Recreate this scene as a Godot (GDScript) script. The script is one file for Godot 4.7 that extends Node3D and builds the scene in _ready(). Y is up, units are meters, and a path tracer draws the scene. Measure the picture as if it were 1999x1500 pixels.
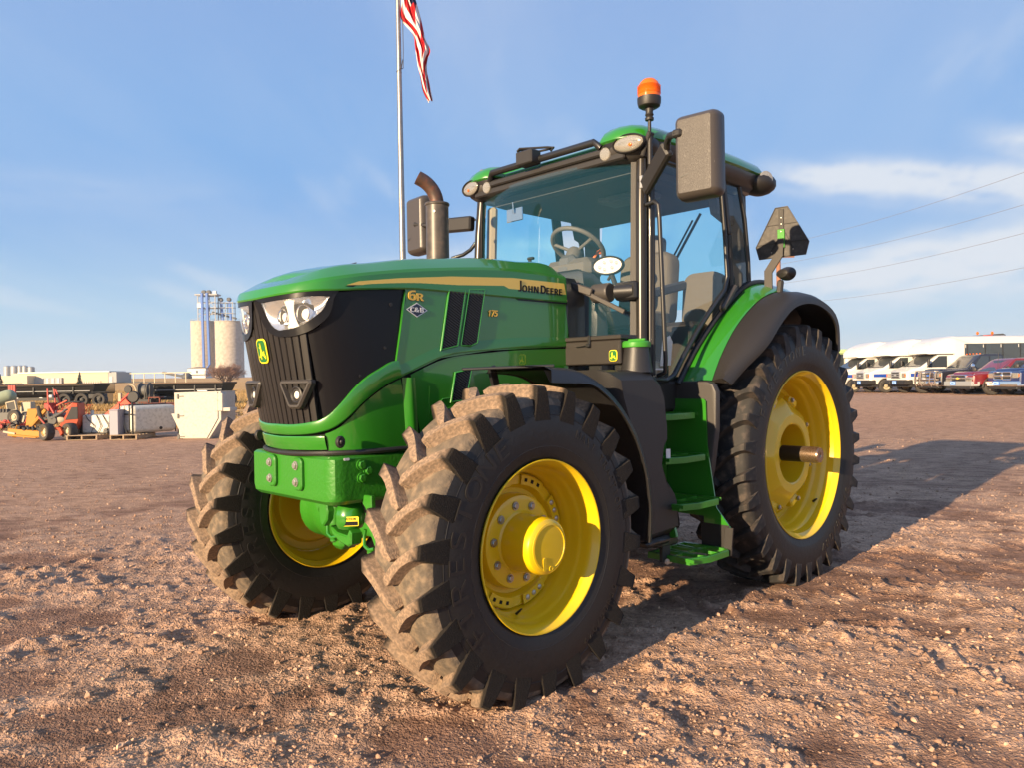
extends Node3D
# A farm yard with a tractor. Tractor frame: x to its left, y up, z forward; rear axle stands over the origin.

class MB:
	# collects triangles; mesh() gives them normals that are smooth across edges flatter than an angle
	var p := PackedVector3Array()
	var u := PackedVector2Array()
	var c := PackedColorArray()
	var X := Transform3D.IDENTITY
	var col := Color.WHITE
	var uses_uv := false
	var uses_col := false
	func t(a: Vector3, b: Vector3, d: Vector3) -> void:
		p.append(X * a); p.append(X * b); p.append(X * d)
		if uses_col:
			c.append(col); c.append(col); c.append(col)
	func q(a: Vector3, b: Vector3, d: Vector3, e: Vector3) -> void:
		t(a, b, d); t(a, d, e)
	func quv(a: Vector3, b: Vector3, d: Vector3, e: Vector3, ua: Vector2, ub: Vector2, ud: Vector2, ue: Vector2) -> void:
		q(a, b, d, e)
		for k in [ua, ub, ud, ua, ud, ue]: u.append(k)
	func ot(a: Vector3, b: Vector3, d: Vector3, o: Vector3) -> void:
		if (d - a).cross(b - a).dot((a + b + d) / 3.0 - o) >= 0.0: t(a, b, d)
		else: t(a, d, b)
	func oq(a: Vector3, b: Vector3, d: Vector3, e: Vector3, o: Vector3) -> void:
		ot(a, b, d, o); ot(a, d, e, o)
	func box(o: Vector3, s: Vector3, b := 0.0) -> MB:
		var h := s * 0.5
		b = minf(b, minf(h.x, minf(h.y, h.z)) * 0.9)
		var k := func(i: int, a: int) -> Vector3:
			var g := Vector3(1 if i & 1 else -1, 1 if i & 2 else -1, 1 if i & 4 else -1)
			var w := h - Vector3(b, b, b)
			w[a] = h[a]
			return o + g * w
		for a in 3:
			var m := 1 << a
			var m2 := 1 << ((a + 1) % 3)
			var m3 := 1 << ((a + 2) % 3)
			for s0 in [0, m]:
				oq(k.call(s0, a), k.call(s0 | m2, a), k.call(s0 | m2 | m3, a), k.call(s0 | m3, a), o)
				if b > 0.0:
					for s1 in [0, m2]:
						var a2 := (a + 1) % 3
						oq(k.call(s0 | s1, a), k.call(s0 | s1 | m3, a), k.call(s0 | s1 | m3, a2), k.call(s0 | s1, a2), o)
		if b > 0.0:
			for i in 8: ot(k.call(i, 0), k.call(i, 1), k.call(i, 2), o)
		return self
	func bar(a: Vector3, b: Vector3, w: float, d: float, up := Vector3.UP, bev := 0.0) -> MB:
		# a straight box from a to b, w wide across and d deep along up
		var y := (b - a).normalized()
		var x := y.cross(up)
		if x.length() < 0.01: x = y.cross(Vector3.RIGHT)
		x = x.normalized()
		var keep := X
		X = X * Transform3D(Basis(x, y, x.cross(y)), (a + b) * 0.5)
		box(Vector3.ZERO, Vector3(w, (b - a).length(), d), bev)
		X = keep
		return self
	func rows(r: Array, closed := false, caps := false) -> MB:
		for i in r.size() - 1:
			var n: int = r[i].size()
			for j in (n if closed else n - 1):
				var k := (j + 1) % n
				q(r[i][j], r[i][k], r[i + 1][k], r[i + 1][j])
		if caps and closed:
			for e in [0, r.size() - 1]:
				var m := Vector3.ZERO
				for v in r[e]: m += v
				m /= r[e].size()
				for j in r[e].size():
					var k: int = (j + 1) % r[e].size()
					if e == 0: t(m, r[e][k], r[e][j])
					else: t(m, r[e][j], r[e][k])
		return self
	func tube(pts: Array, rad, sides := 10, caps := true) -> MB:
		var out := []
		var n := pts.size()
		var side := Vector3.ZERO
		for i in n:
			var d: Vector3 = (pts[mini(i + 1, n - 1)] - pts[maxi(i - 1, 0)]).normalized()
			if i == 0:
				side = d.cross(Vector3.UP if absf(d.y) < 0.9 else Vector3.RIGHT).normalized()
			side = (side - d * side.dot(d)).normalized()
			var up := d.cross(side)
			var r: float = rad[i] if rad is Array else rad
			var ring := PackedVector3Array()
			for j in sides:
				var a := TAU * j / sides
				ring.append(pts[i] + (side * cos(a) + up * sin(a)) * r)
			out.append(ring)
		return rows(out, true, caps)
	func lathe(prof: PackedVector2Array, sides := 24, axis := 1, o := Vector3.ZERO, a0 := 0.0, a1 := TAU) -> MB:
		# prof: (radius, height along the axis)
		var out := []
		var full := absf(a1 - a0 - TAU) < 0.001
		for f in prof:
			var ring := PackedVector3Array()
			for j in (sides if full else sides + 1):
				var a := a0 + (a1 - a0) * j / sides
				var v := Vector3(f.x * cos(a), f.y, -f.x * sin(a))
				if axis == 0: v = Vector3(f.y, f.x * cos(a), f.x * sin(a))
				elif axis == 2: v = Vector3(f.x * cos(a), f.x * sin(a), f.y)
				ring.append(o + v)
			out.append(ring)
		return rows(out, full)
	func ball(o: Vector3, r: Vector3, n := 12) -> MB:
		var pr := []
		for i in n / 2 + 1:
			var b := -PI / 2 + PI * i / (n / 2)
			var ring := PackedVector3Array()
			for j in n: ring.append(o + r * Vector3(cos(b) * cos(TAU * j / n), sin(b), -cos(b) * sin(TAU * j / n)))
			pr.append(ring)
		return rows(pr, true)
	func stack(poly: PackedVector2Array, levels: Array, ex := Vector3(1, 0, 0), ey := Vector3(0, 0, 1), en := Vector3(0, 1, 0), o := Vector3.ZERO, caps := 3) -> MB:
		# levels: [height, inset] pairs; the outline is inset (mitred) at each height
		var n := poly.size()
		var area := 0.0
		for i in n: area += poly[i].cross(poly[(i + 1) % n])
		var sg := signf(area)
		var nrm := PackedVector2Array()
		for i in n:
			var d0 := (poly[i] - poly[(i + n - 1) % n]).normalized()
			var d1 := (poly[(i + 1) % n] - poly[i]).normalized()
			var m := (Vector2(-d0.y, d0.x) + Vector2(-d1.y, d1.x))
			m = m / maxf(m.length_squared() * 0.5, 0.35)
			nrm.append(m * sg)
		var out := []
		for l in levels:
			var ring := PackedVector3Array()
			for i in n:
				var w: Vector2 = poly[i] + nrm[i] * l[1]
				ring.append(o + ex * w.x + ey * w.y + en * l[0])
			out.append(ring)
		rows(out, true)
		for e in 2:
			if not caps & (1 << e): continue
			var ring: PackedVector3Array = out[0] if e == 0 else out[-1]
			var tri := Geometry2D.triangulate_polygon(poly)
			var want := en * (-1.0 if e == 0 else 1.0)
			for i in range(0, tri.size(), 3):
				var a := ring[tri[i]]
				var b := ring[tri[i + 1]]
				var d := ring[tri[i + 2]]
				if (d - a).cross(b - a).dot(want) > 0.0: t(a, b, d)
				else: t(a, d, b)
		return self
	func prism(poly: PackedVector2Array, h0: float, h1: float, b := 0.0, ex := Vector3(1, 0, 0), ey := Vector3(0, 0, 1), en := Vector3(0, 1, 0), o := Vector3.ZERO) -> MB:
		return stack(poly, [[h0, b], [h0 + b, 0.0], [h1 - b, 0.0], [h1, b]] if b > 0.0 else [[h0, 0.0], [h1, 0.0]], ex, ey, en, o)
	func mesh(deg := 38.0) -> ArrayMesh:
		var n := p.size() / 3
		var fn := PackedVector3Array()
		var fu := PackedVector3Array()
		fn.resize(n); fu.resize(n)
		var at := {}
		for i in n:
			var a := p[i * 3]
			var w := (p[i * 3 + 2] - a).cross(p[i * 3 + 1] - a)
			fn[i] = w
			fu[i] = w.normalized()
			for k in 3:
				var key := Vector3i((p[i * 3 + k] * 4000.0).round())
				if at.has(key): at[key].append(i)
				else: at[key] = [i]
		var lim := cos(deg_to_rad(deg))
		var nn := PackedVector3Array()
		nn.resize(n * 3)
		for i in n:
			for k in 3:
				var s := Vector3.ZERO
				for f in at[Vector3i((p[i * 3 + k] * 4000.0).round())]:
					if fu[f].dot(fu[i]) >= lim: s += fn[f]
				nn[i * 3 + k] = s.normalized() if s.length() > 1e-12 else Vector3.UP
		var arr := []
		arr.resize(Mesh.ARRAY_MAX)
		arr[Mesh.ARRAY_VERTEX] = p
		arr[Mesh.ARRAY_NORMAL] = nn
		if uses_uv: arr[Mesh.ARRAY_TEX_UV] = u
		if uses_col: arr[Mesh.ARRAY_COLOR] = c
		var m := ArrayMesh.new()
		m.add_surface_from_arrays(Mesh.PRIMITIVE_TRIANGLES, arr)
		return m

var rng := RandomNumberGenerator.new()
var taken := {}
var M := {}
const XU := Vector3(1, 0, 0)
const YU := Vector3(0, 1, 0)
const ZU := Vector3(0, 0, 1)

func mb() -> MB: return MB.new()
func v3(x: float, y: float, z: float) -> Vector3: return Vector3(x, y, z)
func pv(a: Array) -> PackedVector2Array:
	var r := PackedVector2Array()
	for i in range(0, a.size(), 2): r.append(Vector2(a[i], a[i + 1]))
	return r
func mir(a: PackedVector2Array, about := 0.0) -> PackedVector2Array:
	var r := PackedVector2Array()
	for v in a: r.append(Vector2(2.0 * about - v.x, v.y))
	return r
func numbered(called: String) -> String:
	taken[called] = taken.get(called, -1) + 1
	return called if taken[called] == 0 else "%s_%03d" % [called, taken[called]]
func thing(called: String, label: String, category: String, at := Vector3.ZERO, turn := 0.0, group := "") -> Node3D:
	var o := Node3D.new()
	o.name = numbered(called)
	add_child(o, true)
	o.position = at
	o.rotation.y = turn
	tag(o, label, category, group)
	return o
func tag(o: Node, label: String, category: String, group := "") -> void:
	o.set_meta("label", label)
	o.set_meta("category", category)
	if group: o.set_meta("group", group)
func node(called: String, parent: Node, at := Vector3.ZERO) -> Node3D:
	var o := Node3D.new()
	o.name = called
	parent.add_child(o, true)
	o.position = at
	return o
func put(called: String, m, mat: Material, parent: Node = self, deg := 38.0) -> MeshInstance3D:
	var o := MeshInstance3D.new()
	o.name = numbered(called) if parent == self else called
	o.mesh = m.mesh(deg) if m is MB else m
	o.material_override = mat
	parent.add_child(o, true)
	return o
func structure(called: String, m, mat: Material, deg := 38.0) -> MeshInstance3D:
	var o := put(called, m, mat, self, deg)
	o.set_meta("kind", "structure")
	return o
func text(called: String, s: String, size: float, depth: float, mat: Material, parent: Node, where: Transform3D, font := "Droid Sans", bold := true, width := 1.0) -> MeshInstance3D:
	var tm := TextMesh.new()
	var f := SystemFont.new()
	f.font_names = PackedStringArray([font])
	f.font_weight = 700 if bold else 400
	tm.font = f
	tm.text = s
	tm.font_size = 32
	tm.pixel_size = size / 32.0
	tm.depth = depth
	tm.curve_step = 2.0
	var o := MeshInstance3D.new()
	o.name = called
	o.mesh = tm
	o.material_override = mat
	parent.add_child(o, true)
	o.transform = where * Transform3D(Basis.from_scale(Vector3(width, 1, 1)), Vector3.ZERO)
	return o

func lin(r: float, g: float, b: float, a := 1.0) -> Color:
	var k := Color(r, g, b).linear_to_srgb()
	k.a = a
	return k
func mat(called: String, c: Color, rough := 0.5, metal := 0.0, coat := 0.0, spec := 0.5) -> StandardMaterial3D:
	var m := StandardMaterial3D.new()
	m.resource_name = called
	m.albedo_color = c
	m.roughness = rough
	m.metallic = metal
	m.metallic_specular = spec
	if coat > 0.0:
		m.clearcoat_enabled = true
		m.clearcoat = coat
		m.clearcoat_roughness = 0.04
	M[called] = m
	return m
func noise_tex(freq: float, oct: int, ramp: Array, size := 512, kind := FastNoiseLite.TYPE_SIMPLEX_SMOOTH, sd := 1, gain := 0.55) -> NoiseTexture2D:
	var n := FastNoiseLite.new()
	n.seed = sd
	n.noise_type = kind
	n.frequency = freq
	n.fractal_type = FastNoiseLite.FRACTAL_FBM
	n.fractal_octaves = oct
	n.fractal_gain = gain
	var tx := NoiseTexture2D.new()
	tx.width = size
	tx.height = size
	tx.seamless = true
	tx.seamless_blend_skirt = 0.25
	tx.noise = n
	if ramp.size():
		var g := Gradient.new()
		g.offsets = PackedFloat32Array(ramp.map(func(k): return k[0]))
		g.colors = PackedColorArray(ramp.map(func(k): return k[1]))
		tx.color_ramp = g
	return tx
func tri(m: StandardMaterial3D, scale: float) -> StandardMaterial3D:
	m.uv1_triplanar = true
	m.uv1_scale = Vector3.ONE * scale
	m.uv1_triplanar_sharpness = 4.0
	return m
func worn(m: StandardMaterial3D, ramp: Array, scale: float, freq := 0.01, sd := 3, oct := 5) -> StandardMaterial3D:
	# mottled colour and roughness from layered noise
	m.albedo_color = Color.WHITE
	m.albedo_texture = noise_tex(freq, oct, ramp, 512, FastNoiseLite.TYPE_SIMPLEX_SMOOTH, sd)
	return tri(m, scale)
func bumped(m: StandardMaterial3D, tex: Texture2D, cm: float, scale: float) -> StandardMaterial3D:
	m.heightmap_enabled = true
	m.heightmap_texture = tex
	m.heightmap_scale = cm
	return tri(m, scale)
func glass(called: String, c: Color, alpha: float) -> StandardMaterial3D:
	var m := mat(called, Color(c.r, c.g, c.b, alpha), 0.02)
	m.transparency = BaseMaterial3D.TRANSPARENCY_ALPHA
	return m

# ---------------------------------------------------------------- the place
const EYE := Vector3(3.585, 1.4884, 5.397)
var big := FastNoiseLite.new()
var mid := FastNoiseLite.new()
var fine := FastNoiseLite.new()
var patch := FastNoiseLite.new()

func spot(px: float, depth: float) -> Vector3:
	# a place on the ground: depth metres ahead of where the picture was taken, px to the side in the photograph's pixels
	var k := (px - 999.5) / 1487.5 * depth
	var p := EYE + Vector3(-0.7123, 0, -0.7019) * depth + Vector3(0.7019, 0, -0.7123) * k
	return Vector3(p.x, lie(p.x, p.z), p.z)
func lie(x: float, z: float) -> float:
	# the lie of the land: flat round the tractor, a little higher behind the vehicles and towards the fields
	var back := (EYE.z - z) * 0.97 + (EYE.x - x) * 0.25
	var h := 0.42 * smoothstep(19.0, 34.0, back) * smoothstep(0.0, 22.0, (EYE.x - x) * -0.6 + (EYE.z - z))
	var away := (EYE.x - x) * 0.9 + (EYE.z - z) * 0.3
	return h * smoothstep(-30.0, 10.0, x + 20.0) + 3.2 * smoothstep(45.0, 420.0, away) + 2.6 * smoothstep(330.0, 470.0, away)
func crust(x: float, z: float) -> float:
	# 1 where dry loose crust lies, 0 where the dirt is packed and damp
	var a := patch.get_noise_2d(x * 0.75 + z * 0.35, z * 0.9 - x * 0.3) + 0.45 * patch.get_noise_2d(x * 3.1 + 40.0, z * 3.3)
	return smoothstep(-0.16, 0.2, a + 0.05 + 0.16 * smoothstep(2.5, -1.0, x) * smoothstep(-4.0, 4.0, z))

func _ready() -> void:
	# camera
	var cam := Camera3D.new()
	cam.name = "camera"
	cam.position = EYE
	cam.basis = Basis(YU, -0.0) 
	cam.fov = rad_to_deg(2.0 * atan(750.0 / 1487.5))
	cam.near = 0.05
	cam.far = 6000.0
	var dir := Vector3(sin(3.9341) * cos(-0.0057), sin(-0.0057), cos(3.9341) * cos(-0.0057))
	var right := dir.cross(YU).normalized()
	var up := right.cross(dir)
	var rl := -0.0167
	cam.basis = Basis(right * cos(rl) + up * sin(rl), up * cos(rl) - right * sin(rl), -dir)
	add_child(cam)
	# sky
	var env := Environment.new()
	env.background_mode = Environment.BG_SKY
	env.sky = Sky.new()
	env.sky.sky_material = sky_material()
	env.tonemap_mode = Environment.TONE_MAPPER_LINEAR
	env.tonemap_exposure = 2.3
	env.background_energy_multiplier = 0.41
	env.sdfgi_enabled = true
	env.ssao_enabled = true
	env.ssil_enabled = true
	env.fog_enabled = true
	env.fog_light_color = Color(0.80, 0.86, 0.93)
	env.fog_density = 0.00028
	var we := WorldEnvironment.new()
	we.name = "world_environment"
	we.environment = env
	add_child(we)
	# sun: low, ahead of the tractor and a little to its left
	var sun := DirectionalLight3D.new()
	sun.name = "sun"
	var az := deg_to_rad(4.24)
	var el := deg_to_rad(13.2)
	var to := Vector3(sin(az) * cos(el), sin(el), cos(az) * cos(el))
	sun.light_color = Color(1.0, 0.88, 0.71)
	sun.light_energy = 1.6
	sun.light_angular_distance = 0.5
	sun.shadow_enabled = true
	add_child(sun)
	sun.basis = Basis.looking_at(-to, YU)
	rng.seed = 20
	materials()
	ground()
	far_away()
	left_yard()
	vehicles()
	flag()
	tractor()

func sky_material() -> PanoramaSkyMaterial:
	var w := 1536
	var h := 768
	var im := Image.create(w, h, false, Image.FORMAT_RGBF)
	var n1 := FastNoiseLite.new()
	n1.seed = 7
	n1.frequency = 1.0
	n1.fractal_octaves = 5
	n1.fractal_gain = 0.5
	n1.domain_warp_enabled = true
	n1.domain_warp_amplitude = 0.35
	n1.domain_warp_frequency = 0.8
	var n2 := FastNoiseLite.new()
	n2.seed = 11
	n2.frequency = 1.0
	n2.fractal_octaves = 3
	var streaks := [[-1.46, 0.240, -1.13, 0.184, 0.018, 1.3], [-1.25, 0.246, -1.0, 0.196, 0.019, 1.0], [-1.45, 0.118, -0.90, 0.184, 0.028, 1.15], [-1.40, 0.085, -1.1, 0.10, 0.012, 0.25], [-0.62, 0.196, -0.12, 0.236, 0.022, 0.13], [0.1, 0.15, 0.45, 0.19, 0.02, 0.4]]
	for j in h:
		var e := (0.5 - (j + 0.5) / h) * PI
		var s := maxf(sin(e), 0.0)
		# the clear sky: pale at the horizon, a light blue above it, a dustier blue high up
		var hz := Color(0.74, 0.80, 0.86)
		var lo := Color(0.50, 0.725, 0.91)
		var mi := Color(0.235, 0.475, 0.87)
		var hi := Color(0.28, 0.455, 0.81)
		var base := hz.lerp(lo, smoothstep(0.0, 0.08, s)).lerp(mi, smoothstep(0.04, 0.22, s)).lerp(hi, smoothstep(0.24, 0.50, s)).lerp(Color(0.18, 0.33, 0.68), smoothstep(0.6, 1.0, s))
		for i in w:
			var k := base
			if e > -0.02:
				var a := ((i + 0.5) / w - 0.5) * TAU
				var c := cos(e)
				var d := Vector3(sin(a) * c, sin(e), -cos(a) * c)
				# cirrus on a high sheet, drawn out along one wind
				var f := 1.0 / (s + 0.11)
				var x := d.x * f
				var z := d.z * f
				var along := x * 0.62 + z * 0.785
				var across := x * 0.785 - z * 0.62
				var st := n1.get_noise_2d(along * 0.42 + 3.1, across * 1.9)
				var wide := n2.get_noise_2d(x * 0.33 + 1.7, z * 0.33 - 2.2)
				var cl := smoothstep(0.02, 0.5, st * 0.75 + wide * 0.9 + 0.06) * smoothstep(0.02, 0.12, s)
				var thin := smoothstep(-0.5, 0.6, n1.get_noise_2d(along * 0.2 - 5.0, across * 0.7)) * 0.16
				var veil := cl * 0.30 * (1.0 - 0.72 * smoothstep(0.28, 0.55, s)) + thin
				# long low streaks, spread round the horizon
				if e > 0.06 and e < 0.34:
					for n in 3:
						var aa := wrapf(a + n * TAU / 3.0, -PI, PI)
						for b in streaks:
							var g: float = (aa - b[0]) / (b[2] - b[0])
							if g < -0.3 or g > 1.3: continue
							var mid_e: float = lerpf(b[1], b[3], g) + 0.012 * n1.get_noise_2d(aa * 5.0 + n * 9.0, b[1] * 40.0)
							var q: float = (e - mid_e) / b[4]
							var w2 := exp(-q * q * (0.6 if q < 0.0 else 1.6)) * smoothstep(-0.3, 0.15, g) * smoothstep(1.3, 0.7, g)
							var tex := 0.80 + 0.7 * n1.get_noise_2d(aa * 9.0 + n * 5.0, (e - mid_e) * 95.0 + aa * 6.0) + 0.5 * n2.get_noise_2d(aa * 5.0 + n * 3.0, (e - mid_e) * 30.0)
							veil += w2 * b[5] * clampf(tex, 0.0, 1.3)
				k = k.lerp(Color(0.82, 0.87, 0.95), clampf(veil, 0.0, 0.92))
			im.set_pixel(i, j, k)
	var m := PanoramaSkyMaterial.new()
	m.panorama = ImageTexture.create_from_image(im)
	return m

func materials() -> void:
	mat("green_paint", lin(0.024, 0.185, 0.011), 0.30, 0.0, 1.0)
	mat("green_cast", lin(0.028, 0.19, 0.012), 0.42, 0.0, 0.35)
	bumped(M.green_cast, noise_tex(0.03, 3, [], 256, FastNoiseLite.TYPE_SIMPLEX_SMOOTH, 5), 0.12, 5.0)
	mat("yellow_paint", lin(0.74, 0.49, 0.005), 0.34, 0.0, 0.6)
	mat("yellow_decal", lin(0.86, 0.58, 0.10), 0.35, 0.0, 0.5)
	mat("gold_decal", lin(0.80, 0.50, 0.08), 0.4)
	var grain := noise_tex(0.09, 3, [], 256, FastNoiseLite.TYPE_SIMPLEX, 9)
	mat("black_plastic", lin(0.018, 0.016, 0.0155), 0.5)
	bumped(M.black_plastic, grain, 0.05, 6.0)
	mat("grey_plastic", lin(0.045, 0.040, 0.037), 0.5)
	bumped(M.grey_plastic, grain, 0.05, 6.0)
	mat("fender_plastic", lin(0.018, 0.0175, 0.019), 0.42)
	bumped(M.fender_plastic, grain, 0.05, 5.0)
	mat("gloss_black", lin(0.008, 0.008, 0.010), 0.3, 0.0, 0.0, 0.35)
	mat("black_paint", lin(0.013, 0.013, 0.014), 0.4, 0.0, 0.3)
	mat("dark_hull", lin(0.006, 0.006, 0.006), 0.9)
	mat("rubber", lin(0.0105, 0.010, 0.0105), 0.55)
	bumped(M.rubber, noise_tex(0.02, 5, [], 512, FastNoiseLite.TYPE_SIMPLEX_SMOOTH, 15), 0.12, 2.0)
	mat("rubber_letters", lin(0.016, 0.015, 0.015), 0.42)
	var mud := [[0.0, lin(0.11, 0.082, 0.06)], [0.35, lin(0.18, 0.130, 0.092)], [0.52, lin(0.23, 0.160, 0.110)], [0.7, lin(0.29, 0.200, 0.136)], [1.0, lin(0.40, 0.28, 0.19)]]
	mat("muddy_rubber", Color.WHITE, 0.95)
	worn(M.muddy_rubber, mud, 2.4, 0.035, 21, 6)
	M.muddy_rubber.heightmap_enabled = true
	M.muddy_rubber.heightmap_texture = noise_tex(0.07, 5, [], 512, FastNoiseLite.TYPE_SIMPLEX, 22, 0.65)
	M.muddy_rubber.heightmap_scale = 0.22
	M.muddy_rubber.vertex_color_use_as_albedo = true
	mat("dusty_tread", Color.WHITE, 0.9)
	worn(M.dusty_tread, [[0.0, lin(0.075, 0.062, 0.05)], [0.42, lin(0.115, 0.092, 0.07)], [0.65, lin(0.165, 0.125, 0.088)], [1.0, lin(0.28, 0.20, 0.135)]], 2.2, 0.012, 24, 6)
	M.dusty_tread.heightmap_enabled = true
	M.dusty_tread.heightmap_texture = noise_tex(0.03, 5, [], 512, FastNoiseLite.TYPE_SIMPLEX, 26)
	M.dusty_tread.heightmap_scale = 0.3
	mat("rear_tread", Color.WHITE, 0.75)
	worn(M.rear_tread, [[0.0, lin(0.013, 0.0125, 0.0125)], [0.5, lin(0.02, 0.0185, 0.018)], [0.66, lin(0.05, 0.04, 0.035)], [1.0, lin(0.12, 0.09, 0.07)]], 1.4, 0.012, 25, 6)
	M.rear_tread.vertex_color_use_as_albedo = true
	mat("chrome", lin(0.85, 0.85, 0.86), 0.08, 1.0)
	mat("steel", lin(0.42, 0.41, 0.40), 0.32, 1.0)
	mat("zinc", lin(0.50, 0.48, 0.44), 0.38, 0.8)
	mat("lamp_white", lin(0.75, 0.72, 0.64), 0.25, 0.0, 0.6)
	mat("rust", Color.WHITE, 0.8)
	worn(M.rust, [[0.0, lin(0.05, 0.025, 0.02)], [0.5, lin(0.11, 0.045, 0.03)], [1.0, lin(0.2, 0.09, 0.055)]], 4.0)
	mat("exhaust_paint", Color.WHITE, 0.42)
	worn(M.exhaust_paint, [[0.0, lin(0.04, 0.035, 0.032)], [0.55, lin(0.065, 0.055, 0.048)], [1.0, lin(0.11, 0.08, 0.06)]], 2.5, 0.012, 31)
	mat("amber", lin(0.95, 0.22, 0.012), 0.18, 0.0, 0.5)
	M.amber.backlight_enabled = true
	M.amber.backlight = Color(0.9, 0.45, 0.1)
	mat("white_decal", lin(0.7, 0.7, 0.7), 0.4)
	mat("paper", lin(0.7, 0.69, 0.66), 0.8)
	mat("grey_trim", lin(0.085, 0.09, 0.096), 0.7)
	mat("beige_trim", lin(0.28, 0.25, 0.17), 0.7)
	mat("seat_cloth", lin(0.12, 0.112, 0.092), 0.95)
	bumped(M.seat_cloth, noise_tex(0.12, 2, [], 256, FastNoiseLite.TYPE_CELLULAR, 6), 0.3, 8.0)
	mat("orange_plastic", lin(0.75, 0.16, 0.02), 0.5)
	glass("cab_glass", lin(0.05, 0.30, 0.38), 0.055)
	mat("tinted_glass", Color(lin(0.46, 0.86, 0.98), 0.0), 0.0)
	M.tinted_glass.refraction_enabled = true
	M.tinted_glass.refraction_scale = 0.012
	glass("clear_lens", lin(0.9, 0.92, 0.95), 0.06)
	mat("mirror_glass", lin(0.6, 0.62, 0.65), 0.03, 1.0)
	mat("galvanized", Color.WHITE, 0.42, 0.75)
	worn(M.galvanized, [[0.0, lin(0.20, 0.20, 0.20)], [1.0, lin(0.33, 0.325, 0.315)]], 1.5)
	mat("grille_black", lin(0.017, 0.0155, 0.015), 0.38)
	mat("vent_black", lin(0.02, 0.02, 0.022), 0.5)
	mat("navy_decal", lin(0.02, 0.03, 0.06), 0.35)
	mat("lamp_chrome", lin(0.80, 0.79, 0.77), 0.16, 0.9)
	mat("lamp_glitter", Color.WHITE, 0.18, 0.35)
	worn(M.lamp_glitter, [[0.0, lin(0.06, 0.05, 0.04)], [0.45, lin(0.28, 0.26, 0.22)], [1.0, lin(0.75, 0.72, 0.68)]], 7.0, 0.05, 12, 3)
	M.lamp_glitter.clearcoat_enabled = true
	M.lamp_glitter.clearcoat_roughness = 0.03
	mat("lamp_led", lin(0.8, 0.8, 0.78), 0.1, 0.6)
	mat("shaft_dark", lin(0.05, 0.045, 0.04), 0.4, 0.7)
	mat("greasy_steel", Color.WHITE, 0.28, 0.9)
	worn(M.greasy_steel, [[0.0, lin(0.16, 0.09, 0.05)], [0.5, lin(0.38, 0.27, 0.19)], [1.0, lin(0.6, 0.52, 0.45)]], 8.0, 0.02, 14)
	mat("pillar_black", lin(0.030, 0.027, 0.025), 0.28, 0.3)
	mat("headliner", lin(0.06, 0.062, 0.066), 0.9)
	mat("grey_light", lin(0.105, 0.10, 0.09), 0.6)
	mat("dash_dark", lin(0.055, 0.058, 0.065), 0.6)
	mat("fender_black", lin(0.021, 0.0185, 0.0175), 0.5)
	bumped(M.fender_black, grain, 0.05, 5.0)
	mat("mirror_shell", lin(0.055, 0.047, 0.042), 0.38)
	bumped(M.mirror_shell, grain, 0.06, 7.0)
	mat("rust_pipe", Color.WHITE, 0.5, 0.3)
	worn(M.rust_pipe, [[0.0, lin(0.05, 0.036, 0.030)], [0.5, lin(0.085, 0.05, 0.038)], [0.7, lin(0.15, 0.055, 0.035)], [1.0, lin(0.2, 0.08, 0.05)]], 3.0, 0.012, 17)
	mat("sign_back", Color.WHITE, 0.5)
	worn(M.sign_back, [[0.0, lin(0.03, 0.028, 0.026)], [0.55, lin(0.05, 0.045, 0.042)], [1.0, lin(0.09, 0.08, 0.07)]], 3.0, 0.012, 19)
	mat("green_bright", lin(0.04, 0.24, 0.022), 0.4)
	mat("toolbox_black", lin(0.028, 0.024, 0.0215), 0.4)
	bumped(M.toolbox_black, grain, 0.05, 7.0)
	mat("tank_black", lin(0.020, 0.019, 0.020), 0.45)
	bumped(M.tank_black, grain, 0.06, 5.0)

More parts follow.
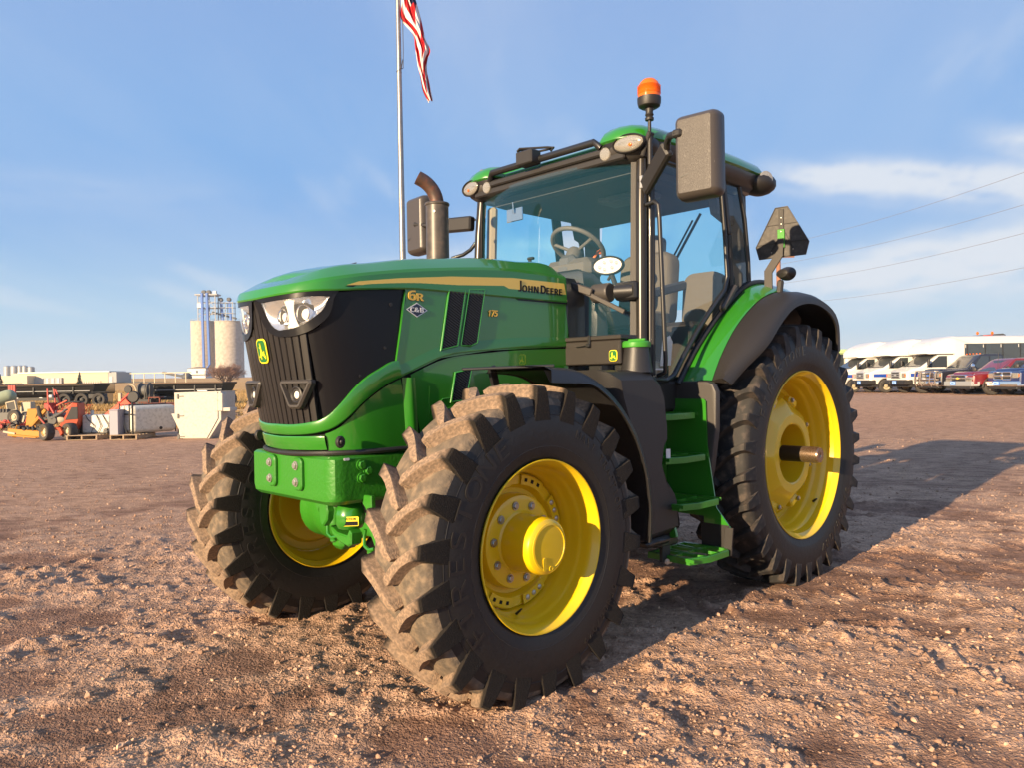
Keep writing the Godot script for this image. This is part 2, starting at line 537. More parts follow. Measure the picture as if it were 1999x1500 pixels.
func ground() -> void:
	for k in [[big, 3, 0.22], [mid, 5, 1.6], [fine, 8, 7.0], [patch, 13, 0.55]]:
		k[0].seed = k[1]
		k[0].frequency = k[2]
		k[0].noise_type = FastNoiseLite.TYPE_SIMPLEX_SMOOTH
		k[0].fractal_octaves = 4
	var xs := axis(-3.4, 3.9, 0.021)
	var zs := axis(-3.6, 5.4, 0.021)
	var nx := xs.size()
	var nz := zs.size()
	var vs := PackedVector3Array()
	var cs := PackedColorArray()
	var uv := PackedVector2Array()
	var uv2 := PackedVector2Array()
	vs.resize(nx * nz); cs.resize(nx * nz); uv.resize(nx * nz); uv2.resize(nx * nz)
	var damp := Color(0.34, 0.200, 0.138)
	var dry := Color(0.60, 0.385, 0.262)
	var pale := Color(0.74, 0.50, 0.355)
	for j in nz:
		var z := zs[j]
		var dz := (zs[mini(j + 1, nz - 1)] - zs[maxi(j - 1, 0)]) * 0.5
		for i in nx:
			var x := xs[i]
			var cell := maxf((xs[mini(i + 1, nx - 1)] - xs[maxi(i - 1, 0)]) * 0.5, dz)
			var cr := crust(x, z)
			var m := mid.get_noise_2d(x, z) if cell < 0.6 else 0.0
			var f := fine.get_noise_2d(x, z) if cell < 0.12 else 0.0
			var y := relief(x, z, cr, m, f, cell)
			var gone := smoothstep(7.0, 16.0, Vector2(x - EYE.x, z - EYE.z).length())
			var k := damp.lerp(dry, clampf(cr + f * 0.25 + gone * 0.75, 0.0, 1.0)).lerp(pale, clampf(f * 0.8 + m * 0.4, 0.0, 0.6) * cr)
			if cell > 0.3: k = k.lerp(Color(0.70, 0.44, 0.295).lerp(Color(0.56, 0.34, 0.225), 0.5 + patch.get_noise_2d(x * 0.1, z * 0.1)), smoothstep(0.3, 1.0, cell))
			var n := j * nx + i
			vs[n] = Vector3(x, y, z)
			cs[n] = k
			uv[n] = Vector2(x, z) / 1.7
			uv2[n] = Vector2(x * 0.8 - z * 0.6, (x * 0.6 + z * 0.8) * 2.0) / 13.0
	var nn := PackedVector3Array()
	nn.resize(nx * nz)
	for j in nz:
		for i in nx:
			var a := vs[j * nx + mini(i + 1, nx - 1)] - vs[j * nx + maxi(i - 1, 0)]
			var b := vs[mini(j + 1, nz - 1) * nx + i] - vs[maxi(j - 1, 0) * nx + i]
			nn[j * nx + i] = b.cross(a).normalized()
	var ix := PackedInt32Array()
	ix.resize((nx - 1) * (nz - 1) * 6)
	var o := 0
	for j in nz - 1:
		for i in nx - 1:
			var a := j * nx + i
			ix[o] = a; ix[o + 1] = a + 1; ix[o + 2] = a + nx + 1
			ix[o + 3] = a; ix[o + 4] = a + nx + 1; ix[o + 5] = a + nx
			o += 6
	var arr := []
	arr.resize(Mesh.ARRAY_MAX)
	arr[Mesh.ARRAY_VERTEX] = vs
	arr[Mesh.ARRAY_NORMAL] = nn
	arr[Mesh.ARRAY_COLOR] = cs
	arr[Mesh.ARRAY_TEX_UV] = uv
	arr[Mesh.ARRAY_TEX_UV2] = uv2
	arr[Mesh.ARRAY_INDEX] = ix
	var me := ArrayMesh.new()
	me.add_surface_from_arrays(Mesh.PRIMITIVE_TRIANGLES, arr)
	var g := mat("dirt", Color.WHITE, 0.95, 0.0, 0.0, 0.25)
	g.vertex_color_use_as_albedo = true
	g.albedo_texture = noise_tex(0.03, 6, [[0.0, lin(0.50, 0.48, 0.47)], [0.38, lin(0.78, 0.76, 0.75)], [0.55, lin(0.92, 0.91, 0.90)], [1.0, lin(1, 1, 1)]], 1024, FastNoiseLite.TYPE_SIMPLEX, 41, 0.7)
	g.detail_enabled = true
	g.detail_blend_mode = BaseMaterial3D.BLEND_MODE_MUL
	g.detail_uv_layer = BaseMaterial3D.DETAIL_UV_2
	g.detail_albedo = noise_tex(0.012, 8, [[0.0, lin(0.42, 0.40, 0.39)], [0.40, lin(0.78, 0.77, 0.77)], [0.6, lin(0.95, 0.95, 0.95)], [1.0, lin(1, 1, 1)]], 2048, FastNoiseLite.TYPE_SIMPLEX, 43, 0.7)
	g.heightmap_enabled = true
	g.heightmap_texture = noise_tex(0.05, 5, [], 1024, FastNoiseLite.TYPE_SIMPLEX, 44, 0.75)
	g.heightmap_scale = 1.3
	structure("ground", me, g)
	pebbles()

func axis(a: float, b: float, d: float) -> PackedFloat32Array:
	var mids := PackedFloat32Array()
	var n := int((b - a) / d)
	for i in n + 1: mids.append(a + i * d)
	var lo := PackedFloat32Array()
	var s := d
	var x := a
	while x > -4000.0:
		s *= 1.055
		x -= s
		lo.append(x)
	lo.reverse()
	var hi := PackedFloat32Array()
	s = d
	x = mids[-1]
	while x < 4000.0:
		s *= 1.075
		x += s
		hi.append(x)
	lo.append_array(mids)
	lo.append_array(hi)
	return lo

func stone_mesh(sd: int) -> ArrayMesh:
	var b := mb()
	var n := FastNoiseLite.new()
	n.seed = sd
	n.frequency = 0.9
	b.ball(Vector3.ZERO, Vector3(1, 0.62, 0.8), 8)
	for i in b.p.size():
		var v := b.p[i]
		b.p[i] = v * (1.0 + 0.55 * n.get_noise_3dv(v * 1.3))
	return b.mesh(50.0)

func pebbles() -> void:
	var g := mat("gravel_stone", Color.WHITE, 0.95, 0.0, 0.0, 0.25)
	g.vertex_color_use_as_albedo = true
	for kind in 4:
		var count := 30000 if kind < 2 else 10000
		var mm := MultiMesh.new()
		mm.transform_format = MultiMesh.TRANSFORM_3D
		mm.use_colors = true
		mm.mesh = stone_mesh(50 + kind)
		mm.instance_count = count
		for i in count:
			var x := 0.0
			var z := 0.0
			while true:
				# denser towards the near ground
				var d := 1.6 + 16.0 * pow(rng.randf(), 2.1)
				var k := rng.randf_range(-0.78, 0.78) * d
				x = EYE.x - 0.7123 * d + 0.7019 * k
				z = EYE.z - 0.7019 * d - 0.7123 * k
				if rng.randf() < 0.22 + 0.78 * crust(x, z): break
			var s := 0.0026 * exp(rng.randfn(0.1, 0.6)) * (1.0 if kind < 2 else 1.5)
			if rng.randf() < 0.004: s *= 2.6
			s = minf(s, 0.02)
			var b := Basis.from_euler(Vector3(rng.randf_range(-0.4, 0.4), rng.randf() * TAU, rng.randf_range(-0.4, 0.4))).scaled(Vector3(1, rng.randf_range(0.7, 1.3), rng.randf_range(0.7, 1.2)) * s)
			mm.set_instance_transform(i, Transform3D(b, Vector3(x, height(x, z) + s * 0.1, z)))
			var t := rng.randf()
			mm.set_instance_color(i, Color(0.54, 0.36, 0.25).lerp(Color(0.30, 0.178, 0.118), t) * rng.randf_range(0.75, 1.15))
		var o := MultiMeshInstance3D.new()
		o.name = "gravel" if kind == 0 else "gravel_%03d" % kind
		o.multimesh = mm
		o.material_override = g
		o.set_meta("kind", "stuff")
		o.set_meta("label", ["small pinkish stones lying loose on the dirt yard", "crumbs of dry clay strewn over the dirt yard", "coarser gravel bits scattered on the dirt yard", "broken clods and chips of stone on the dirt yard"][kind])
		o.set_meta("category", "gravel")
		add_child(o, true)

const TRACKS := [[-3.9, 4.35, 0.70, -0.58, 0.42], [-1.2, 5.4, 0.93, -0.30, 0.40], [1.2, 0.9, 0.985, 0.02, 0.5], [2.0, -1.5, 0.22, -0.97, 0.48]]
func relief(x: float, z: float, cr: float, m: float, f: float, cell: float) -> float:
	# rolling dirt, crust with broken edges, clods and the prints of tyre lugs
	var y := lie(x, z) - 0.004
	if cell < 0.6: y += big.get_noise_2d(x, z) * 0.018 * (1.0 - cell) + m * 0.012 * (1.0 - cell / 0.6)
	if cell < 0.12:
		var w := 1.0 - cell / 0.12
		var lump := maxf(fine.get_noise_2d(x * 0.55 + 31.0, z * 0.55 - 7.0) - 0.08, 0.0)
		var zone := smoothstep(0.0, 0.35, mid.get_noise_2d(x * 0.5 + 9.0, z * 0.5))
		y += w * (cr * 0.010 + (0.25 + cr) * (maxf(f, -0.15) * 0.020) + cr * maxf(m - 0.1, 0.0) * 0.04 + zone * lump * 0.07)
		for t in TRACKS:
			var p := Vector2(x - t[0], z - t[1])
			var d := Vector2(t[2], t[3])
			var along := p.dot(d) + 0.05 * m
			var off := p.dot(Vector2(-d.y, d.x)) + 0.10 * big.get_noise_2d(x * 2.0, z * 2.0)
			if absf(off) < t[4] * 0.62 and absf(along) < 2.6:
				var edge := smoothstep(t[4] * 0.62, t[4] * 0.45, absf(off)) * smoothstep(2.6, 1.6, absf(along)) * smoothstep(-0.15, 0.25, m + 0.15)
				y += w * edge * (-0.006 + 0.026 * smoothstep(0.25, 0.75, sin(TAU * (along - absf(off) * 0.9) / 0.21)) * (0.6 + f))
	return y
func height(x: float, z: float) -> float:
	return relief(x, z, crust(x, z), mid.get_noise_2d(x, z), fine.get_noise_2d(x, z), 0.02)
# ---------------------------------------------------------------- the tractor
const PLAN := [Vector2(0, 0), Vector2(0.05, 0.001), Vector2(0.10, 0.004), Vector2(0.15, 0.0098), Vector2(0.20, 0.018), Vector2(0.24, 0.030), Vector2(0.28, 0.046), Vector2(0.31, 0.064), Vector2(0.34, 0.089), Vector2(0.37, 0.125), Vector2(0.387, 0.155), Vector2(0.40, 0.19), Vector2(0.41, 0.235), Vector2(0.4165, 0.285), Vector2(0.42, 0.36)]
var plan_at := PackedFloat32Array()

func hp(u: float, y: float, off := 0.0) -> Vector3:
	# a point of the hood's skin: u metres round it from the nose's middle, at height y, off metres outside it
	if plan_at.is_empty():
		plan_at.append(0.0)
		for i in range(1, PLAN.size()): plan_at.append(plan_at[-1] + PLAN[i].distance_to(PLAN[i - 1]))
	var a := absf(u)
	var s := -1.0 if u < 0.0 else 1.0
	var end: float = plan_at[-1]
	var w := Vector2(0.42, 0.36 + a - end)
	var n := Vector2(1, 0)
	if a < end:
		var i := plan_at.bsearch(a, false) - 1
		i = clampi(i, 0, PLAN.size() - 2)
		var k := (a - plan_at[i]) / (plan_at[i + 1] - plan_at[i])
		w = PLAN[i].lerp(PLAN[i + 1], k)
		var t0: Vector2 = (PLAN[i + 1] - PLAN[maxi(i - 1, 0)]).normalized()
		var t1: Vector2 = (PLAN[mini(i + 2, PLAN.size() - 1)] - PLAN[i]).normalized()
		if i == 0: t0 = Vector2(1, 0)
		var t := t0.lerp(t1, k).normalized()
		n = Vector2(t.y, t.x)
	var z0 := 3.645 - maxf(0.0, 1.9 - y) * 0.18
	return Vector3(s * (w.x + n.x * off), y, z0 - w.y + n.y * off)
func uz(z: float, y := 1.9) -> float:
	# the u of the flat side at that z
	return plan_at[-1] + 3.645 - maxf(0.0, 1.9 - y) * 0.18 - 0.36 - z
func at(line: PackedVector2Array, u: float) -> float:
	if u <= line[0].x: return line[0].y
	for i in line.size() - 1:
		if u <= line[i + 1].x:
			var p0 := line[maxi(i - 1, 0)].y
			var p3 := line[mini(i + 2, line.size() - 1)].y
			return cubic_interpolate_in_time(line[i].y, line[i + 1].y, p0, p3, (u - line[i].x) / maxf(line[i + 1].x - line[i].x, 1e-5), line[i + 1].x - line[i].x, line[maxi(i - 1, 0)].x - line[i].x - (0.001 if i == 0 else 0.0), line[mini(i + 2, line.size() - 1)].x - line[i].x + (0.001 if i + 2 >= line.size() else 0.0))
	return line[-1].y
func lerp_at(line: PackedVector2Array, u: float) -> float:
	if u <= line[0].x: return line[0].y
	for i in line.size() - 1:
		if u <= line[i + 1].x: return lerpf(line[i].y, line[i + 1].y, (u - line[i].x) / maxf(line[i + 1].x - line[i].x, 1e-5))
	return line[-1].y
func strip(b: MB, u0: float, u1: float, nu: int, low: PackedVector2Array, high: PackedVector2Array, ny: int, off: float, side := 1.0, smooth_it := true) -> void:
	var r := []
	for i in nu + 1:
		var u := lerpf(u0, u1, float(i) / nu)
		var y0 := at(low, u) if smooth_it else lerp_at(low, u)
		var y1 := at(high, u) if smooth_it else lerp_at(high, u)
		var ring := PackedVector3Array()
		for j in ny + 1: ring.append(hp(u * side, lerpf(y0, maxf(y1, y0), float(j) / ny), off))
		r.append(ring)
	b.rows(r)
func ribbon(b: MB, line: Array, o0: float, o1: float, side := 1.0) -> void:
	var r := [PackedVector3Array(), PackedVector3Array()]
	for w in line:
		r[0].append(hp(w.x * side, w.y, o0))
		r[1].append(hp(w.x * side, w.y, o1))
	b.rows(r)
func sample(line: PackedVector2Array, u0: float, u1: float, n: int) -> Array:
	var r := []
	for i in n + 1:
		var u := lerpf(u0, u1, float(i) / n)
		r.append(Vector2(u, at(line, u)))
	return r
func side_prism(b: MB, zy: PackedVector2Array, x0: float, x1: float, bev := 0.0, s := 1.0) -> void:
	b.prism(zy, x0, x1, bev, ZU, YU, XU * s)
func rounded(w: float, h: float, r: float, n := 4, sq := 1.0) -> PackedVector2Array:
	var o := PackedVector2Array()
	for k in 4:
		var c := Vector2((w / 2 - r) * (1 if k in [0, 3] else -1), (h / 2 - r) * (1 if k < 2 else -1))
		for i in n + 1: o.append(c + Vector2.from_angle(PI / 2 * (k + float(i) / n)) * r)
	return o
func oval(w: float, h: float, n := 24) -> PackedVector2Array:
	var o := PackedVector2Array()
	for i in n: o.append(Vector2(cos(TAU * i / n) * w / 2, sin(TAU * i / n) * h / 2))
	return o
func facing(n: Vector3, o: Vector3, up := Vector3.UP) -> Transform3D:
	# local z along n, local y as near up as it goes
	n = n.normalized()
	var x := up.cross(n).normalized()
	return Transform3D(Basis(x, n.cross(x), n), o)

func tractor() -> void:
	hp(0, 1.9)
	var t := thing("farm_tractor", "large green farm tractor with yellow wheels and black cab, parked alone on the dirt yard", "tractor")
	wheels(t)
	hood(t)
	front_end(t)
	cab(t)
	fenders(t)
	outside(t)

func badge(parent: Node, where: Transform3D, w: float, h: float) -> void:
	# green shield with a yellow border and a leaping deer
	var g := node("badge", parent)
	g.transform = where
	var b := mb()
	b.prism(rounded(w, h, w * 0.28, 4), 0.0, 0.006, 0.002, XU, YU, ZU)
	put("badge_border", b, M.badge_yellow, g)
	b = mb()
	b.prism(rounded(w * 0.84, h * 0.88, w * 0.24, 4), 0.005, 0.0075, 0.0, XU, YU, ZU)
	put("badge_field", b, M.badge_green, g)
	# leaping deer: body, hind legs, fore legs, neck, head and antler
	var d := pv([-0.36, -0.30, -0.16, -0.05, -0.14, 0.10, -0.10, 0.24, -0.20, 0.30, -0.22, 0.36, -0.10, 0.36, -0.14, 0.62, -0.06, 0.44, 0.0, 0.66, 0.0, 0.40, 0.02, 0.22, 0.06, 0.06, 0.22, 0.02, 0.30, 0.12, 0.32, 0.0, 0.30, -0.10, 0.44, -0.34, 0.40, -0.46, 0.20, -0.22, 0.04, -0.20, -0.12, -0.24, -0.06, -0.42, -0.12, -0.44, -0.20, -0.24, -0.30, -0.36])
	for i in d.size(): d[i] = Vector2(d[i].x * w * 0.86, (d[i].y - 0.08) * h * 0.62)
	b = mb()
	b.prism(d, 0.007, 0.010, 0.0, XU, YU, ZU)
	put("deer_emblem", b, M.badge_yellow, g)

func hood(t: Node3D) -> void:
	mat("badge_yellow", lin(0.75, 0.62, 0.02), 0.4)
	mat("badge_green", lin(0.012, 0.13, 0.03), 0.4)
	var h := node("hood", t)
	var u_end := uz(1.79)
	var lip := pv([0, 1.905, 0.10, 1.907, 0.26, 1.914, 0.343, 1.920, 0.415, 1.925, 0.514, 1.930, 0.65, 1.942, 0.897, 1.962, 1.0, 1.966])
	var crease := pv([0, 1.952, 0.15, 1.954, 0.297, 1.960, 0.463, 1.988, 0.622, 2.018, 1.165, 2.094, 1.626, 2.132, 2.0, 2.130, 2.4, 2.118])
	var ridge := pv([0, 2.012, 0.15, 2.014, 0.30, 2.022, 0.463, 2.045, 0.62, 2.076, 0.70, 2.086, 1.0, 2.138, 1.18, 2.158, 1.40, 2.183, 1.51, 2.193, 1.8, 2.203, 2.09, 2.205, 2.2, 2.165])
	var swU := pv([0, 1.283, 0.171, 1.286, 0.26, 1.296, 0.325, 1.310, 0.374, 1.336, 0.431, 1.385, 0.508, 1.455, 0.59, 1.514, 0.668, 1.552, 0.789, 1.596])
	var swL := pv([0, 1.228, 0.15, 1.231, 0.25, 1.238, 0.317, 1.248, 0.392, 1.273, 0.458, 1.316, 0.549, 1.389, 0.682, 1.467, 0.854, 1.533, 1.074, 1.611, 1.45, 1.658, 2.1, 1.690, 2.4, 1.692])
	var hull := mb()
	var top := mb()
	var panel := mb()
	var blk := mb()
	var swoosh := mb()
	var lower := mb()
	for s in [1.0, -1.0]:
		panel = mb()
		blk = mb()
		lower = mb()
		# dark structure behind every gap
		strip(hull, 0, u_end - 0.01, 50, pv([0, 1.12, 3, 1.12]), pv([0, 1.9, 0.5, 1.93, 1.0, 2.0, 3, 2.05]), 4, -0.03, s)
		# the top: lip, crease, facet, ridge, crown
		var r := []
		for i in 61:
			var u := u_end * pow(i / 60.0, 1.25)
			var f := hp(u * s, 1.95, 0.0)
			var inn := hp(u * s, 1.95, -1.0) - f
			inn = Vector3(inn.x, 0, inn.z)
			var yl := at(lip, u)
			var yc := at(crease, u)
			var yr := at(ridge, u)
			var out := hp(u * s, yc, 0.0)
			var w := 0.09 + 0.03 * smoothstep(0.5, 0.1, u)
			var rg := Vector3(out.x, yr, out.z) + inn * w
			var row := PackedVector3Array()
			row.append(hp(u * s, yl + 0.002, -0.03))
			row.append(hp(u * s, yl, 0.006))
			row.append(hp(u * s, yl + 0.008, 0.009))
			row.append(hp(u * s, yc - 0.012, 0.004))
			row.append(hp(u * s, yc + 0.004, -0.004))
			row.append(rg + Vector3(0, -0.006, 0) - inn * 0.012)
			row.append(rg + Vector3(0, 0.003, 0) + inn * 0.012)
			row.append(Vector3(rg.x * 0.4, yr + 0.016, rg.z - 0.02 * smoothstep(0.5, 0.0, u)))
			row.append(Vector3(0, yr + 0.02, rg.z - 0.02 * smoothstep(0.5, 0.0, u)))
			r.append(row)
		top.rows(r)
		# rear edge of the hood
		var edge := PackedVector3Array(r[-1])
		var back := PackedVector3Array()
		for v in edge: back.append(v * Vector3(0.97, 1, 1) + Vector3(0, -0.02, -0.012))
		top.rows([edge, back])
		# main side panel above the swoosh crease, behind the black panel
		var u_b := 0.905
		strip(panel, 0.9, u_end, 42, swL, lip_for(lip, ridge, crease), 5, 0.0, s, false)
		strip(panel, 0.782, 0.9, 10, swL, pv([0.782, 1.596, 0.842, 1.758, 0.9, 1.955]), 5, 0.0, s, false)
		# a rolled edge along the front of it
		var front := [Vector2(0.782, 1.596), Vector2(0.842, 1.758), Vector2(0.9, 1.955)]
		ribbon(panel, front, -0.03, 0.004, s)
		ribbon(panel, [Vector2(0.782, 1.596), Vector2(0.842, 1.758), Vector2(0.9, 1.955)], 0.004, 0.004, s)
		# the black flank panel wrapping to the grille
		strip(blk, 0.335, 0.9, 40, pv([0.335, 1.315, 0.374, 1.336, 0.431, 1.385, 0.508, 1.455, 0.59, 1.514, 0.668, 1.552, 0.782, 1.594, 0.842, 1.757, 0.9, 1.954]), pv([0.335, 1.735, 0.39, 1.752, 0.457, 1.816, 0.514, 1.923, 0.65, 1.942, 0.897, 1.961, 0.9, 1.962]), 6, -0.010, s, false)
		# the swoosh and the lip below the grille
		var rr := []
		for i in 46:
			var u := 0.795 * i / 45.0
			var y1 := at(swU, u)
			var y0 := at(swL, u)
			rr.append(PackedVector3Array([hp(u * s, y1, -0.03), hp(u * s, y1, 0.002), hp(u * s, y1 - 0.006, 0.007), hp(u * s, lerpf(y0, y1, 0.5), 0.010), hp(u * s, y0 + 0.006, 0.006), hp(u * s, y0, 0.001), hp(u * s, y0, -0.03)]))
		swoosh.rows(rr)
		rr = []
		for i in 31:
			var u := lerpf(0.795, u_end, i / 30.0)
			var y0 := at(swL, u)
			rr.append(PackedVector3Array([hp(u * s, y0 + 0.06, 0.0), hp(u * s, y0 + 0.012, 0.004), hp(u * s, y0 + 0.004, 0.003), hp(u * s, y0, -0.004), hp(u * s, y0, -0.03)]))
		swoosh.rows(rr)
		# engine side panel below the crease
		var low := PackedVector2Array()
		for w in swL: low.append(w - Vector2(0, 0.012))
		strip(lower, 0.33, 0.80, 16, pv([0.3, 1.150, 0.7, 1.153, 3, 1.150]), low, 4, -0.012, s)
		put("engine_panel", lower, M.green_paint, h, 50.0)
		lower = mb()
		strip(lower, 0.86, u_end, 20, pv([0.3, 1.150, 0.7, 1.153, 3, 1.150]), low, 4, -0.002, s)
		var rib := []
		for k in 9:
			var f := k / 8.0
			var row := PackedVector3Array()
			for j in 7:
				var yy := lerpf(1.153, at(low, 0.83) - 0.004, j / 6.0)
				row.append(hp((lerpf(0.79, 0.865, f) - (yy - 1.15) * 0.0 + (1.0 - j / 6.0) * -0.045 + 0.02) * s, yy, -0.012 + 0.010 * f + 0.018 * sin(PI * f)))
			rib.append(row)
		put("side_panel", panel, M.green_paint, h)
		put("flank_panel", blk, M.gloss_black, h)
		put("engine_panel", lower, M.green_paint, h, 50.0)
		lower = mb()
		lower.rows(rib)
		put("panel_rib", lower, M.green_paint, h, 50.0)
	put("hull", hull, M.dark_hull, h)
	put("hood_top", top, M.green_paint, h, 17.0)
	put("swoosh_trim", swoosh, M.green_paint, h, 50.0)
	for s in [1.0, -1.0]:
		# bumper band under the nose lip
		var r := []
		for i in 25:
			var u := lerpf(0.0, 0.328, i / 24.0)
			var row := PackedVector3Array()
			for k in [[1.220, -0.03], [1.220, -0.002], [1.213, 0.003], [1.18, 0.002], [1.152, -0.004], [1.149, -0.03]]: row.append(hp(u * s, k[0] + 0.028 * u, k[1]))
			r.append(row)
		var b := mb()
		b.rows(r)
		put("bumper_band", b, M.green_paint, h, 50.0)
		b = mb()
		b.X = facing(XU * s, Vector3(0.405 * s, 1.203, 3.43))
		b.prism(oval(0.05, 0.06, 14), 0.0, 0.022, 0.006, XU, YU, ZU)
		b.ball(Vector3(0, 0, 0.024), Vector3(0.011, 0.011, 0.008), 8)
		put("rubber_buffer", b, M.black_plastic, h)
		# black moulding under the engine panels, round to the nose
		b = mb()
		var pts := []
		for i in 30: pts.append(hp(lerpf(0.0, 1.4, i / 29.0) * s, 1.135 + 0.010 * smoothstep(0.0, 0.3, i / 29.0), 0.0))
		b.tube(pts, 0.013, 8)
		put("hose", b, M.black_plastic, h)
	# grille slats
	for i in range(-7, 8):
		var b := mb()
		var r := []
		for k in [[-0.0205, -0.034], [-0.0195, -0.004], [-0.016, 0.0], [0.0, 0.0015], [0.016, 0.0], [0.0195, -0.004], [0.0205, -0.034]]:
			var row := PackedVector3Array()
			for j in 9:
				var f := j / 8.0
				var narrow := lerpf(0.93, 1.0, f)
				var u: float = (i * 0.0445 + k[0]) * narrow
				var y_top := 1.905 if absf(u) < 0.012 else 1.735 if absf(u) > 0.12 else lerpf(1.9, 1.735, smoothstep(0.0, 0.13, absf(u)))
				row.append(hp(u, lerpf(1.284 + 0.06 * u * u, y_top, f), k[1]))
			r.append(row)
		b.rows(r)
		put("grille_slat", b, M.grille_black, h, 40.0)
	badge(h, facing(Vector3(0, -0.18, 1), hp(0, 1.653, 0.004)), 0.098, 0.125)
	for s in [1.0, -1.0]: lamps(h, s)
	for s in [1.0, -1.0]: side_marks(h, s, uz(1.79))
	# black cowl between hood and cab
	var b := mb()
	b.prism(pv([-0.42, 1.2, -0.42, 2.02, -0.34, 2.14, 0.34, 2.14, 0.42, 2.02, 0.42, 1.2]), 1.60, 1.785, 0.01, XU, YU, ZU)
	put("rear_cowl", b, M.black_paint, h)
	b = mb()
	b.X = Transform3D(Basis(), Vector3(-0.1, 2.13, 3.0))
	b.prism(pv([0, -0.02, 0.09, -0.02, 0.09, 0.0, 0.0, 0.035]), -0.03, 0.03, 0.004, ZU, YU, XU)
	put("sensor_cover", b, M.grey_plastic, h)
func swL_at(l: PackedVector2Array, u: float) -> float: return at(l, u)
func lip_for(lip: PackedVector2Array, _r: PackedVector2Array, crease: PackedVector2Array) -> PackedVector2Array:
	# the side panel reaches up to the crease where the lip runs out
	var o := PackedVector2Array()
	for i in 24:
		var u := 0.8 + i * 0.06
		o.append(Vector2(u, lerpf(at(lip, u), at(crease, u) - 0.01, smoothstep(0.85, 1.0, u))))
	return o

func lamps(h: Node3D, s: float) -> void:
	var bot := pv([0.066, 1.885, 0.075, 1.84, 0.103, 1.787, 0.152, 1.752, 0.223, 1.748, 0.306, 1.762, 0.383, 1.802, 0.433, 1.843, 0.473, 1.898])
	var top := pv([0.066, 1.886, 0.188, 1.889, 0.293, 1.893, 0.357, 1.899, 0.473, 1.901])
	var l := node("headlight", h)
	# bowl behind the lens
	var b := mb()
	var r := []
	for i in 27:
		var u := lerpf(0.066, 0.473, i / 26.0)
		var row := PackedVector3Array()
		for j in 6:
			var f := j / 5.0
			row.append(hp(u * s, lerpf(at(bot, u), at(top, u), f), -0.004 - 0.045 * sin(PI * clampf(i / 26.0, 0.0, 1.0)) * sin(PI * f) ** 0.5))
		r.append(row)
	b.rows(r)
	put("reflector", b, M.lamp_chrome, l, 50.0)
	# projector barrels
	for k in [[0.193, 1.812, 0.040], [0.328, 1.822, 0.043]]:
		var c := hp(k[0] * s, k[1], -0.028)
		var n := (hp(k[0] * s, k[1], 0.0) - hp(k[0] * s, k[1], -1.0)).lerp(ZU, 0.5)
		b = mb()
		b.X = facing(n, c)
		var R: float = k[2]
		b.lathe(pv([R * 0.98, -0.02, R, 0.0, R, 0.012, R * 0.93, 0.016, R * 0.86, 0.012, R * 0.8, -0.006, R * 0.72, -0.010]), 28, 2)
		put("lamp_ring", b, M.chrome, l)
		b = mb()
		b.X = facing(n, c)
		b.ball(Vector3(0, 0, -0.016), Vector3(R * 0.76, R * 0.76, 0.02), 20)
		put("projector_lens", b, M.lamp_white, l)
	b = mb()
	r = []
	for i in 15:
		# cream divider between the barrels
		var f := i / 14.0
		var y := lerpf(1.756, 1.893, f)
		var w := 0.020 + 0.018 * pow(2.0 * f - 1.0, 2.0)
		var row := PackedVector3Array()
		for j in 5: row.append(hp((0.258 + w * (j / 2.0 - 1.0)) * s, y, -0.014 + 0.004 * sin(PI * j / 4.0)))
		r.append(row)
	b.rows(r)
	put("lamp_divider", b, M.lamp_white, l, 50.0)
	b = mb()
	r = []
	for i in 27:
		var u := lerpf(0.066, 0.473, i / 26.0)
		var row := PackedVector3Array()
		for j in 4: row.append(hp(u * s, lerpf(at(bot, u), at(top, u), j / 3.0), -0.001 + 0.006 * sin(PI * j / 3.0)))
		r.append(row)
	b.rows(r)
	put("lens", b, M.clear_lens, l, 50.0)
	# black surround
	b = mb()
	var inner := []
	var outer := []
	var ob := pv([0.012, 1.90, 0.03, 1.85, 0.056, 1.788, 0.089, 1.749, 0.138, 1.723, 0.214, 1.713, 0.305, 1.722, 0.39, 1.758, 0.457, 1.819, 0.513, 1.925])
	for i in 37:
		var f := i / 36.0
		var ui := lerpf(0.066, 0.473, f)
		var uo := lerpf(0.012, 0.513, f)
		inner.append(Vector2(ui, at(bot, ui)))
		outer.append(Vector2(uo, at(ob, uo)))
	r = [PackedVector3Array(), PackedVector3Array(), PackedVector3Array(), PackedVector3Array()]
	for i in 37:
		r[0].append(hp(inner[i].x * s, inner[i].y, -0.02))
		r[1].append(hp(inner[i].x * s, inner[i].y, 0.006))
		r[2].append(hp(outer[i].x * s, outer[i].y, 0.010))
		r[3].append(hp(outer[i].x * s, outer[i].y, -0.03))
	b.rows(r)
	r = [PackedVector3Array(), PackedVector3Array()]
	for i in 27:
		var u := lerpf(0.012, 0.513, i / 26.0)
		r[0].append(hp(u * s, minf(at(top, clampf(u, 0.066, 0.473)), 1.902), 0.003))
		r[1].append(hp(u * s, 1.93, 0.003))
	b.rows(r)
	put("lamp_surround", b, M.gloss_black, l, 45.0)
	# work lamp low in the grille
	var w := node("grille_lamp", h)
	var c := hp(0.222 * s, 1.43, 0.0)
	var n := hp(0.222 * s, 1.43, 1.0) - c
	var poly := pv([-0.115, 0.068, -0.105, 0.075, 0.108, 0.075, 0.118, 0.066, 0.118, 0.05, 0.045, -0.058, 0.030, -0.068, -0.030, -0.068, -0.048, -0.058, -0.118, 0.048])
	if s < 0: poly = mir(poly)
	b = mb()
	b.X = facing(n.lerp(ZU, 0.45) + Vector3(0, 0.05, 0), c - n * 0.008)
	b.stack(poly, [[0.0, 0.0], [0.026, 0.0], [0.036, 0.008], [0.036, 0.018], [0.006, 0.026], [0.002, 0.05]], XU, YU, ZU, Vector3.ZERO, 2)
	put("lamp_housing", b, M.grey_plastic, w)
	b = mb()
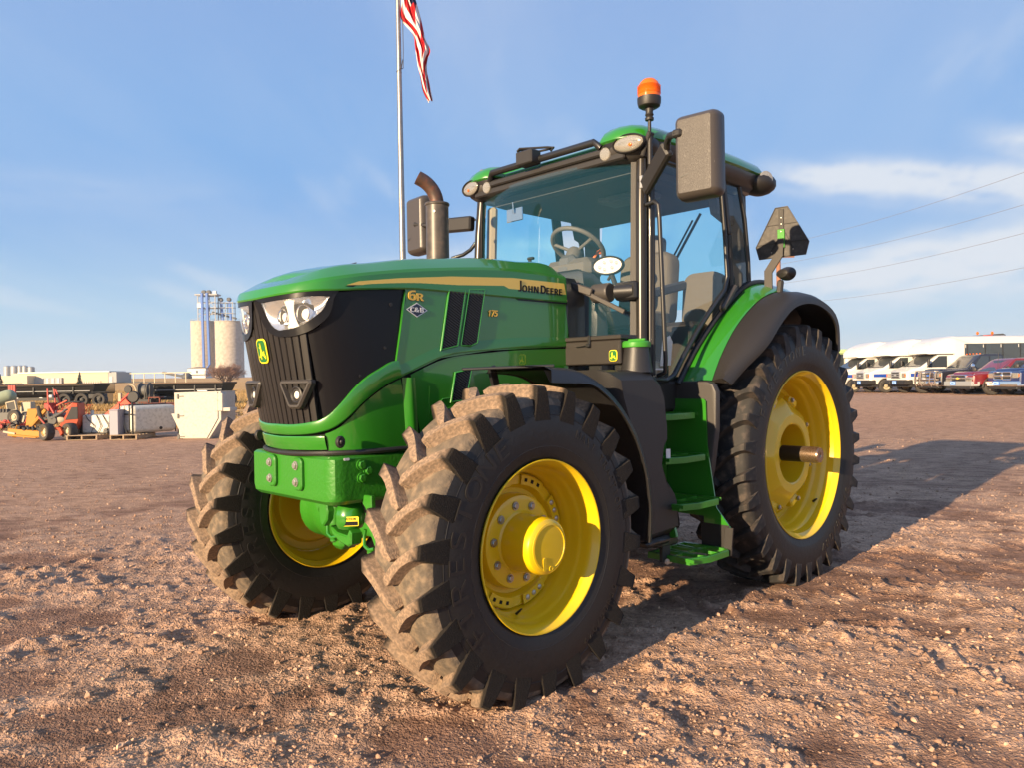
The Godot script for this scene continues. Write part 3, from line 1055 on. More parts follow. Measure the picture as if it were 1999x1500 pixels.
	b.X = facing(n.lerp(ZU, 0.4), c + n * 0.008 + Vector3(0, 0.0, 0))
	b.lathe(pv([0.043, -0.02, 0.043, 0.008, 0.037, 0.011, 0.030, 0.006, 0.022, 0.007, 0.018, 0.003]), 24, 2)
	put("lamp_ring", b, M.black_plastic, w)
	b = mb()
	b.X = facing(n.lerp(ZU, 0.4), c + n * 0.010)
	b.ball(Vector3.ZERO, Vector3(0.019, 0.019, 0.006), 14)
	put("bulb_lens", b, M.lamp_white, w)

func side_marks(h: Node3D, s: float, u_end: float) -> void:
	var X := 0.42
	# yellow stripe with a black keyline
	var ys := pv([3.385, 1.957, 3.315, 1.981, 3.069, 2.016, 2.728, 2.053, 2.26, 2.083, 1.812, 2.085, 1.785, 1.973, 2.205, 1.973, 2.278, 2.012, 2.336, 2.032, 2.836, 2.000, 3.315, 1.963])
	var b := mb()
	side_prism(b, ys, X + 0.002, X + 0.0075, 0.0, s)
	put("stripe", b, M.yellow_decal, h)
	var kl := pv([3.39, 1.953, 3.315, 1.963, 2.836, 2.0, 2.336, 2.032, 2.278, 2.012, 2.205, 1.973, 1.783, 1.973, 1.781, 1.957, 2.213, 1.957, 2.288, 1.996, 2.338, 2.012, 2.836, 1.982, 3.315, 1.950])
	b = mb()
	side_prism(b, kl, X + 0.001, X + 0.0055, 0.0, s)
	put("stripe_shadow_line", b, M.gloss_black, h)
	# raised rim of green under the stripe and round the vents
	for v in [pv([2.741, 1.973, 2.636, 1.980, 2.698, 1.683, 2.801, 1.662]), pv([2.597, 1.985, 2.491, 1.993, 2.554, 1.702, 2.60, 1.684, 2.662, 1.688]), pv([2.707, 1.528, 2.601, 1.545, 2.644, 1.384, 2.738, 1.379])]:
		var g := node("side_vent", h)
		b = mb()
		side_prism(b, v, X + 0.001, X + 0.004, 0.0, s)
		put("vent_back", b, M.dark_hull, g)
		b = mb()
		b.stack(v, [[X, -0.010], [X + 0.006, -0.010], [X + 0.010, -0.005], [X + 0.004, 0.0]], ZU, YU, XU * s, Vector3.ZERO, 0)
		put("vent_frame", b, M.green_paint, g, 60.0)
		# slanted louvres
		var lo := 3.0
		var hi := 0.0
		for w in v:
			lo = minf(lo, w.y)
			hi = maxf(hi, w.y)
		b = mb()
		var k := lo - 0.06
		while k < hi + 0.06:
			var hit := []
			for i in v.size():
				var a: Vector2 = v[i]
				var e: Vector2 = v[(i + 1) % v.size()]
				# line y = k + 0.55 * (z - v[0].x)
				var fa: float = a.y - k - 0.55 * (a.x - v[0].x)
				var fe: float = e.y - k - 0.55 * (e.x - v[0].x)
				if fa * fe < 0.0: hit.append(a.lerp(e, fa / (fa - fe)))
			if hit.size() == 2:
				b.bar(Vector3((X + 0.006) * s, hit[0].y, hit[0].x), Vector3((X + 0.006) * s, hit[1].y, hit[1].x), 0.008, 0.005, XU)
			k += 0.0155
		put("louvre", b, M.vent_black, g)
	# lettering
	var face := func(z: float, y: float, x: float, tilt := 0.0) -> Transform3D:
		return Transform3D(Basis(Vector3(0, 0, -s), YU, Vector3(s, 0, 0)) * Basis(ZU, tilt), Vector3(x * s, y, z))
	run_text("hood_lettering", [["J", 0.070, 0.0], ["OHN", 0.056, 0.005], ["D", 0.070, 0.016], ["EERE", 0.056, 0.004]], 0.385, M.gloss_black, h, s, Vector3(X + 0.009, 2.008, 2.028))
	run_text("model_lettering", [["6", 0.070, 0.0], ["R", 0.054, 0.001]], 0.102, M.black_paint, h, s, Vector3(X + 0.0025, 1.906, 2.968 - 0.002))
	run_text("model_lettering", [["6", 0.070, 0.0], ["R", 0.054, 0.001]], 0.102, M.gold_decal, h, s, Vector3(X + 0.0045, 1.908, 2.968))
	var sl := Transform3D(Basis(XU, Vector3(0.22, 1, 0), ZU), Vector3.ZERO)
	text("power_lettering", "175", 0.050, 0.003, M.black_paint, h, face.call(2.422 - 0.002 * s, 1.866, X + 0.0025) * sl)
	text("power_lettering", "175", 0.050, 0.003, M.gold_decal, h, face.call(2.424, 1.868, X + 0.0045) * sl)
	# dealer's diamond
	var c := Vector2(2.963, 1.860)
	b = mb()
	side_prism(b, pv([c.x + 0.070, c.y, c.x, c.y + 0.038, c.x - 0.070, c.y, c.x, c.y - 0.038]), X + 0.001, X + 0.003, 0.0, s)
	put("dealer_diamond_border", b, M.white_decal, h)
	b = mb()
	side_prism(b, pv([c.x + 0.060, c.y, c.x, c.y + 0.0325, c.x - 0.060, c.y, c.x, c.y - 0.0325]), X + 0.002, X + 0.004, 0.0, s)
	put("dealer_diamond", b, M.navy_decal, h)
	text("dealer_lettering", "C&B", 0.034, 0.002, M.white_decal, h, face.call(c.x, c.y, X + 0.005), "Droid Sans", true, 1.35)
	# scuffs and clips seen through the black flank panel
	for k in [[2.0 + 1.12, 1.88, 0.010], [3.16, 1.66, 0.008], [3.31, 1.52, 0.007]]:
		b = mb()
		b.X = facing(XU * s, Vector3(0.412 * s, k[1], k[0]))
		b.lathe(pv([k[2], 0.0, k[2], 0.002, k[2] * 0.7, 0.003, 0.0, 0.003]), 12, 2)
		put("panel_clip", b, M.black_plastic, h)
	# door seams of the engine panel
	b = mb()
	b.bar(Vector3((X + 0.001) * s, 1.16, 2.90), Vector3((X + 0.001) * s, 1.46, 2.89), 0.004, 0.004, XU)
	b.tube([Vector3((X + 0.0) * s, 1.36, 2.83), Vector3((X) * s, 1.39, 2.80), Vector3(X * s, 1.395, 2.74)], 0.003, 6)
	b.tube([Vector3((X + 0.0) * s, 1.18, 2.86), Vector3((X) * s, 1.30, 2.835), Vector3(X * s, 1.335, 2.80), Vector3(X * s, 1.345, 2.72)], 0.003, 6)
	put("panel_seam", b, M.green_cast, h)

func run_text(called: String, bits: Array, length: float, m: Material, parent: Node3D, s: float, mid_at: Vector3) -> void:
	# a line of letters of mixed size on the hood's side, fitted to a length; mid_at: x outward, y of the base line, z of the middle
	var made := []
	var total := 0.0
	for k in bits:
		var o := text(called, k[0], k[1], 0.003, m, parent, Transform3D.IDENTITY)
		var box: AABB = o.mesh.get_aabb()
		total += k[2]
		made.append([o, box, total])
		total += box.size.x
	var f := length / total
	for k in made:
		var o: MeshInstance3D = k[0]
		var box: AABB = k[1]
		var x: float = (k[2] - total * 0.5) * f - box.position.x * f
		o.transform = Transform3D(Basis(Vector3(0, 0, -s), YU, Vector3(s, 0, 0)) * Basis.from_scale(Vector3(f, 1, 1)), Vector3(mid_at.x * s, mid_at.y - box.position.y, mid_at.z - x * s))

func front_end(t: Node3D) -> void:
	var f := node("front_support", t)
	var b := mb()
	# cast front frame
	b.stack(pv([-0.40, 2.3, -0.42, 2.35, -0.42, 3.40, -0.405, 3.455, -0.36, 3.488, 0.36, 3.488, 0.405, 3.455, 0.42, 3.40, 0.42, 2.35, 0.40, 2.3]), [[0.895, 0.03], [0.915, 0.006], [0.95, 0.0], [1.118, 0.0], [1.128, 0.012], [1.131, 0.03]], XU, ZU, YU)
	put("frame_casting", b, M.green_cast, f)
	for x in [-0.30, 0.10, -0.10, 0.30]:
		pass
	for x in [-0.135, 0.135]:
		b = mb()
		b.X = Transform3D(Basis(), Vector3(x, 1.035, 3.486))
		b.prism(rounded(0.085, 0.165, 0.030, 4), 0.0, 0.022, 0.006, XU, YU, ZU)
		put("bolt_pad", b, M.green_cast, f)
		for y in [1.078, 0.995]: bolt(f, Transform3D(Basis(), Vector3(x - 0.004, y, 3.508)), 0.017, M.zinc)
	for s in [1.0, -1.0]:
		for k in [[3.319, 1.085], [3.281, 1.054], [3.317, 1.020]]: bolt(f, facing(XU * s, Vector3(0.42 * s, k[1], k[0])), 0.020, M.green_cast)
		b = mb()
		b.prism(rounded(0.03, 0.012, 0.003, 2), 0.0, 0.003, 0.0, ZU, YU, XU * s, Vector3(0.42 * s, 1.118, 3.40))
		put("warning_sticker", b, M.white_decal, f)
	# front axle with suspension, seen under the casting
	var a := node("front_axle", t)
	b = mb()
	b.stack(pv([-0.62, 2.70, -0.62, 2.90, -0.3, 2.95, 0.3, 2.95, 0.62, 2.90, 0.62, 2.70, 0.3, 2.66, -0.3, 2.66]), [[0.60, 0.03], [0.64, 0.0], [0.78, 0.0], [0.82, 0.03]], XU, ZU, YU)
	put("axle_beam", b, M.green_cast, a)
	for s in [1.0, -1.0]:
		b = mb()
		b.lathe(pv([0.0, 0.42, 0.17, 0.42, 0.20, 0.46, 0.215, 0.56, 0.19, 0.66, 0.20, 0.70, 0.20, 0.76, 0.0, 0.76]), 26, 0, Vector3(0, 0.7057, 2.8))
		if s < 0:
			for i in b.p.size(): b.p[i].x *= -1
		put("final_drive", b, M.green_cast, a)
		b = mb()
		b.box(Vector3(0.56 * s, 0.91, 2.80), Vector3(0.12, 0.10, 0.14), 0.025)
		b.box(Vector3(0.56 * s, 0.50, 2.80), Vector3(0.12, 0.10, 0.14), 0.025)
		put("steering_knuckle", b, M.green_cast, a)
		# suspension cylinder
		b = mb()
		b.lathe(pv([0.0, 0.66, 0.05, 0.66, 0.055, 0.68, 0.055, 0.88, 0.0, 0.88]), 16, 1, Vector3(0.30 * s, 0, 3.02))
		put("suspension_cylinder", b, M.green_cast, a)
	# accumulator low at the front, with its bracket, label and shackles
	b = mb()
	b.lathe(pv([0.0, 0.748, 0.04, 0.750, 0.062, 0.760, 0.073, 0.782, 0.0755, 0.800, 0.074, 0.812, 0.0755, 0.816, 0.0755, 0.828, 0.073, 0.836, 0.067, 0.860, 0.050, 0.884, 0.028, 0.896, 0.024, 0.915, 0.0, 0.915]), 28, 1, Vector3(0.285, 0, 3.30))
	put("accumulator", b, M.green_paint, a, 50.0)
	var lb := Transform3D(Basis(Vector3(0.93, 0.09, -0.36).normalized(), YU, Vector3(0.36, 0, 0.93).normalized()), Vector3(0.352, 0.803, 3.345))
	b = mb()
	b.X = lb
	b.prism(rounded(0.11, 0.046, 0.005, 2), 0.0, 0.003, 0.0, XU, YU, ZU)
	put("caution_label", b, M.badge_yellow, a)
	b = mb()
	b.X = lb
	b.prism(rounded(0.102, 0.020, 0.003, 2), 0.0031, 0.0045, 0.0, XU, YU, ZU, Vector3(0, -0.010, 0))
	put("caution_panel", b, M.gloss_black, a)
	text("caution_lettering", "CAUTION", 0.018, 0.0015, M.gloss_black, a, lb * Transform3D(Basis(), Vector3(0.0, 0.012, 0.004)))
	b = mb()
	b.prism(pv([-0.040, 0.17, 0.055, 0.17, 0.060, 0.06, 0.068, 0.045, 0.058, 0.0, 0.020, -0.035, -0.005, -0.02, -0.015, 0.04, -0.020, 0.11]), -0.022, 0.022, 0.007, XU, YU, ZU, Vector3(0.165, 0.800, 3.375))
	put("hanger_plate", b, M.green_cast, a)
	b = mb()
	b.prism(pv([0.04, 0.16, 0.03, 0.06, -0.02, -0.01, -0.06, 0.04, -0.075, 0.09, -0.05, 0.16]), -0.04, 0.03, 0.014, XU, YU, ZU, Vector3(0.105, 0.82, 3.335))
	put("hanger_forging", b, M.green_cast, a)
	for k in [[0.455, 0.835, 3.29, 1.0], [0.475, 0.715, 3.28, 0.85]]:
		b = mb()
		b.prism(pv([-0.055, 0.10, 0.022, 0.10, 0.026, -0.02, 0.012, -0.03, -0.03, 0.035, -0.06, 0.06]), -0.014, 0.014, 0.005, XU, YU, ZU, Vector3(k[0], k[1], k[2]))
		put("side_forging", b, M.green_cast, a)
	b = mb()
	b.prism(pv([-0.100, 0.025, -0.085, -0.015, -0.02, -0.045, 0.06, -0.060, 0.088, -0.045, 0.092, 0.01, 0.070, 0.025, 0.05, -0.005, -0.04, 0.0]), -0.035, 0.035, 0.008, XU, YU, ZU, Vector3(0.275, 0.735, 3.315))
	put("lower_bracket", b, M.green_cast, a)
	for k in [Vector3(0.16, 0.735, 3.34), Vector3(0.43, 0.705, 3.30)]:
		b = mb()
		b.tube([k + Vector3(-0.01, 0.06, 0), k + Vector3(-0.022, 0.02, 0), k + Vector3(-0.005, -0.018, 0.01), k + Vector3(0.03, -0.032, 0.01), k + Vector3(0.06, -0.025, 0)], 0.0085, 8)
		b.ball(k + Vector3(0.03, -0.046, 0.0), Vector3(0.021, 0.013, 0.017), 10)
		put("shackle", b, M.green_paint, a)
	b = mb()
	b.tube([Vector3(0.30, 0.915, 3.30), Vector3(0.31, 0.95, 3.22), Vector3(0.33, 0.94, 3.0)], 0.012, 8)
	b.tube([Vector3(0.05, 0.90, 3.25), Vector3(0.10, 0.84, 3.15), Vector3(0.25, 0.83, 3.05), Vector3(0.40, 0.86, 3.0)], 0.014, 8)
	put("hydraulic_hose", b, M.black_plastic, a)
	b = mb()
	b.box(Vector3(0.0, 0.86, 3.10), Vector3(0.78, 0.14, 0.05), 0.01)
	put("stone_guard", b, M.black_paint, a)
	b = mb()
	b.lathe(pv([0.0, 0.50, 0.045, 0.50, 0.05, 0.51, 0.05, 0.60, 0.043, 0.61, 0.043, 0.64, 0.05, 0.65, 0.05, 0.74, 0.0, 0.74]), 18, 0, Vector3(0, 0.885, 3.05))
	put("steering_cylinder", b, M.green_cast, a)
	b = mb()
	b.bar(Vector3(0.0, 0.80, 2.6), Vector3(0.0, 0.72, 0.4), 0.55, 0.5, XU, 0.04)
	put("transmission_case", b, M.green_cast, t)
	b = mb()
	b.bar(Vector3(-0.85, 0.91, 0.0), Vector3(0.72, 0.91, 0.0), 0.28, 0.28, YU, 0.06)
	put("rear_axle_housing", b, M.green_cast, t)

func bolt(parent: Node3D, where: Transform3D, r: float, m: Material) -> void:
	var o := MeshInstance3D.new()
	o.name = "bolt"
	var key := "bolt%d" % int(r * 10000)
	if not has_meta(key):
		var b := mb()
		b.lathe(pv([0.0, 0.006, r * 1.35, 0.006, r * 1.35, 0.0]), 14, 2)
		var hex := PackedVector2Array()
		for i in 6: hex.append(Vector2.from_angle(TAU * i / 6 + 0.2) * r)
		b.prism(hex, 0.004, r * 0.95, r * 0.12, XU, YU, ZU)
		set_meta(key, b.mesh())
	o.mesh = get_meta(key)
	o.material_override = m
	parent.add_child(o, true)
	o.transform = where

# ---------------------------------------------------------------- wheels
func lug_mesh(R: float, stations: Array, s: float, clean: float) -> ArrayMesh:
	# stations: [w_top, r_top, w_base, r_base, arc, half width at the top, half width at the base]; w outward from the tyre's middle
	var b := mb()
	var r := []
	var n := stations.size()
	for i in n:
		var k: Array = stations[i]
		var p: Array = stations[maxi(i - 1, 0)]
		var q: Array = stations[mini(i + 1, n - 1)]
		var d := Vector2(q[2] - p[2], q[4] - p[4])
		if d.length() < 0.004 or i >= n - 4: d = Vector2(1, 0)
		d = d.normalized()
		var side := Vector2(-d.y, d.x)   # (along w, along arc)
		var ring := PackedVector3Array()
		for e in [[-1.0, 0.0], [-1.0, 0.35], [-1.0, 0.90], [-0.86, 1.0], [0.86, 1.0], [1.0, 0.90], [1.0, 0.35], [1.0, 0.0]]:
			var f: float = e[1]
			var hw: float = lerpf(k[6], k[5], minf(pow(f, 0.55) * 1.05, 1.0))
			var w: float = lerpf(k[2], k[0], f) + side.x * hw * e[0]
			var rr: float = lerpf(k[3], k[1], f)
			var an: float = (k[4] + side.y * hw * e[0]) / R
			ring.append(Vector3(w * s, rr * cos(an), rr * sin(an)))
		r.append(ring)
	b.rows(r, true, true)
	# mud clings to the tread face; the shoulders are rubbed clean
	var edge: float = stations[-4][0]
	b.uses_col = true
	for v in b.p:
		var k := smoothstep(edge - 0.040, edge - 0.010, absf(v.x) + 0.005 * sin(v.z * 190.0 + v.y * 130.0))
		b.c.append(Color(1, 1, 1).lerp(Color(clean, clean, clean), k))
	return b.mesh(26.0)

func wheels(t: Node3D) -> void:
	var fl := [[-0.022, 0.752, -0.020, 0.700, 0.024, 0.010, 0.022], [0.002, 0.765, 0.0, 0.700, 0.002, 0.023, 0.040], [0.045, 0.765, 0.045, 0.700, -0.046, 0.022, 0.038], [0.095, 0.763, 0.095, 0.698, -0.090, 0.022, 0.038], [0.145, 0.759, 0.143, 0.692, -0.121, 0.024, 0.040], [0.176, 0.755, 0.170, 0.682, -0.135, 0.028, 0.046], [0.1985, 0.749, 0.187, 0.660, -0.143, 0.033, 0.058], [0.2050, 0.740, 0.193, 0.640, -0.145, 0.034, 0.064], [0.2095, 0.690, 0.199, 0.610, -0.145, 0.044, 0.074], [0.2060, 0.585, 0.203, 0.570, -0.145, 0.070, 0.090]]
	var rl := []
	for k in fl: rl.append([k[0] * 1.13, k[1] + 0.190 if k[0] < 0.16 else 0.955 - (0.765 - k[1]) * 0.95, k[2] * 1.13, k[3] + 0.198, k[4] * 1.08, k[5] * 0.80, k[6] * 0.78])
	var lugs := {"f1": lug_mesh(0.765, fl, 1.0, 0.05), "f-1": lug_mesh(0.765, fl, -1.0, 0.05), "r1": lug_mesh(0.955, rl, 1.0, 0.75), "r-1": lug_mesh(0.955, rl, -1.0, 0.75)}
	for s in [1.0, -1.0]:
		front_wheel(t, s, lugs)
		rear_wheel(t, s, lugs)

func tyre(parent: Node3D, prof: PackedVector2Array, cy: float, sides: int, m: Material, tread_from: int, tread_m: Material) -> void:
	# prof: (radius, distance from the middle plane) from one bead over the tread to the other; flattened where it meets the ground
	for part in 2:
		var b := mb()
		var runs := [[0, tread_from], [prof.size() - 1 - tread_from, prof.size() - 1]] if part == 0 else [[tread_from, prof.size() - 1 - tread_from]]
		for r in runs:
			var q := PackedVector2Array()
			for i in range(r[0], r[1] + 1): q.append(prof[i])
			b.lathe(q, sides, 0)
		for i in b.p.size():
			if b.p[i].y < -cy + 0.012: b.p[i].y = -cy + 0.012
		put("sidewall" if part == 0 else "tread_base", b, m if part == 0 else tread_m, parent, 60.0)

func arc_text(parent: Node3D, s: String, R: float, x: float, a0: float, size: float, width: float, step: float, side: float, m: Material, inward := false) -> void:
	# raised letters round a sidewall; a0: angle of the text's middle, clockwise from the top as seen from outside
	for i in s.length():
		if s[i] == " ": continue
		var a := a0 + (i - (s.length() - 1) * 0.5) * step / R * (-1.0 if inward else 1.0)
		var radial := Vector3(0, cos(a), -sin(a) * side)
		var right := Vector3(0, -sin(a), -cos(a) * side)
		if inward:
			radial = -radial
			right = -right
		var n := XU * side
		text("sidewall_letter", s[i], size, 0.004, m, parent, Transform3D(Basis(right, radial, n), (radial * (-R if inward else R)) + n * x), "Droid Sans", false, width)

func front_wheel(t: Node3D, s: float, lugs: Dictionary) -> void:
	var cy := 0.7057
	var w := node("front_wheel", t, Vector3(0.955 * s, cy, 2.80))
	var half := pv([0.392, 0.172, 0.405, 0.186, 0.425, 0.196, 0.45, 0.2005, 0.453, 0.2035, 0.475, 0.207, 0.52, 0.2105, 0.56, 0.2095, 0.60, 0.205, 0.632, 0.1985, 0.64, 0.199, 0.662, 0.192, 0.685, 0.184, 0.700, 0.165, 0.707, 0.12, 0.711, 0.06])
	var prof := PackedVector2Array()
	for k in half: prof.append(Vector2(k.x, -k.y))
	prof.append(Vector2(0.712, 0))
	for i in half.size(): prof.append(half[half.size() - 1 - i])
	tyre(w, prof, cy, 88, M.rubber, 11, M.dusty_tread)
	for i in 22:
		for k in [1.0, -1.0]:
			var o := MeshInstance3D.new()
			o.name = "tread_lug"
			o.mesh = lugs["f1" if k > 0 else "f-1"]
			o.material_override = M.muddy_rubber
			w.add_child(o, true)
			# rolling forward turns about +x
			o.rotation.x = TAU * (i + (0.5 if k > 0 else 0.0)) / 22.0 + 0.06
	# the rim
	var b := mb()
	var rim := pv([0.392, 0.172, 0.400, 0.186, 0.4045, 0.192, 0.407, 0.1975, 0.4045, 0.2025, 0.399, 0.2015, 0.394, 0.194, 0.386, 0.182, 0.374, 0.165, 0.369, 0.140, 0.367, 0.118, 0.360, 0.108, 0.352, 0.090, 0.350, 0.066, 0.341, 0.052, 0.333, 0.030, 0.331, 0.004, 0.327, -0.012, 0.327, -0.05, 0.345, -0.09, 0.367, -0.12, 0.37, -0.16, 0.392, -0.182, 0.405, -0.19, 0.407, -0.196, 0.401, -0.20, 0.392, -0.172])
	b.lathe(_x(rim, s), 72, 0)
	put("rim", b, M.yellow_paint, w, 32.0)
	# wheel centre disc with its mounting ring
	b = mb()
	b.lathe(_x(pv([0.327, -0.012, 0.318, -0.002, 0.275, 0.0, 0.268, -0.006, 0.255, -0.03, 0.235, -0.034, 0.0, -0.034]), s), 48, 0)
	put("wheel_disc", b, M.yellow_paint, w, 32.0)
	b = mb()
	b.lathe(_x(pv([0.0, 0.225, 0.105, 0.225, 0.117, 0.222, 0.128, 0.213, 0.1345, 0.195, 0.1355, 0.165, 0.1365, 0.07, 0.140, 0.045, 0.150, 0.038, 0.205, 0.036, 0.222, 0.030, 0.228, 0.012, 0.232, -0.034]), s), 56, 0)
	put("hub", b, M.yellow_paint, w, 30.0)
	b = mb()
	b.lathe(_x(pv([0.100, 0.2251, 0.102, 0.2285, 0.112, 0.2270, 0.114, 0.2245]), s), 40, 0)
	b.X = facing(XU * s, Vector3(0.225 * s, -0.075, 0.035))
	b.prism(rounded(0.024, 0.062, 0.011, 3), 0.0, 0.004, 0.001, XU, YU, ZU)
	b.X = facing(XU * s, Vector3(0.225 * s, -0.100, -0.006 * s))
	b.lathe(pv([0.013, 0.0, 0.013, 0.006, 0.009, 0.006, 0.008, 0.002, 0.0, 0.002]), 14, 2)
	put("hub_plug", b, M.yellow_paint, w)
	for i in 10:
		var a := TAU * (i + 0.3) / 10.0
		bolt(w, facing(XU * s, Vector3(0.037 * s, cos(a) * 0.180, sin(a) * 0.180)), 0.0155, M.steel)
	for i in 8:
		# oblong lugs of the adjustable rim, three holes or bolts in each
		var a := TAU * (i + 0.5) / 8.0
		b = mb()
		var r := []
		for k in [[0.268, 0.004], [0.272, 0.010], [0.318, 0.010], [0.324, 0.004]]:
			var row := PackedVector3Array()
			for j in 7:
				var c := a + (j / 6.0 - 0.5) * 0.52
				row.append(Vector3(k[1] * s, cos(c) * k[0], sin(c) * k[0]))
			r.append(row)
		b.rows(r)
		put("rim_lug", b, M.yellow_paint, w)
		for j in 3:
			var c := a + (j - 1) * 0.155
			if i % 2 == 0:
				b = mb()
				b.X = facing(XU * s, Vector3(0.010 * s, cos(c) * 0.296, sin(c) * 0.296), Vector3(0, cos(c), sin(c)))
				b.ball(Vector3.ZERO, Vector3(0.014, 0.014, 0.008), 12)
				put("wheel_bolt", b, M.zinc, w)
			else:
				b = mb()
				b.X = facing(XU * s, Vector3(0.0102 * s, cos(c) * 0.296, sin(c) * 0.296), Vector3(0, cos(c), sin(c)))
				b.box(Vector3(0, 0, 0.0012), Vector3(0.017, 0.017, 0.002))
				put("square_hole", b, M.dark_hull, w)
	b = mb()
	b.tube([Vector3(0.05 * s, -0.335, 0.05), Vector3(0.07 * s, -0.318, 0.05), Vector3(0.085 * s, -0.305, 0.05)], [0.007, 0.006, 0.004], 8)
	put("valve_stem", b, M.black_plastic, w)
	# sidewall writing
	if s > 0:
		arc_text(w, "FIRESTONE", 0.545, 0.2100, deg_to_rad(-78), 0.115, 1.5, 0.112, s, M.rubber_letters)
		arc_text(w, "MAXI TRACTION", 0.556, 0.2098, deg_to_rad(52), 0.050, 1.1, 0.043, s, M.rubber_letters)
		arc_text(w, "420/90R30", 0.575, 0.2085, deg_to_rad(136), 0.046, 1.1, 0.040, s, M.rubber_letters, true)
	else:
		# the inner face of the far wheel
		var inner := node("inner_lettering", w)
		arc_text(inner, "FIRESTONE", 0.545, 0.2100, deg_to_rad(-88), 0.10, 1.45, 0.105, 1.0, M.rubber_letters)
	for k in [-1.0, 1.0]:
		for n in 2:
			b = mb()
			b.lathe(_x(pv([0.468 + n * 0.148, 0.2060 - n * 0.004, 0.4695 + n * 0.148, 0.2075 - n * 0.0035, 0.471 + n * 0.148, 0.2065 - n * 0.004]), k), 88, 0)
			for i in b.p.size():
				if b.p[i].y < -cy + 0.012: b.p[i].y = -cy + 0.012
			put("moulding_line", b, M.rubber_letters, w)

func _x(a: PackedVector2Array, s: float) -> PackedVector2Array:
	var r := PackedVector2Array()
	for v in a: r.append(Vector2(v.x, v.y * s))
	return r

func rear_wheel(t: Node3D, s: float, lugs: Dictionary) -> void:
	var cy := 0.9093
	var w := node("rear_wheel", t, Vector3(0.93 * s, cy, 0.0))
	var half := pv([0.592, 0.186, 0.605, 0.198, 0.625, 0.209, 0.66, 0.222, 0.664, 0.226, 0.69, 0.230, 0.73, 0.234, 0.77, 0.234, 0.80, 0.230, 0.826, 0.224, 0.834, 0.225, 0.856, 0.215, 0.878, 0.206, 0.893, 0.185, 0.901, 0.13, 0.905, 0.06])
	var prof := PackedVector2Array()
	for k in half: prof.append(Vector2(k.x, -k.y))
	prof.append(Vector2(0.907, 0))
	for i in half.size(): prof.append(half[half.size() - 1 - i])
	tyre(w, prof, cy, 96, M.rubber, 11, M.rear_tread)
	for i in 30:
		for k in [1.0, -1.0]:
			var o := MeshInstance3D.new()
			o.name = "tread_lug"
			o.mesh = lugs["r1" if k > 0 else "r-1"]
			o.material_override = M.rear_tread
			w.add_child(o, true)
			o.rotation.x = TAU * (i + (0.5 if k > 0 else 0.0)) / 30.0 + 0.03
	var b := mb()
	b.lathe(_x(pv([0.592, 0.184, 0.602, 0.194, 0.610, 0.199, 0.613, 0.2045, 0.610, 0.2095, 0.604, 0.2085, 0.598, 0.200, 0.590, 0.188, 0.574, 0.172, 0.569, 0.140, 0.566, 0.118, 0.556, 0.106, 0.546, 0.084, 0.543, 0.055, 0.533, 0.040, 0.522, 0.016, 0.519, -0.016, 0.510, -0.03, 0.509, -0.07, 0.53, -0.10, 0.566, -0.13, 0.569, -0.17, 0.592, -0.19, 0.61, -0.2, 0.613, -0.205, 0.604, -0.209, 0.592, -0.184]), s), 88, 0)
	put("rim", b, M.yellow_paint, w, 32.0)
	b = mb()
	b.lathe(_x(pv([0.509, -0.05, 0.47, -0.045, 0.44, -0.08, 0.40, -0.10, 0.36, -0.10, 0.0, -0.10]), s), 56, 0)
	put("wheel_disc", b, M.yellow_paint, w, 32.0)
	# heavy cast centre: a faceted dish with a flat ring and an open bore
	b = mb()
	var r := []
	for k in [[0.425, -0.09, 0.0], [0.412, -0.03, 0.7], [0.398, 0.030, 1.0], [0.352, 0.072, 1.0], [0.300, 0.106, 0.5], [0.285, 0.112, 0.0], [0.226, 0.112, 0.0], [0.216, 0.106, 0.0], [0.213, 0.09, 0.0], [0.205, -0.06, 0.0], [0.20, -0.10, 0.0]]:
		var ring := PackedVector3Array()
		for j in 64:
			var a := TAU * j / 64.0
			# eight flats
			var oct := fposmod(a, TAU / 8) - TAU / 16
			var flat: float = cos(TAU / 16) / cos(oct)
			var rad: float = k[0] * lerpf(1.0, flat * 1.03, k[2])
			ring.append(Vector3(k[1] * s, cos(a) * rad, sin(a) * rad))
		r.append(ring)
	b.rows(r, true)
	put("cast_centre", b, M.yellow_paint, w, 20.0)
	for i in 8:
		var a := TAU * (i + 0.5) / 8.0
		b = mb()
		b.X = Transform3D(Basis(XU, a), Vector3.ZERO)
		b.box(Vector3(0.018 * s, 0.405, 0.0), Vector3(0.06, 0.06, 0.12), 0.012)
		put("casting_pad", b, M.yellow_paint, w)
		bolt(w, facing(XU * s, Vector3(0.055 * s, cos(a + 0.1) * 0.405, sin(a + 0.1) * 0.405)), 0.014, M.steel)
	b = mb()
	b.lathe(_x(pv([0.0, 0.03, 0.058, 0.03, 0.058, 0.186]), s), 32, 0)
	put("axle_shaft", b, M.shaft_dark, w)
	b = mb()
	b.lathe(_x(pv([0.0585, 0.186, 0.0585, 0.300, 0.053, 0.313, 0.02, 0.313, 0.012, 0.306, 0.0, 0.306]), s), 32, 0)
	put("axle_end", b, M.greasy_steel, w)
	b = mb()
	b.lathe(_x(pv([0.12, -0.09, 0.12, -0.03, 0.09, -0.02, 0.058, -0.02]), s), 32, 0)
	put("axle_hub", b, M.yellow_paint, w)
	b = mb()
	b.tube([Vector3(0.09 * s, -0.40, -0.375), Vector3(0.11 * s, -0.385, -0.36), Vector3(0.128 * s, -0.375, -0.35)], [0.010, 0.009, 0.006], 8)
	put("valve_stem", b, M.black_plastic, w)
	if s > 0:
		arc_text(w, "FIRESTONE", 0.755, 0.2345, deg_to_rad(-35), 0.090, 1.3, 0.098, s, M.rubber_letters)
		arc_text(w, "480/80R46", 0.745, 0.2345, deg_to_rad(140), 0.085, 1.2, 0.075, s, M.rubber_letters, true)

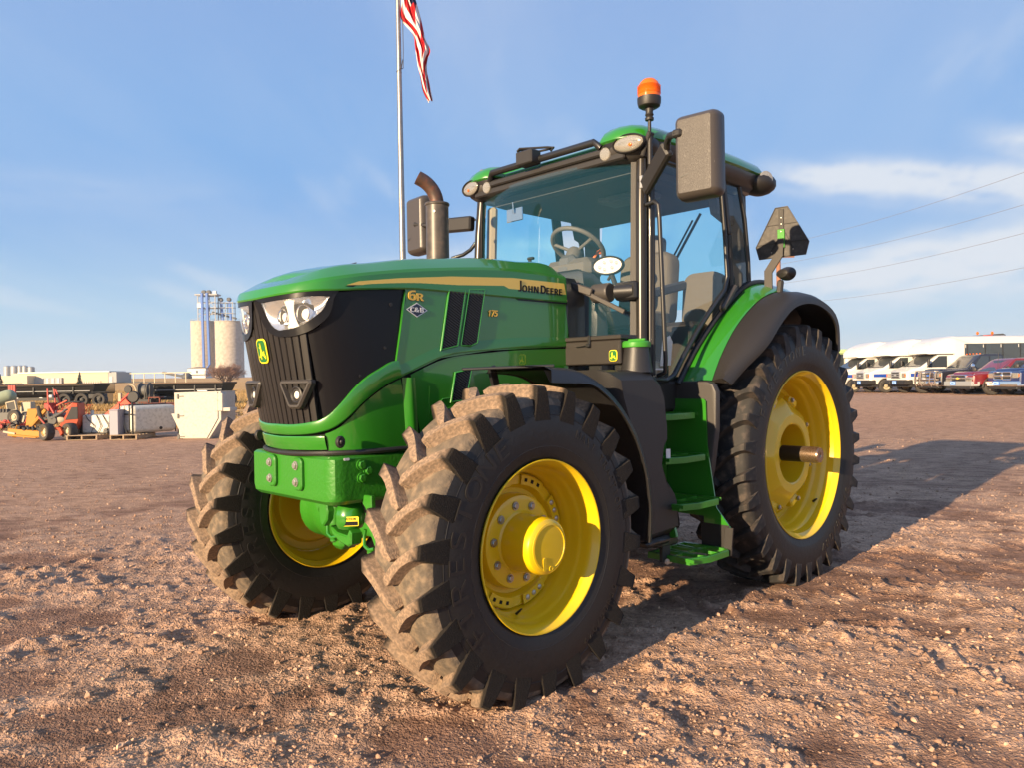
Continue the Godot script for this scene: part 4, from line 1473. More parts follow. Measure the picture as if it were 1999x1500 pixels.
# ---------------------------------------------------------------- cab, fenders and fittings
func roof_outline() -> PackedVector2Array:
	var o := PackedVector2Array()
	# right half then mirrored: (x, z)
	var h := pv([0.0, 1.36, 0.34, 1.37, 0.41, 1.41, 0.47, 1.505, 0.55, 1.565, 0.66, 1.570, 0.76, 1.535, 0.82, 1.46, 0.855, 1.30, 0.875, 0.9, 0.875, 0.4, 0.86, 0.08, 0.82, -0.05, 0.70, -0.10, 0.35, -0.13, 0.0, -0.14])
	for v in h: o.append(v)
	for i in range(h.size() - 2, 0, -1): o.append(Vector2(-h[i].x, h[i].y))
	return o

func pane(called: String, zy: PackedVector2Array, x: float, parent: Node3D, s: float) -> void:
	var b := mb()
	var tr := Geometry2D.triangulate_polygon(zy)
	for i in range(0, tr.size(), 3):
		b.t(Vector3(x * s, zy[tr[i]].y, zy[tr[i]].x), Vector3(x * s, zy[tr[i + 1]].y, zy[tr[i + 1]].x), Vector3(x * s, zy[tr[i + 2]].y, zy[tr[i + 2]].x))
	put(called, b, M.cab_glass, parent)

func cab(t: Node3D) -> void:
	var c := node("cab", t)
	# roof: black pan, green shell
	var o := roof_outline()
	var b := mb()
	b.stack(o, [[2.865, 0.10], [2.88, 0.05], [2.93, 0.02], [2.985, 0.012]], XU, ZU, YU)
	put("roof_pan", b, M.black_paint, c, 50.0)
	b = mb()
	b.stack(o, [[2.975, 0.012], [2.985, -0.002], [3.01, -0.002], [3.045, 0.02], [3.075, 0.06], [3.095, 0.12], [3.105, 0.2]], XU, ZU, YU)
	put("roof_shell", b, M.green_paint, c, 50.0)
	# front lamp pods at the roof corners
	for s in [1.0, -1.0]:
		var p := node("roof_lamp_pod", c)
		b = mb()
		b.ball(Vector3(0.655 * s, 2.940, 1.41), Vector3(0.205, 0.098, 0.145), 24)
		put("pod_shell", b, M.grey_plastic, p)
		b = mb()
		b.ball(Vector3(0.545 * s, 2.945, 1.475), Vector3(0.080, 0.082, 0.075), 18)
		put("lamp_recess", b, M.dark_hull, p)
		b = mb()
		b.X = facing(Vector3(0.15 * s, -0.1, 1), Vector3(0.735 * s, 2.945, 1.535))
		b.stack(oval(0.225, 0.118, 28), [[-0.08, 0.0], [0.012, 0.0], [0.018, 0.005], [0.010, 0.010]], XU, YU, ZU, Vector3.ZERO, 0)
		put("lamp_rim", b, M.black_plastic, p)
		b = mb()
		b.X = facing(Vector3(0.15 * s, -0.1, 1), Vector3(0.735 * s, 2.945, 1.538))
		b.stack(oval(0.205, 0.098, 28), [[0.0, 0.0], [0.008, 0.006], [0.012, 0.02], [0.013, 0.035]], XU, YU, ZU)
		put("oval_lens", b, M.lamp_glitter, p, 50.0)
		b = mb()
		b.X = facing(Vector3(0.15 * s, -0.1, 1), Vector3(0.755 * s, 2.932, 1.548))
		b.ball(Vector3(0, 0, 0.004), Vector3(0.012, 0.010, 0.003), 10)
		put("turn_bulb", b, M.amber, p)
		b = mb()
		b.X = facing(Vector3(0.05 * s, -0.12, 1), Vector3(0.556 * s, 2.915, 1.545))
		b.lathe(pv([0.042, -0.05, 0.042, 0.0, 0.037, 0.006, 0.0, 0.009]), 22, 2)
		put("round_lens", b, M.lamp_glitter, p)
		b = mb()
		b.ball(Vector3(0.545 * s, 2.985, 1.535), Vector3(0.016, 0.011, 0.012), 10)
		put("camera_lens", b, M.chrome, p)
		# rear corner lamp
		var q := node("rear_roof_lamp", c)
		b = mb()
		b.ball(Vector3(0.80 * s, 2.935, 0.0), Vector3(0.125, 0.085, 0.15), 18)
		put("pod_shell", b, M.black_plastic, q)
		b = mb()
		b.X = facing(Vector3(0.86 * s, 0.05, 0.5), Vector3(0.888 * s, 2.955, 0.055))
		b.lathe(pv([0.055, -0.04, 0.055, 0.006, 0.050, 0.010, 0.0, 0.012]), 22, 2)
		put("round_lens", b, M.lamp_glitter, q)
	# front rail with its light bar and the green edge seen behind it
	b = mb()
	b.bar(Vector3(-0.5, 2.985, 1.44), Vector3(0.5, 2.985, 1.44), 0.06, 0.05, YU, 0.008)
	put("green_roof_rail", b, M.green_paint, c)
	b = mb()
	b.tube([Vector3(-0.52, 2.965, 1.54), Vector3(-0.48, 3.005, 1.56), Vector3(0.48, 3.005, 1.56), Vector3(0.52, 2.965, 1.54)], 0.024, 10)
	put("visor_tube", b, M.black_paint, c)
	b = mb()
	b.bar(Vector3(-0.56, 2.935, 1.50), Vector3(0.56, 2.935, 1.50), 0.10, 0.045, YU, 0.01)
	b.bar(Vector3(-0.70, 2.885, 1.50), Vector3(0.70, 2.885, 1.50), 0.08, 0.05, YU, 0.01)
	put("windscreen_header", b, M.black_plastic, c)
	b = mb()
	b.box(Vector3(-0.07, 3.015, 1.60), Vector3(0.155, 0.095, 0.10), 0.008)
	b.tube([Vector3(-0.145, 3.075, 1.63), Vector3(-0.135, 3.092, 1.62), Vector3(0.02, 3.092, 1.50), Vector3(0.06, 3.085, 1.48), Vector3(0.05, 3.06, 1.50)], 0.008, 8)
	b.tube([Vector3(-0.145, 3.075, 1.63), Vector3(-0.14, 3.09, 1.60), Vector3(-0.11, 3.092, 1.48), Vector3(0.04, 3.09, 1.46)], 0.008, 8)
	put("roof_camera_box", b, M.black_plastic, c)
	# pillars
	for s in [1.0, -1.0]:
		b = mb()
		b.tube([Vector3(0.765 * s, 1.45, 1.475), Vector3(0.765 * s, 2.1, 1.465), Vector3(0.755 * s, 2.6, 1.44), Vector3(0.745 * s, 2.90, 1.415)], 0.036, 14)
		put("front_pillar", b, M.pillar_black, c)
		b = mb()
		b.bar(Vector3(0.80 * s, 1.50, 1.425), Vector3(0.785 * s, 2.88, 1.375), 0.03, 0.05, XU, 0.006)
		put("pillar_seal", b, M.black_plastic, c)
		b = mb()
		for y in [2.72, 2.36, 2.02]:
			b.X = facing(Vector3(0.3 * s, 0, 1), Vector3(0.762 * s, y, 1.475))
			b.lathe(pv([0.009, 0.0, 0.009, 0.004, 0.0, 0.002]), 10, 2)
		put("pillar_screw", b, M.dark_hull, c)
		# inner trim of the pillar
		b = mb()
		b.bar(Vector3(0.715 * s, 1.6, 1.40), Vector3(0.70 * s, 2.82, 1.35), 0.06, 0.09, XU, 0.02)
		put("pillar_trim", b, M.beige_trim if s < 0 else M.grey_trim, c)
		# door
		var d := node("cab_door", c)
		var poly := pv([1.40, 2.875, 1.43, 1.475, 1.26, 1.465, 1.17, 1.50, 1.05, 1.63, 0.88, 1.80, 0.66, 1.99, 0.52, 2.10, 0.475, 2.20, 0.50, 2.50, 0.56, 2.875])
		if s > 0: pane("door_glass", poly, 0.795, d, s)
		else: put("door_glass", mb().prism(poly, 0.790, 0.796, 0.0, ZU, YU, XU * s), M.tinted_glass, d, 20.0)
		b = mb()
		var pts := []
		for k in poly: pts.append(Vector3(0.797 * s, k.y, k.x))
		pts.append(pts[0])
		b.tube(pts, 0.017, 8)
		put("door_frame", b, M.black_paint, d, 60.0)
		if s > 0:
			b = mb()
			b.tube([Vector3(0.80, 2.565, 1.45), Vector3(0.86, 2.575, 1.45), Vector3(0.885, 2.55, 1.445), Vector3(0.89, 2.48, 1.445), Vector3(0.89, 1.60, 1.40), Vector3(0.885, 1.52, 1.40), Vector3(0.83, 1.50, 1.40)], 0.0145, 10)
			put("grab_rail", b, M.black_paint, c, 60.0)
		else:
			b = mb()
			b.tube([Vector3(-0.79, 2.55, 1.45), Vector3(-0.83, 2.50, 1.47), Vector3(-0.86, 2.46, 1.52), Vector3(-0.94, 2.44, 1.56), Vector3(-0.97, 2.40, 1.57), Vector3(-0.98, 2.20, 1.55), Vector3(-0.98, 1.7, 1.5)], 0.0145, 10)
			put("grab_rail", b, M.black_paint, c, 60.0)
		# rear quarter
		b = mb()
		b.bar(Vector3(0.79 * s, 2.08, 0.43), Vector3(0.79 * s, 2.50, 0.45), 0.045, 0.05, XU, 0.008)
		b.bar(Vector3(0.79 * s, 2.50, 0.45), Vector3(0.785 * s, 2.88, 0.515), 0.045, 0.05, XU, 0.008)
		put("middle_pillar", b, M.black_plastic, c)
		pane("quarter_glass", pv([0.49, 2.87, 0.43, 2.50, 0.40, 2.10, 0.15, 2.16, 0.16, 2.35, 0.20, 2.65, 0.27, 2.87]), 0.785, c, s)
		b = mb()
		b.tube([Vector3(0.785 * s, 2.90, 0.275), Vector3(0.785 * s, 2.65, 0.195), Vector3(0.785 * s, 2.35, 0.15), Vector3(0.785 * s, 2.13, 0.14)], 0.018, 8)
		put("rear_pillar", b, M.black_paint, c)
		b = mb()
		b.bar(Vector3(0.70 * s, 1.7, 0.13), Vector3(0.70 * s, 2.85, 0.16), 0.14, 0.07, ZU, 0.02)
		put("rear_pillar_trim", b, M.grey_trim, c)
		b = mb()
		b.prism(pv([0.45, 2.84, 0.13, 2.84, 0.13, 2.60, 0.40, 2.68]), 0.62, 0.70, 0.01, ZU, YU, XU * s)
		put("roof_trim", b, M.grey_trim, c)
	# windscreen, bowed between the pillars
	b = mb()
	var r := []
	for i in 13:
		var f := i / 12.0 * 2.0 - 1.0
		var row := PackedVector3Array()
		for j in 5:
			var g := j / 4.0
			row.append(Vector3(f * 0.735, lerpf(1.5, 2.885, g), 1.49 + 0.13 * (1.0 - f * f) - 0.055 * g))
		r.append(row)
	b.rows(r)
	put("windscreen", b, M.cab_glass, c, 60.0)
	for s in [1.0, -1.0]:
		b = mb()
		b.rows([PackedVector3Array([Vector3(0.74 * s, 1.5, 1.492), Vector3(0.735 * s, 2.885, 1.437)]), PackedVector3Array([Vector3(0.70 * s, 1.5, 1.515), Vector3(0.695 * s, 2.885, 1.460)])])
		put("windscreen_edge", b, M.black_plastic, c)
	b = mb()
	b.X = Transform3D(Basis(XU, -0.09), Vector3(0, 2.44, 0.06))
	b.box(Vector3.ZERO, Vector3(1.36, 0.82, 0.006))
	put("rear_window", b, M.tinted_glass, c, 20.0)
	b = mb()
	b.tube([Vector3(0.3, 2.80, 0.0), Vector3(0.05, 2.42, 0.02), Vector3(-0.12, 2.20, 0.05)], 0.011, 6)
	b.tube([Vector3(0.22, 2.76, -0.01), Vector3(-0.18, 2.14, 0.03)], 0.008, 6)
	put("rear_wiper", b, M.black_plastic, c)
	# floor pan and sill under the doors
	b = mb()
	b.box(Vector3(0, 1.36, 0.86), Vector3(1.56, 0.20, 1.22), 0.02)
	b.box(Vector3(0, 1.55, 0.30), Vector3(1.10, 0.7, 0.5), 0.03)
	put("floor_pan", b, M.black_plastic, c)
	b = mb()
	b.box(Vector3(0, 1.475, 0.95), Vector3(1.46, 0.03, 0.95), 0.005)
	put("floor_mat", b, M.grey_plastic, c)
	b = mb()
	b.box(Vector3(0.72, 1.545, 1.27), Vector3(0.06, 0.10, 0.20), 0.02)
	put("storage_bin", b, M.beige_trim, c)
	# headliner with radio
	b = mb()
	b.stack(pv([-0.66, 0.12, -0.66, 1.36, 0.66, 1.36, 0.66, 0.12]), [[2.795, 0.05], [2.815, 0.0], [2.87, 0.0]], XU, ZU, YU)
	put("headliner", b, M.headliner, c)
	b = mb()
	b.box(Vector3(0.30, 2.775, 0.95), Vector3(0.42, 0.05, 0.22), 0.015)
	b.box(Vector3(0.30, 2.752, 1.0), Vector3(0.20, 0.02, 0.12), 0.006)
	put("radio_console", b, M.grey_trim, c)
	b = mb()
	b.box(Vector3(-0.47, 2.73, 1.34), Vector3(0.17, 0.10, 0.012), 0.004)
	b.tube([Vector3(-0.47, 2.82, 1.36), Vector3(-0.47, 2.74, 1.35)], 0.008, 6)
	put("inside_mirror", b, M.mirror_glass, c)
	# steering wheel and dash
	var sw := node("steering_wheel", c)
	var tilt := Transform3D(Basis(XU, -0.62), Vector3(0.0, 2.44, 1.17))
	b = mb()
	b.X = tilt
	var ring := []
	for i in 33: ring.append(Vector3(cos(TAU * i / 32) * 0.198, 0, sin(TAU * i / 32) * 0.198))
	b.tube(ring, 0.017, 10, false)
	put("wheel_rim", b, M.grey_light, sw, 60.0)
	b = mb()
	b.X = tilt
	for a in [0.35, PI - 0.35, -PI / 2]: b.tube([Vector3(0, -0.05, 0), Vector3(cos(a) * 0.12, -0.02, sin(a) * 0.12), Vector3(cos(a) * 0.196, 0, sin(a) * 0.196)], 0.013, 8)
	b.lathe(pv([0.0, -0.03, 0.05, -0.035, 0.06, -0.06, 0.055, -0.12, 0.0, -0.13]), 16, 1)
	put("wheel_hub", b, M.grey_light, sw)
	b = mb()
	b.bar(Vector3(0, 2.36, 1.21), Vector3(0, 1.5, 1.40), 0.22, 0.16, XU, 0.04)
	put("steering_column", b, M.grey_trim, c)
	b = mb()
	b.box(Vector3(0.02, 2.26, 1.24), Vector3(0.42, 0.15, 0.20), 0.04)
	put("instrument_dash", b, M.grey_light, c)
	b = mb()
	b.stack(pv([-0.34, 1.30, -0.34, 1.52, 0.34, 1.52, 0.34, 1.30]), [[1.6, -0.02], [2.12, 0.0], [2.20, 0.05], [2.235, 0.13]], XU, ZU, YU)
	put("dash_cowl", b, M.dash_dark, c)
	b = mb()
	b.tube([Vector3(0.05, 2.36, 1.06), Vector3(0.08, 2.41, 1.04), Vector3(0.10, 2.42, 1.04), Vector3(0.11, 2.39, 1.05)], 0.010, 8)
	put("shuttle_lever", b, M.orange_plastic, c)
	b = mb()
	b.box(Vector3(-0.34, 2.30, 1.32), Vector3(0.03, 0.16, 0.02), 0.006)
	b.box(Vector3(-0.33, 2.385, 1.32), Vector3(0.06, 0.02, 0.03), 0.006)
	put("phone_bracket", b, M.black_plastic, c)
	# seats
	var st := node("driver_seat", c)
	b = mb()
	b.X = Transform3D(Basis(XU, -0.12), Vector3(0.03, 2.17, 0.36))
	b.stack(rounded(0.50, 0.60, 0.10, 5), [[-0.06, 0.05], [-0.05, 0.0], [0.04, 0.0], [0.07, 0.03], [0.06, 0.10]], XU, YU, ZU)
	put("seat_back", b, M.seat_cloth, st, 50.0)
	b = mb()
	b.X = Transform3D(Basis(XU, -0.12), Vector3(0.03, 2.53, 0.31))
	b.stack(rounded(0.24, 0.16, 0.05, 4), [[-0.05, 0.03], [-0.04, 0.0], [0.04, 0.0], [0.05, 0.03]], XU, YU, ZU)
	put("headrest", b, M.grey_light, st, 50.0)
	b = mb()
	b.stack(rounded(0.52, 0.50, 0.10, 4), [[1.86, 0.03], [1.88, 0.0], [1.97, 0.0], [1.99, 0.03]], XU, ZU, YU, Vector3(0.03, 0, 0.62))
	put("seat_cushion", b, M.seat_cloth, st, 50.0)
	b = mb()
	b.box(Vector3(0.03, 1.68, 0.60), Vector3(0.36, 0.40, 0.36), 0.05)
	put("seat_base", b, M.black_plastic, st)
	b = mb()
	b.bar(Vector3(0.33, 2.08, 0.85), Vector3(0.33, 2.20, 0.30), 0.07, 0.05, XU, 0.015)
	put("armrest", b, M.dash_dark, st)
	b = mb()
	b.X = Transform3D(Basis(XU, -0.1), Vector3(0.48, 2.06, 0.26))
	b.stack(rounded(0.34, 0.44, 0.09, 4), [[-0.05, 0.04], [-0.04, 0.0], [0.04, 0.0], [0.06, 0.04]], XU, YU, ZU)
	put("passenger_seat", b, M.seat_cloth, c, 50.0)
	b = mb()
	b.bar(Vector3(-0.36, 2.02, 1.0), Vector3(-0.40, 2.10, 0.35), 0.24, 0.14, XU, 0.04)
	b.tube([Vector3(-0.35, 2.05, 0.95), Vector3(-0.30, 2.25, 1.0)], 0.014, 8)
	put("control_console", b, M.grey_trim, c)
	b = mb()
	b.X = Transform3D(Basis(YU, 0.5), Vector3(-0.22, 2.40, 0.95))
	b.box(Vector3.ZERO, Vector3(0.05, 0.19, 0.03), 0.014)
	b.box(Vector3(-0.03, 0.0, 0.0), Vector3(0.06, 0.03, 0.03), 0.008)
	put("corner_display", b, M.dash_dark, c)
	b = mb()
	b.X = Transform3D(Basis(Vector3(0, 0, -1), Vector3(0.1, 1, 0.05).normalized(), XU), Vector3(0.775, 1.66, 1.22))
	b.prism(pv([-0.065, -0.10, 0.055, -0.095, 0.065, 0.06, 0.03, 0.10, -0.05, 0.07]), 0.0, 0.002, 0.0, XU, YU, ZU)
	b.box(Vector3(-0.12, -0.12, -0.02), Vector3(0.16, 0.01, 0.12))
	put("paperwork", b, M.paper, c)

func polar(a: float, r: float) -> Vector2:
	# (z, y) round the rear axle; a is measured from straight ahead upwards
	return Vector2(cos(a) * r, 0.9093 + sin(a) * r)

func fenders(t: Node3D) -> void:
	for s in [1.0, -1.0]:
		# rear fender: green inner part and black extension; edge lines as (z, y)
		var inner := pv([1.115, 1.43, 0.914, 1.650, 0.66, 1.86, 0.43, 2.02, 0.20, 2.145, -0.05, 2.19, -0.30, 2.165, -0.60, 2.05, -0.85, 1.86, -1.0, 1.62])
		var bound := pv([0.995, 1.462, 0.888, 1.613, 0.707, 1.798, 0.486, 1.952, 0.253, 2.062, -0.029, 2.115, -0.30, 2.09, -0.58, 1.98, -0.80, 1.80, -0.92, 1.60])
		var outer := pv([1.00, 1.452, 0.835, 1.590, 0.665, 1.735, 0.455, 1.900, 0.235, 2.015, -0.06, 2.052, -0.33, 2.00, -0.52, 1.89, -0.60, 1.79, -0.625, 1.68])
		var fo := node("rear_fender", t)
		var ci := _curve(inner, 28)
		var cb := _curve(bound, 28)
		var co := _curve(outer, 28)
		var b := mb()
		var r := []
		for i in 29:
			var k := i / 28.0
			r.append(PackedVector3Array([Vector3(0.70 * s, ci[i].y - 0.16, ci[i].x - 0.10), Vector3(0.775 * s, ci[i].y - 0.03, ci[i].x - 0.015), Vector3(0.80 * s, ci[i].y, ci[i].x), Vector3(0.84 * s, lerpf(ci[i].y, cb[i].y, 0.25) + 0.008, lerpf(ci[i].x, cb[i].x, 0.25) + 0.004), Vector3(0.92 * s, lerpf(ci[i].y, cb[i].y, 0.7) + 0.014, lerpf(ci[i].x, cb[i].x, 0.7) + 0.008), Vector3(0.97 * s, cb[i].y, cb[i].x)]))
		b.rows(r)
		put("fender_panel", b, M.green_paint, fo, 60.0)
		b = mb()
		r = []
		for i in 29:
			var k := i / 28.0
			var m := cb[i].lerp(co[i], 0.5)
			var out := 1.19 - 0.10 * smoothstep(0.25, 0.0, k) - 0.05 * smoothstep(0.8, 1.0, k)
			var nrm := (cb[i] - Vector2(0.0, 0.9093)).normalized()
			var th := nrm * 0.028
			var lo := co[i] - nrm * 0.05
			r.append(PackedVector3Array([Vector3(0.968 * s, cb[i].y - 0.004, cb[i].x - 0.003), Vector3(lerpf(0.97, out, 0.5) * s, m.y + 0.018, m.x + 0.010), Vector3((out - 0.03) * s, co[i].y + 0.022, co[i].x + 0.014), Vector3(out * s, co[i].y - 0.005, co[i].x - 0.003), Vector3(out * s, lo.y, lo.x), Vector3((out - 0.015) * s, lo.y, lo.x), Vector3((out - 0.02) * s, co[i].y - 0.01, co[i].x - 0.006), Vector3(0.97 * s, cb[i].y - th.y, cb[i].x - th.x)]))
		b.rows(r)
		for e in [0, 28]:
			for j in 3: b.q(r[e][j], r[e][j + 1], r[e][6 - j], r[e][7 - j])
		put("fender_extension", b, M.fender_black, fo, 50.0)
		b = mb()
		r = []
		for i in 29:
			var nn := (cb[i] - Vector2(0.0, 0.9093)).normalized() * 0.030
			r.append(PackedVector3Array([Vector3(0.71 * s, ci[i].y - 0.19, ci[i].x - 0.10), Vector3(0.80 * s, ci[i].y - nn.y, ci[i].x - nn.x), Vector3(0.985 * s, cb[i].y - nn.y, cb[i].x - nn.x)]))
		b.rows(r)
		put("fender_liner", b, M.black_paint, fo, 60.0)
		b = mb()
		r = []
		for i in 29: r.append(PackedVector3Array([Vector3(0.70 * s, ci[i].y - 0.17, ci[i].x - 0.10), Vector3(0.70 * s, 1.2, ci[i].x * 0.75)]))
		b.rows(r)
		put("fender_skirt", b, M.black_paint, fo)
		# black seal between glass and fender
		b = mb()
		var pts := []
		for i in range(0, 17): pts.append(Vector3(0.797 * s, ci[i].y + 0.010, ci[i].x + 0.008))
		b.tube(pts, 0.020, 8)
		put("fender_seal", b, M.black_plastic, fo, 60.0)
		b = mb()
		b.X = Transform3D(Basis(ZU, 0.0), Vector3(0.82 * s, 2.075, 0.47))
		b.bar(Vector3(0, -0.12, 0.13), Vector3(0, 0.06, -0.06), 0.05, 0.05, XU, 0.015)
		put("hinge_cover", b, M.grey_plastic, fo)
		# front fender
		var ff := node("front_fender", t)
		b = mb()
		r = []
		for i in 31:
			var k := i / 30.0
			var a := deg_to_rad(lerpf(79.0, -8.0, k))   # measured up from straight back
			var R := 0.865 + 0.02 * sin(PI * k)
			var cz := 2.80 - cos(a) * R
			var y := 0.7057 + sin(a) * R - 0.012 * smoothstep(0.1, 0.0, k)
			if k < 0.12:
				cz += 0.10 * (0.12 - k) / 0.12
			var nrm := Vector2(-cos(a), sin(a))
			var wi := 0.70
			var wo := 1.165
			var lipd := 0.028 + 0.02 * smoothstep(0.2, 0.05, k)
			r.append(PackedVector3Array([Vector3(wi * s, y - nrm.y * 0.02, cz - nrm.x * 0.02), Vector3((wi + 0.02) * s, y, cz), Vector3((wi + 0.25) * s, y + nrm.y * 0.016, cz + nrm.x * 0.016), Vector3((wo - 0.06) * s, y + nrm.y * 0.008, cz + nrm.x * 0.008), Vector3((wo - 0.012) * s, y - nrm.y * 0.012, cz - nrm.x * 0.012), Vector3(wo * s, y - nrm.y * lipd * 1.5, cz - nrm.x * lipd * 1.5), Vector3((wo - 0.012) * s, y - nrm.y * lipd * 1.5, cz - nrm.x * lipd * 1.5), Vector3((wo - 0.06) * s, y - nrm.y * 0.010, cz - nrm.x * 0.010), Vector3((wi + 0.02) * s, y - nrm.y * 0.014, cz - nrm.x * 0.014)]))
		b.rows(r)
		put("fender_shell", b, M.fender_plastic, ff, 60.0)
		b = mb()
		b.bar(Vector3(0.72 * s, 1.56, 2.72), Vector3(0.72 * s, 1.20, 2.62), 0.05, 0.02, XU, 0.004)
		b.bar(Vector3(0.72 * s, 1.22, 2.64), Vector3(0.60 * s, 0.95, 2.72), 0.06, 0.03, XU, 0.006)
		b.bar(Vector3(0.70 * s, 1.545, 2.90), Vector3(1.05 * s, 1.555, 2.60), 0.03, 0.015, YU, 0.004)
		put("fender_bracket", b, M.black_paint, ff)

func _curve(p: PackedVector2Array, n: int) -> PackedVector2Array:
	var c := Curve2D.new()
	for i in p.size():
		var d := (p[mini(i + 1, p.size() - 1)] - p[maxi(i - 1, 0)]) / 6.0
		c.add_point(p[i], -d, d)
	var o := PackedVector2Array()
	for i in n + 1: o.append(c.sample_baked(c.get_baked_length() * i / n, true))
	return o

func mirror(t: Node3D, s: float) -> void:
	var m := node("side_mirror", t)
	var turn := Basis(YU, (0.10 if s > 0 else -0.10))
	var b := mb()
	b.X = Transform3D(turn, Vector3(1.315, 2.712, 1.68) if s > 0 else Vector3(-1.43, 2.775, 1.50))
	b.stack(rounded(0.265, 0.475, 0.045, 5), [[-0.055, 0.012], [-0.048, 0.0], [-0.01, 0.0], [0.018, 0.005], [0.036, 0.013], [0.048, 0.023], [0.056, 0.035]], XU, YU, ZU)
	put("mirror_shell", b, M.mirror_shell, m, 62.0)
	b = mb()
	b.X = Transform3D(turn, Vector3(1.315, 2.712, 1.68) if s > 0 else Vector3(-1.43, 2.775, 1.50))
	b.prism(rounded(0.24, 0.44, 0.04, 5), -0.057, -0.052, 0.0, XU, YU, ZU)
	put("mirror_glass", b, M.mirror_glass, m)
	b = mb()
	b.X = Transform3D(turn, Vector3(1.315, 2.712, 1.68) if s > 0 else Vector3(-1.43, 2.775, 1.50))
	b.bar(Vector3(-0.085, -0.115, 0.052), Vector3(0.115, -0.06, 0.036), 0.005, 0.016, ZU)
	put("shell_seam", b, M.black_paint, m)
	b = mb()
	if s > 0:
		b.bar(Vector3(0.80, 2.66, 1.47), Vector3(1.08, 2.82, 1.63), 0.10, 0.05, ZU, 0.012)
		b.tube([Vector3(1.07, 2.81, 1.62), Vector3(1.10, 2.845, 1.66), Vector3(1.15, 2.855, 1.71), Vector3(1.22, 2.845, 1.745)], 0.020, 10)
		b.box(Vector3(1.22, 2.845, 1.735), Vector3(0.06, 0.045, 0.05), 0.01)
	else:
		b.bar(Vector3(-0.80, 2.70, 1.47), Vector3(-1.12, 2.72, 1.52), 0.11, 0.07, ZU, 0.012)
		b.bar(Vector3(-1.12, 2.72, 1.52), Vector3(-1.43, 2.78, 1.55), 0.04, 0.04, ZU, 0.012)
	put("mirror_arm", b, M.black_plastic, m)
	if s > 0:
		b = mb()
		b.bar(Vector3(0.80, 2.66, 1.50), Vector3(0.80, 2.74, 1.50), 0.022, 0.014, ZU, 0.003)
		put("arm_bracket", b, M.zinc, m)

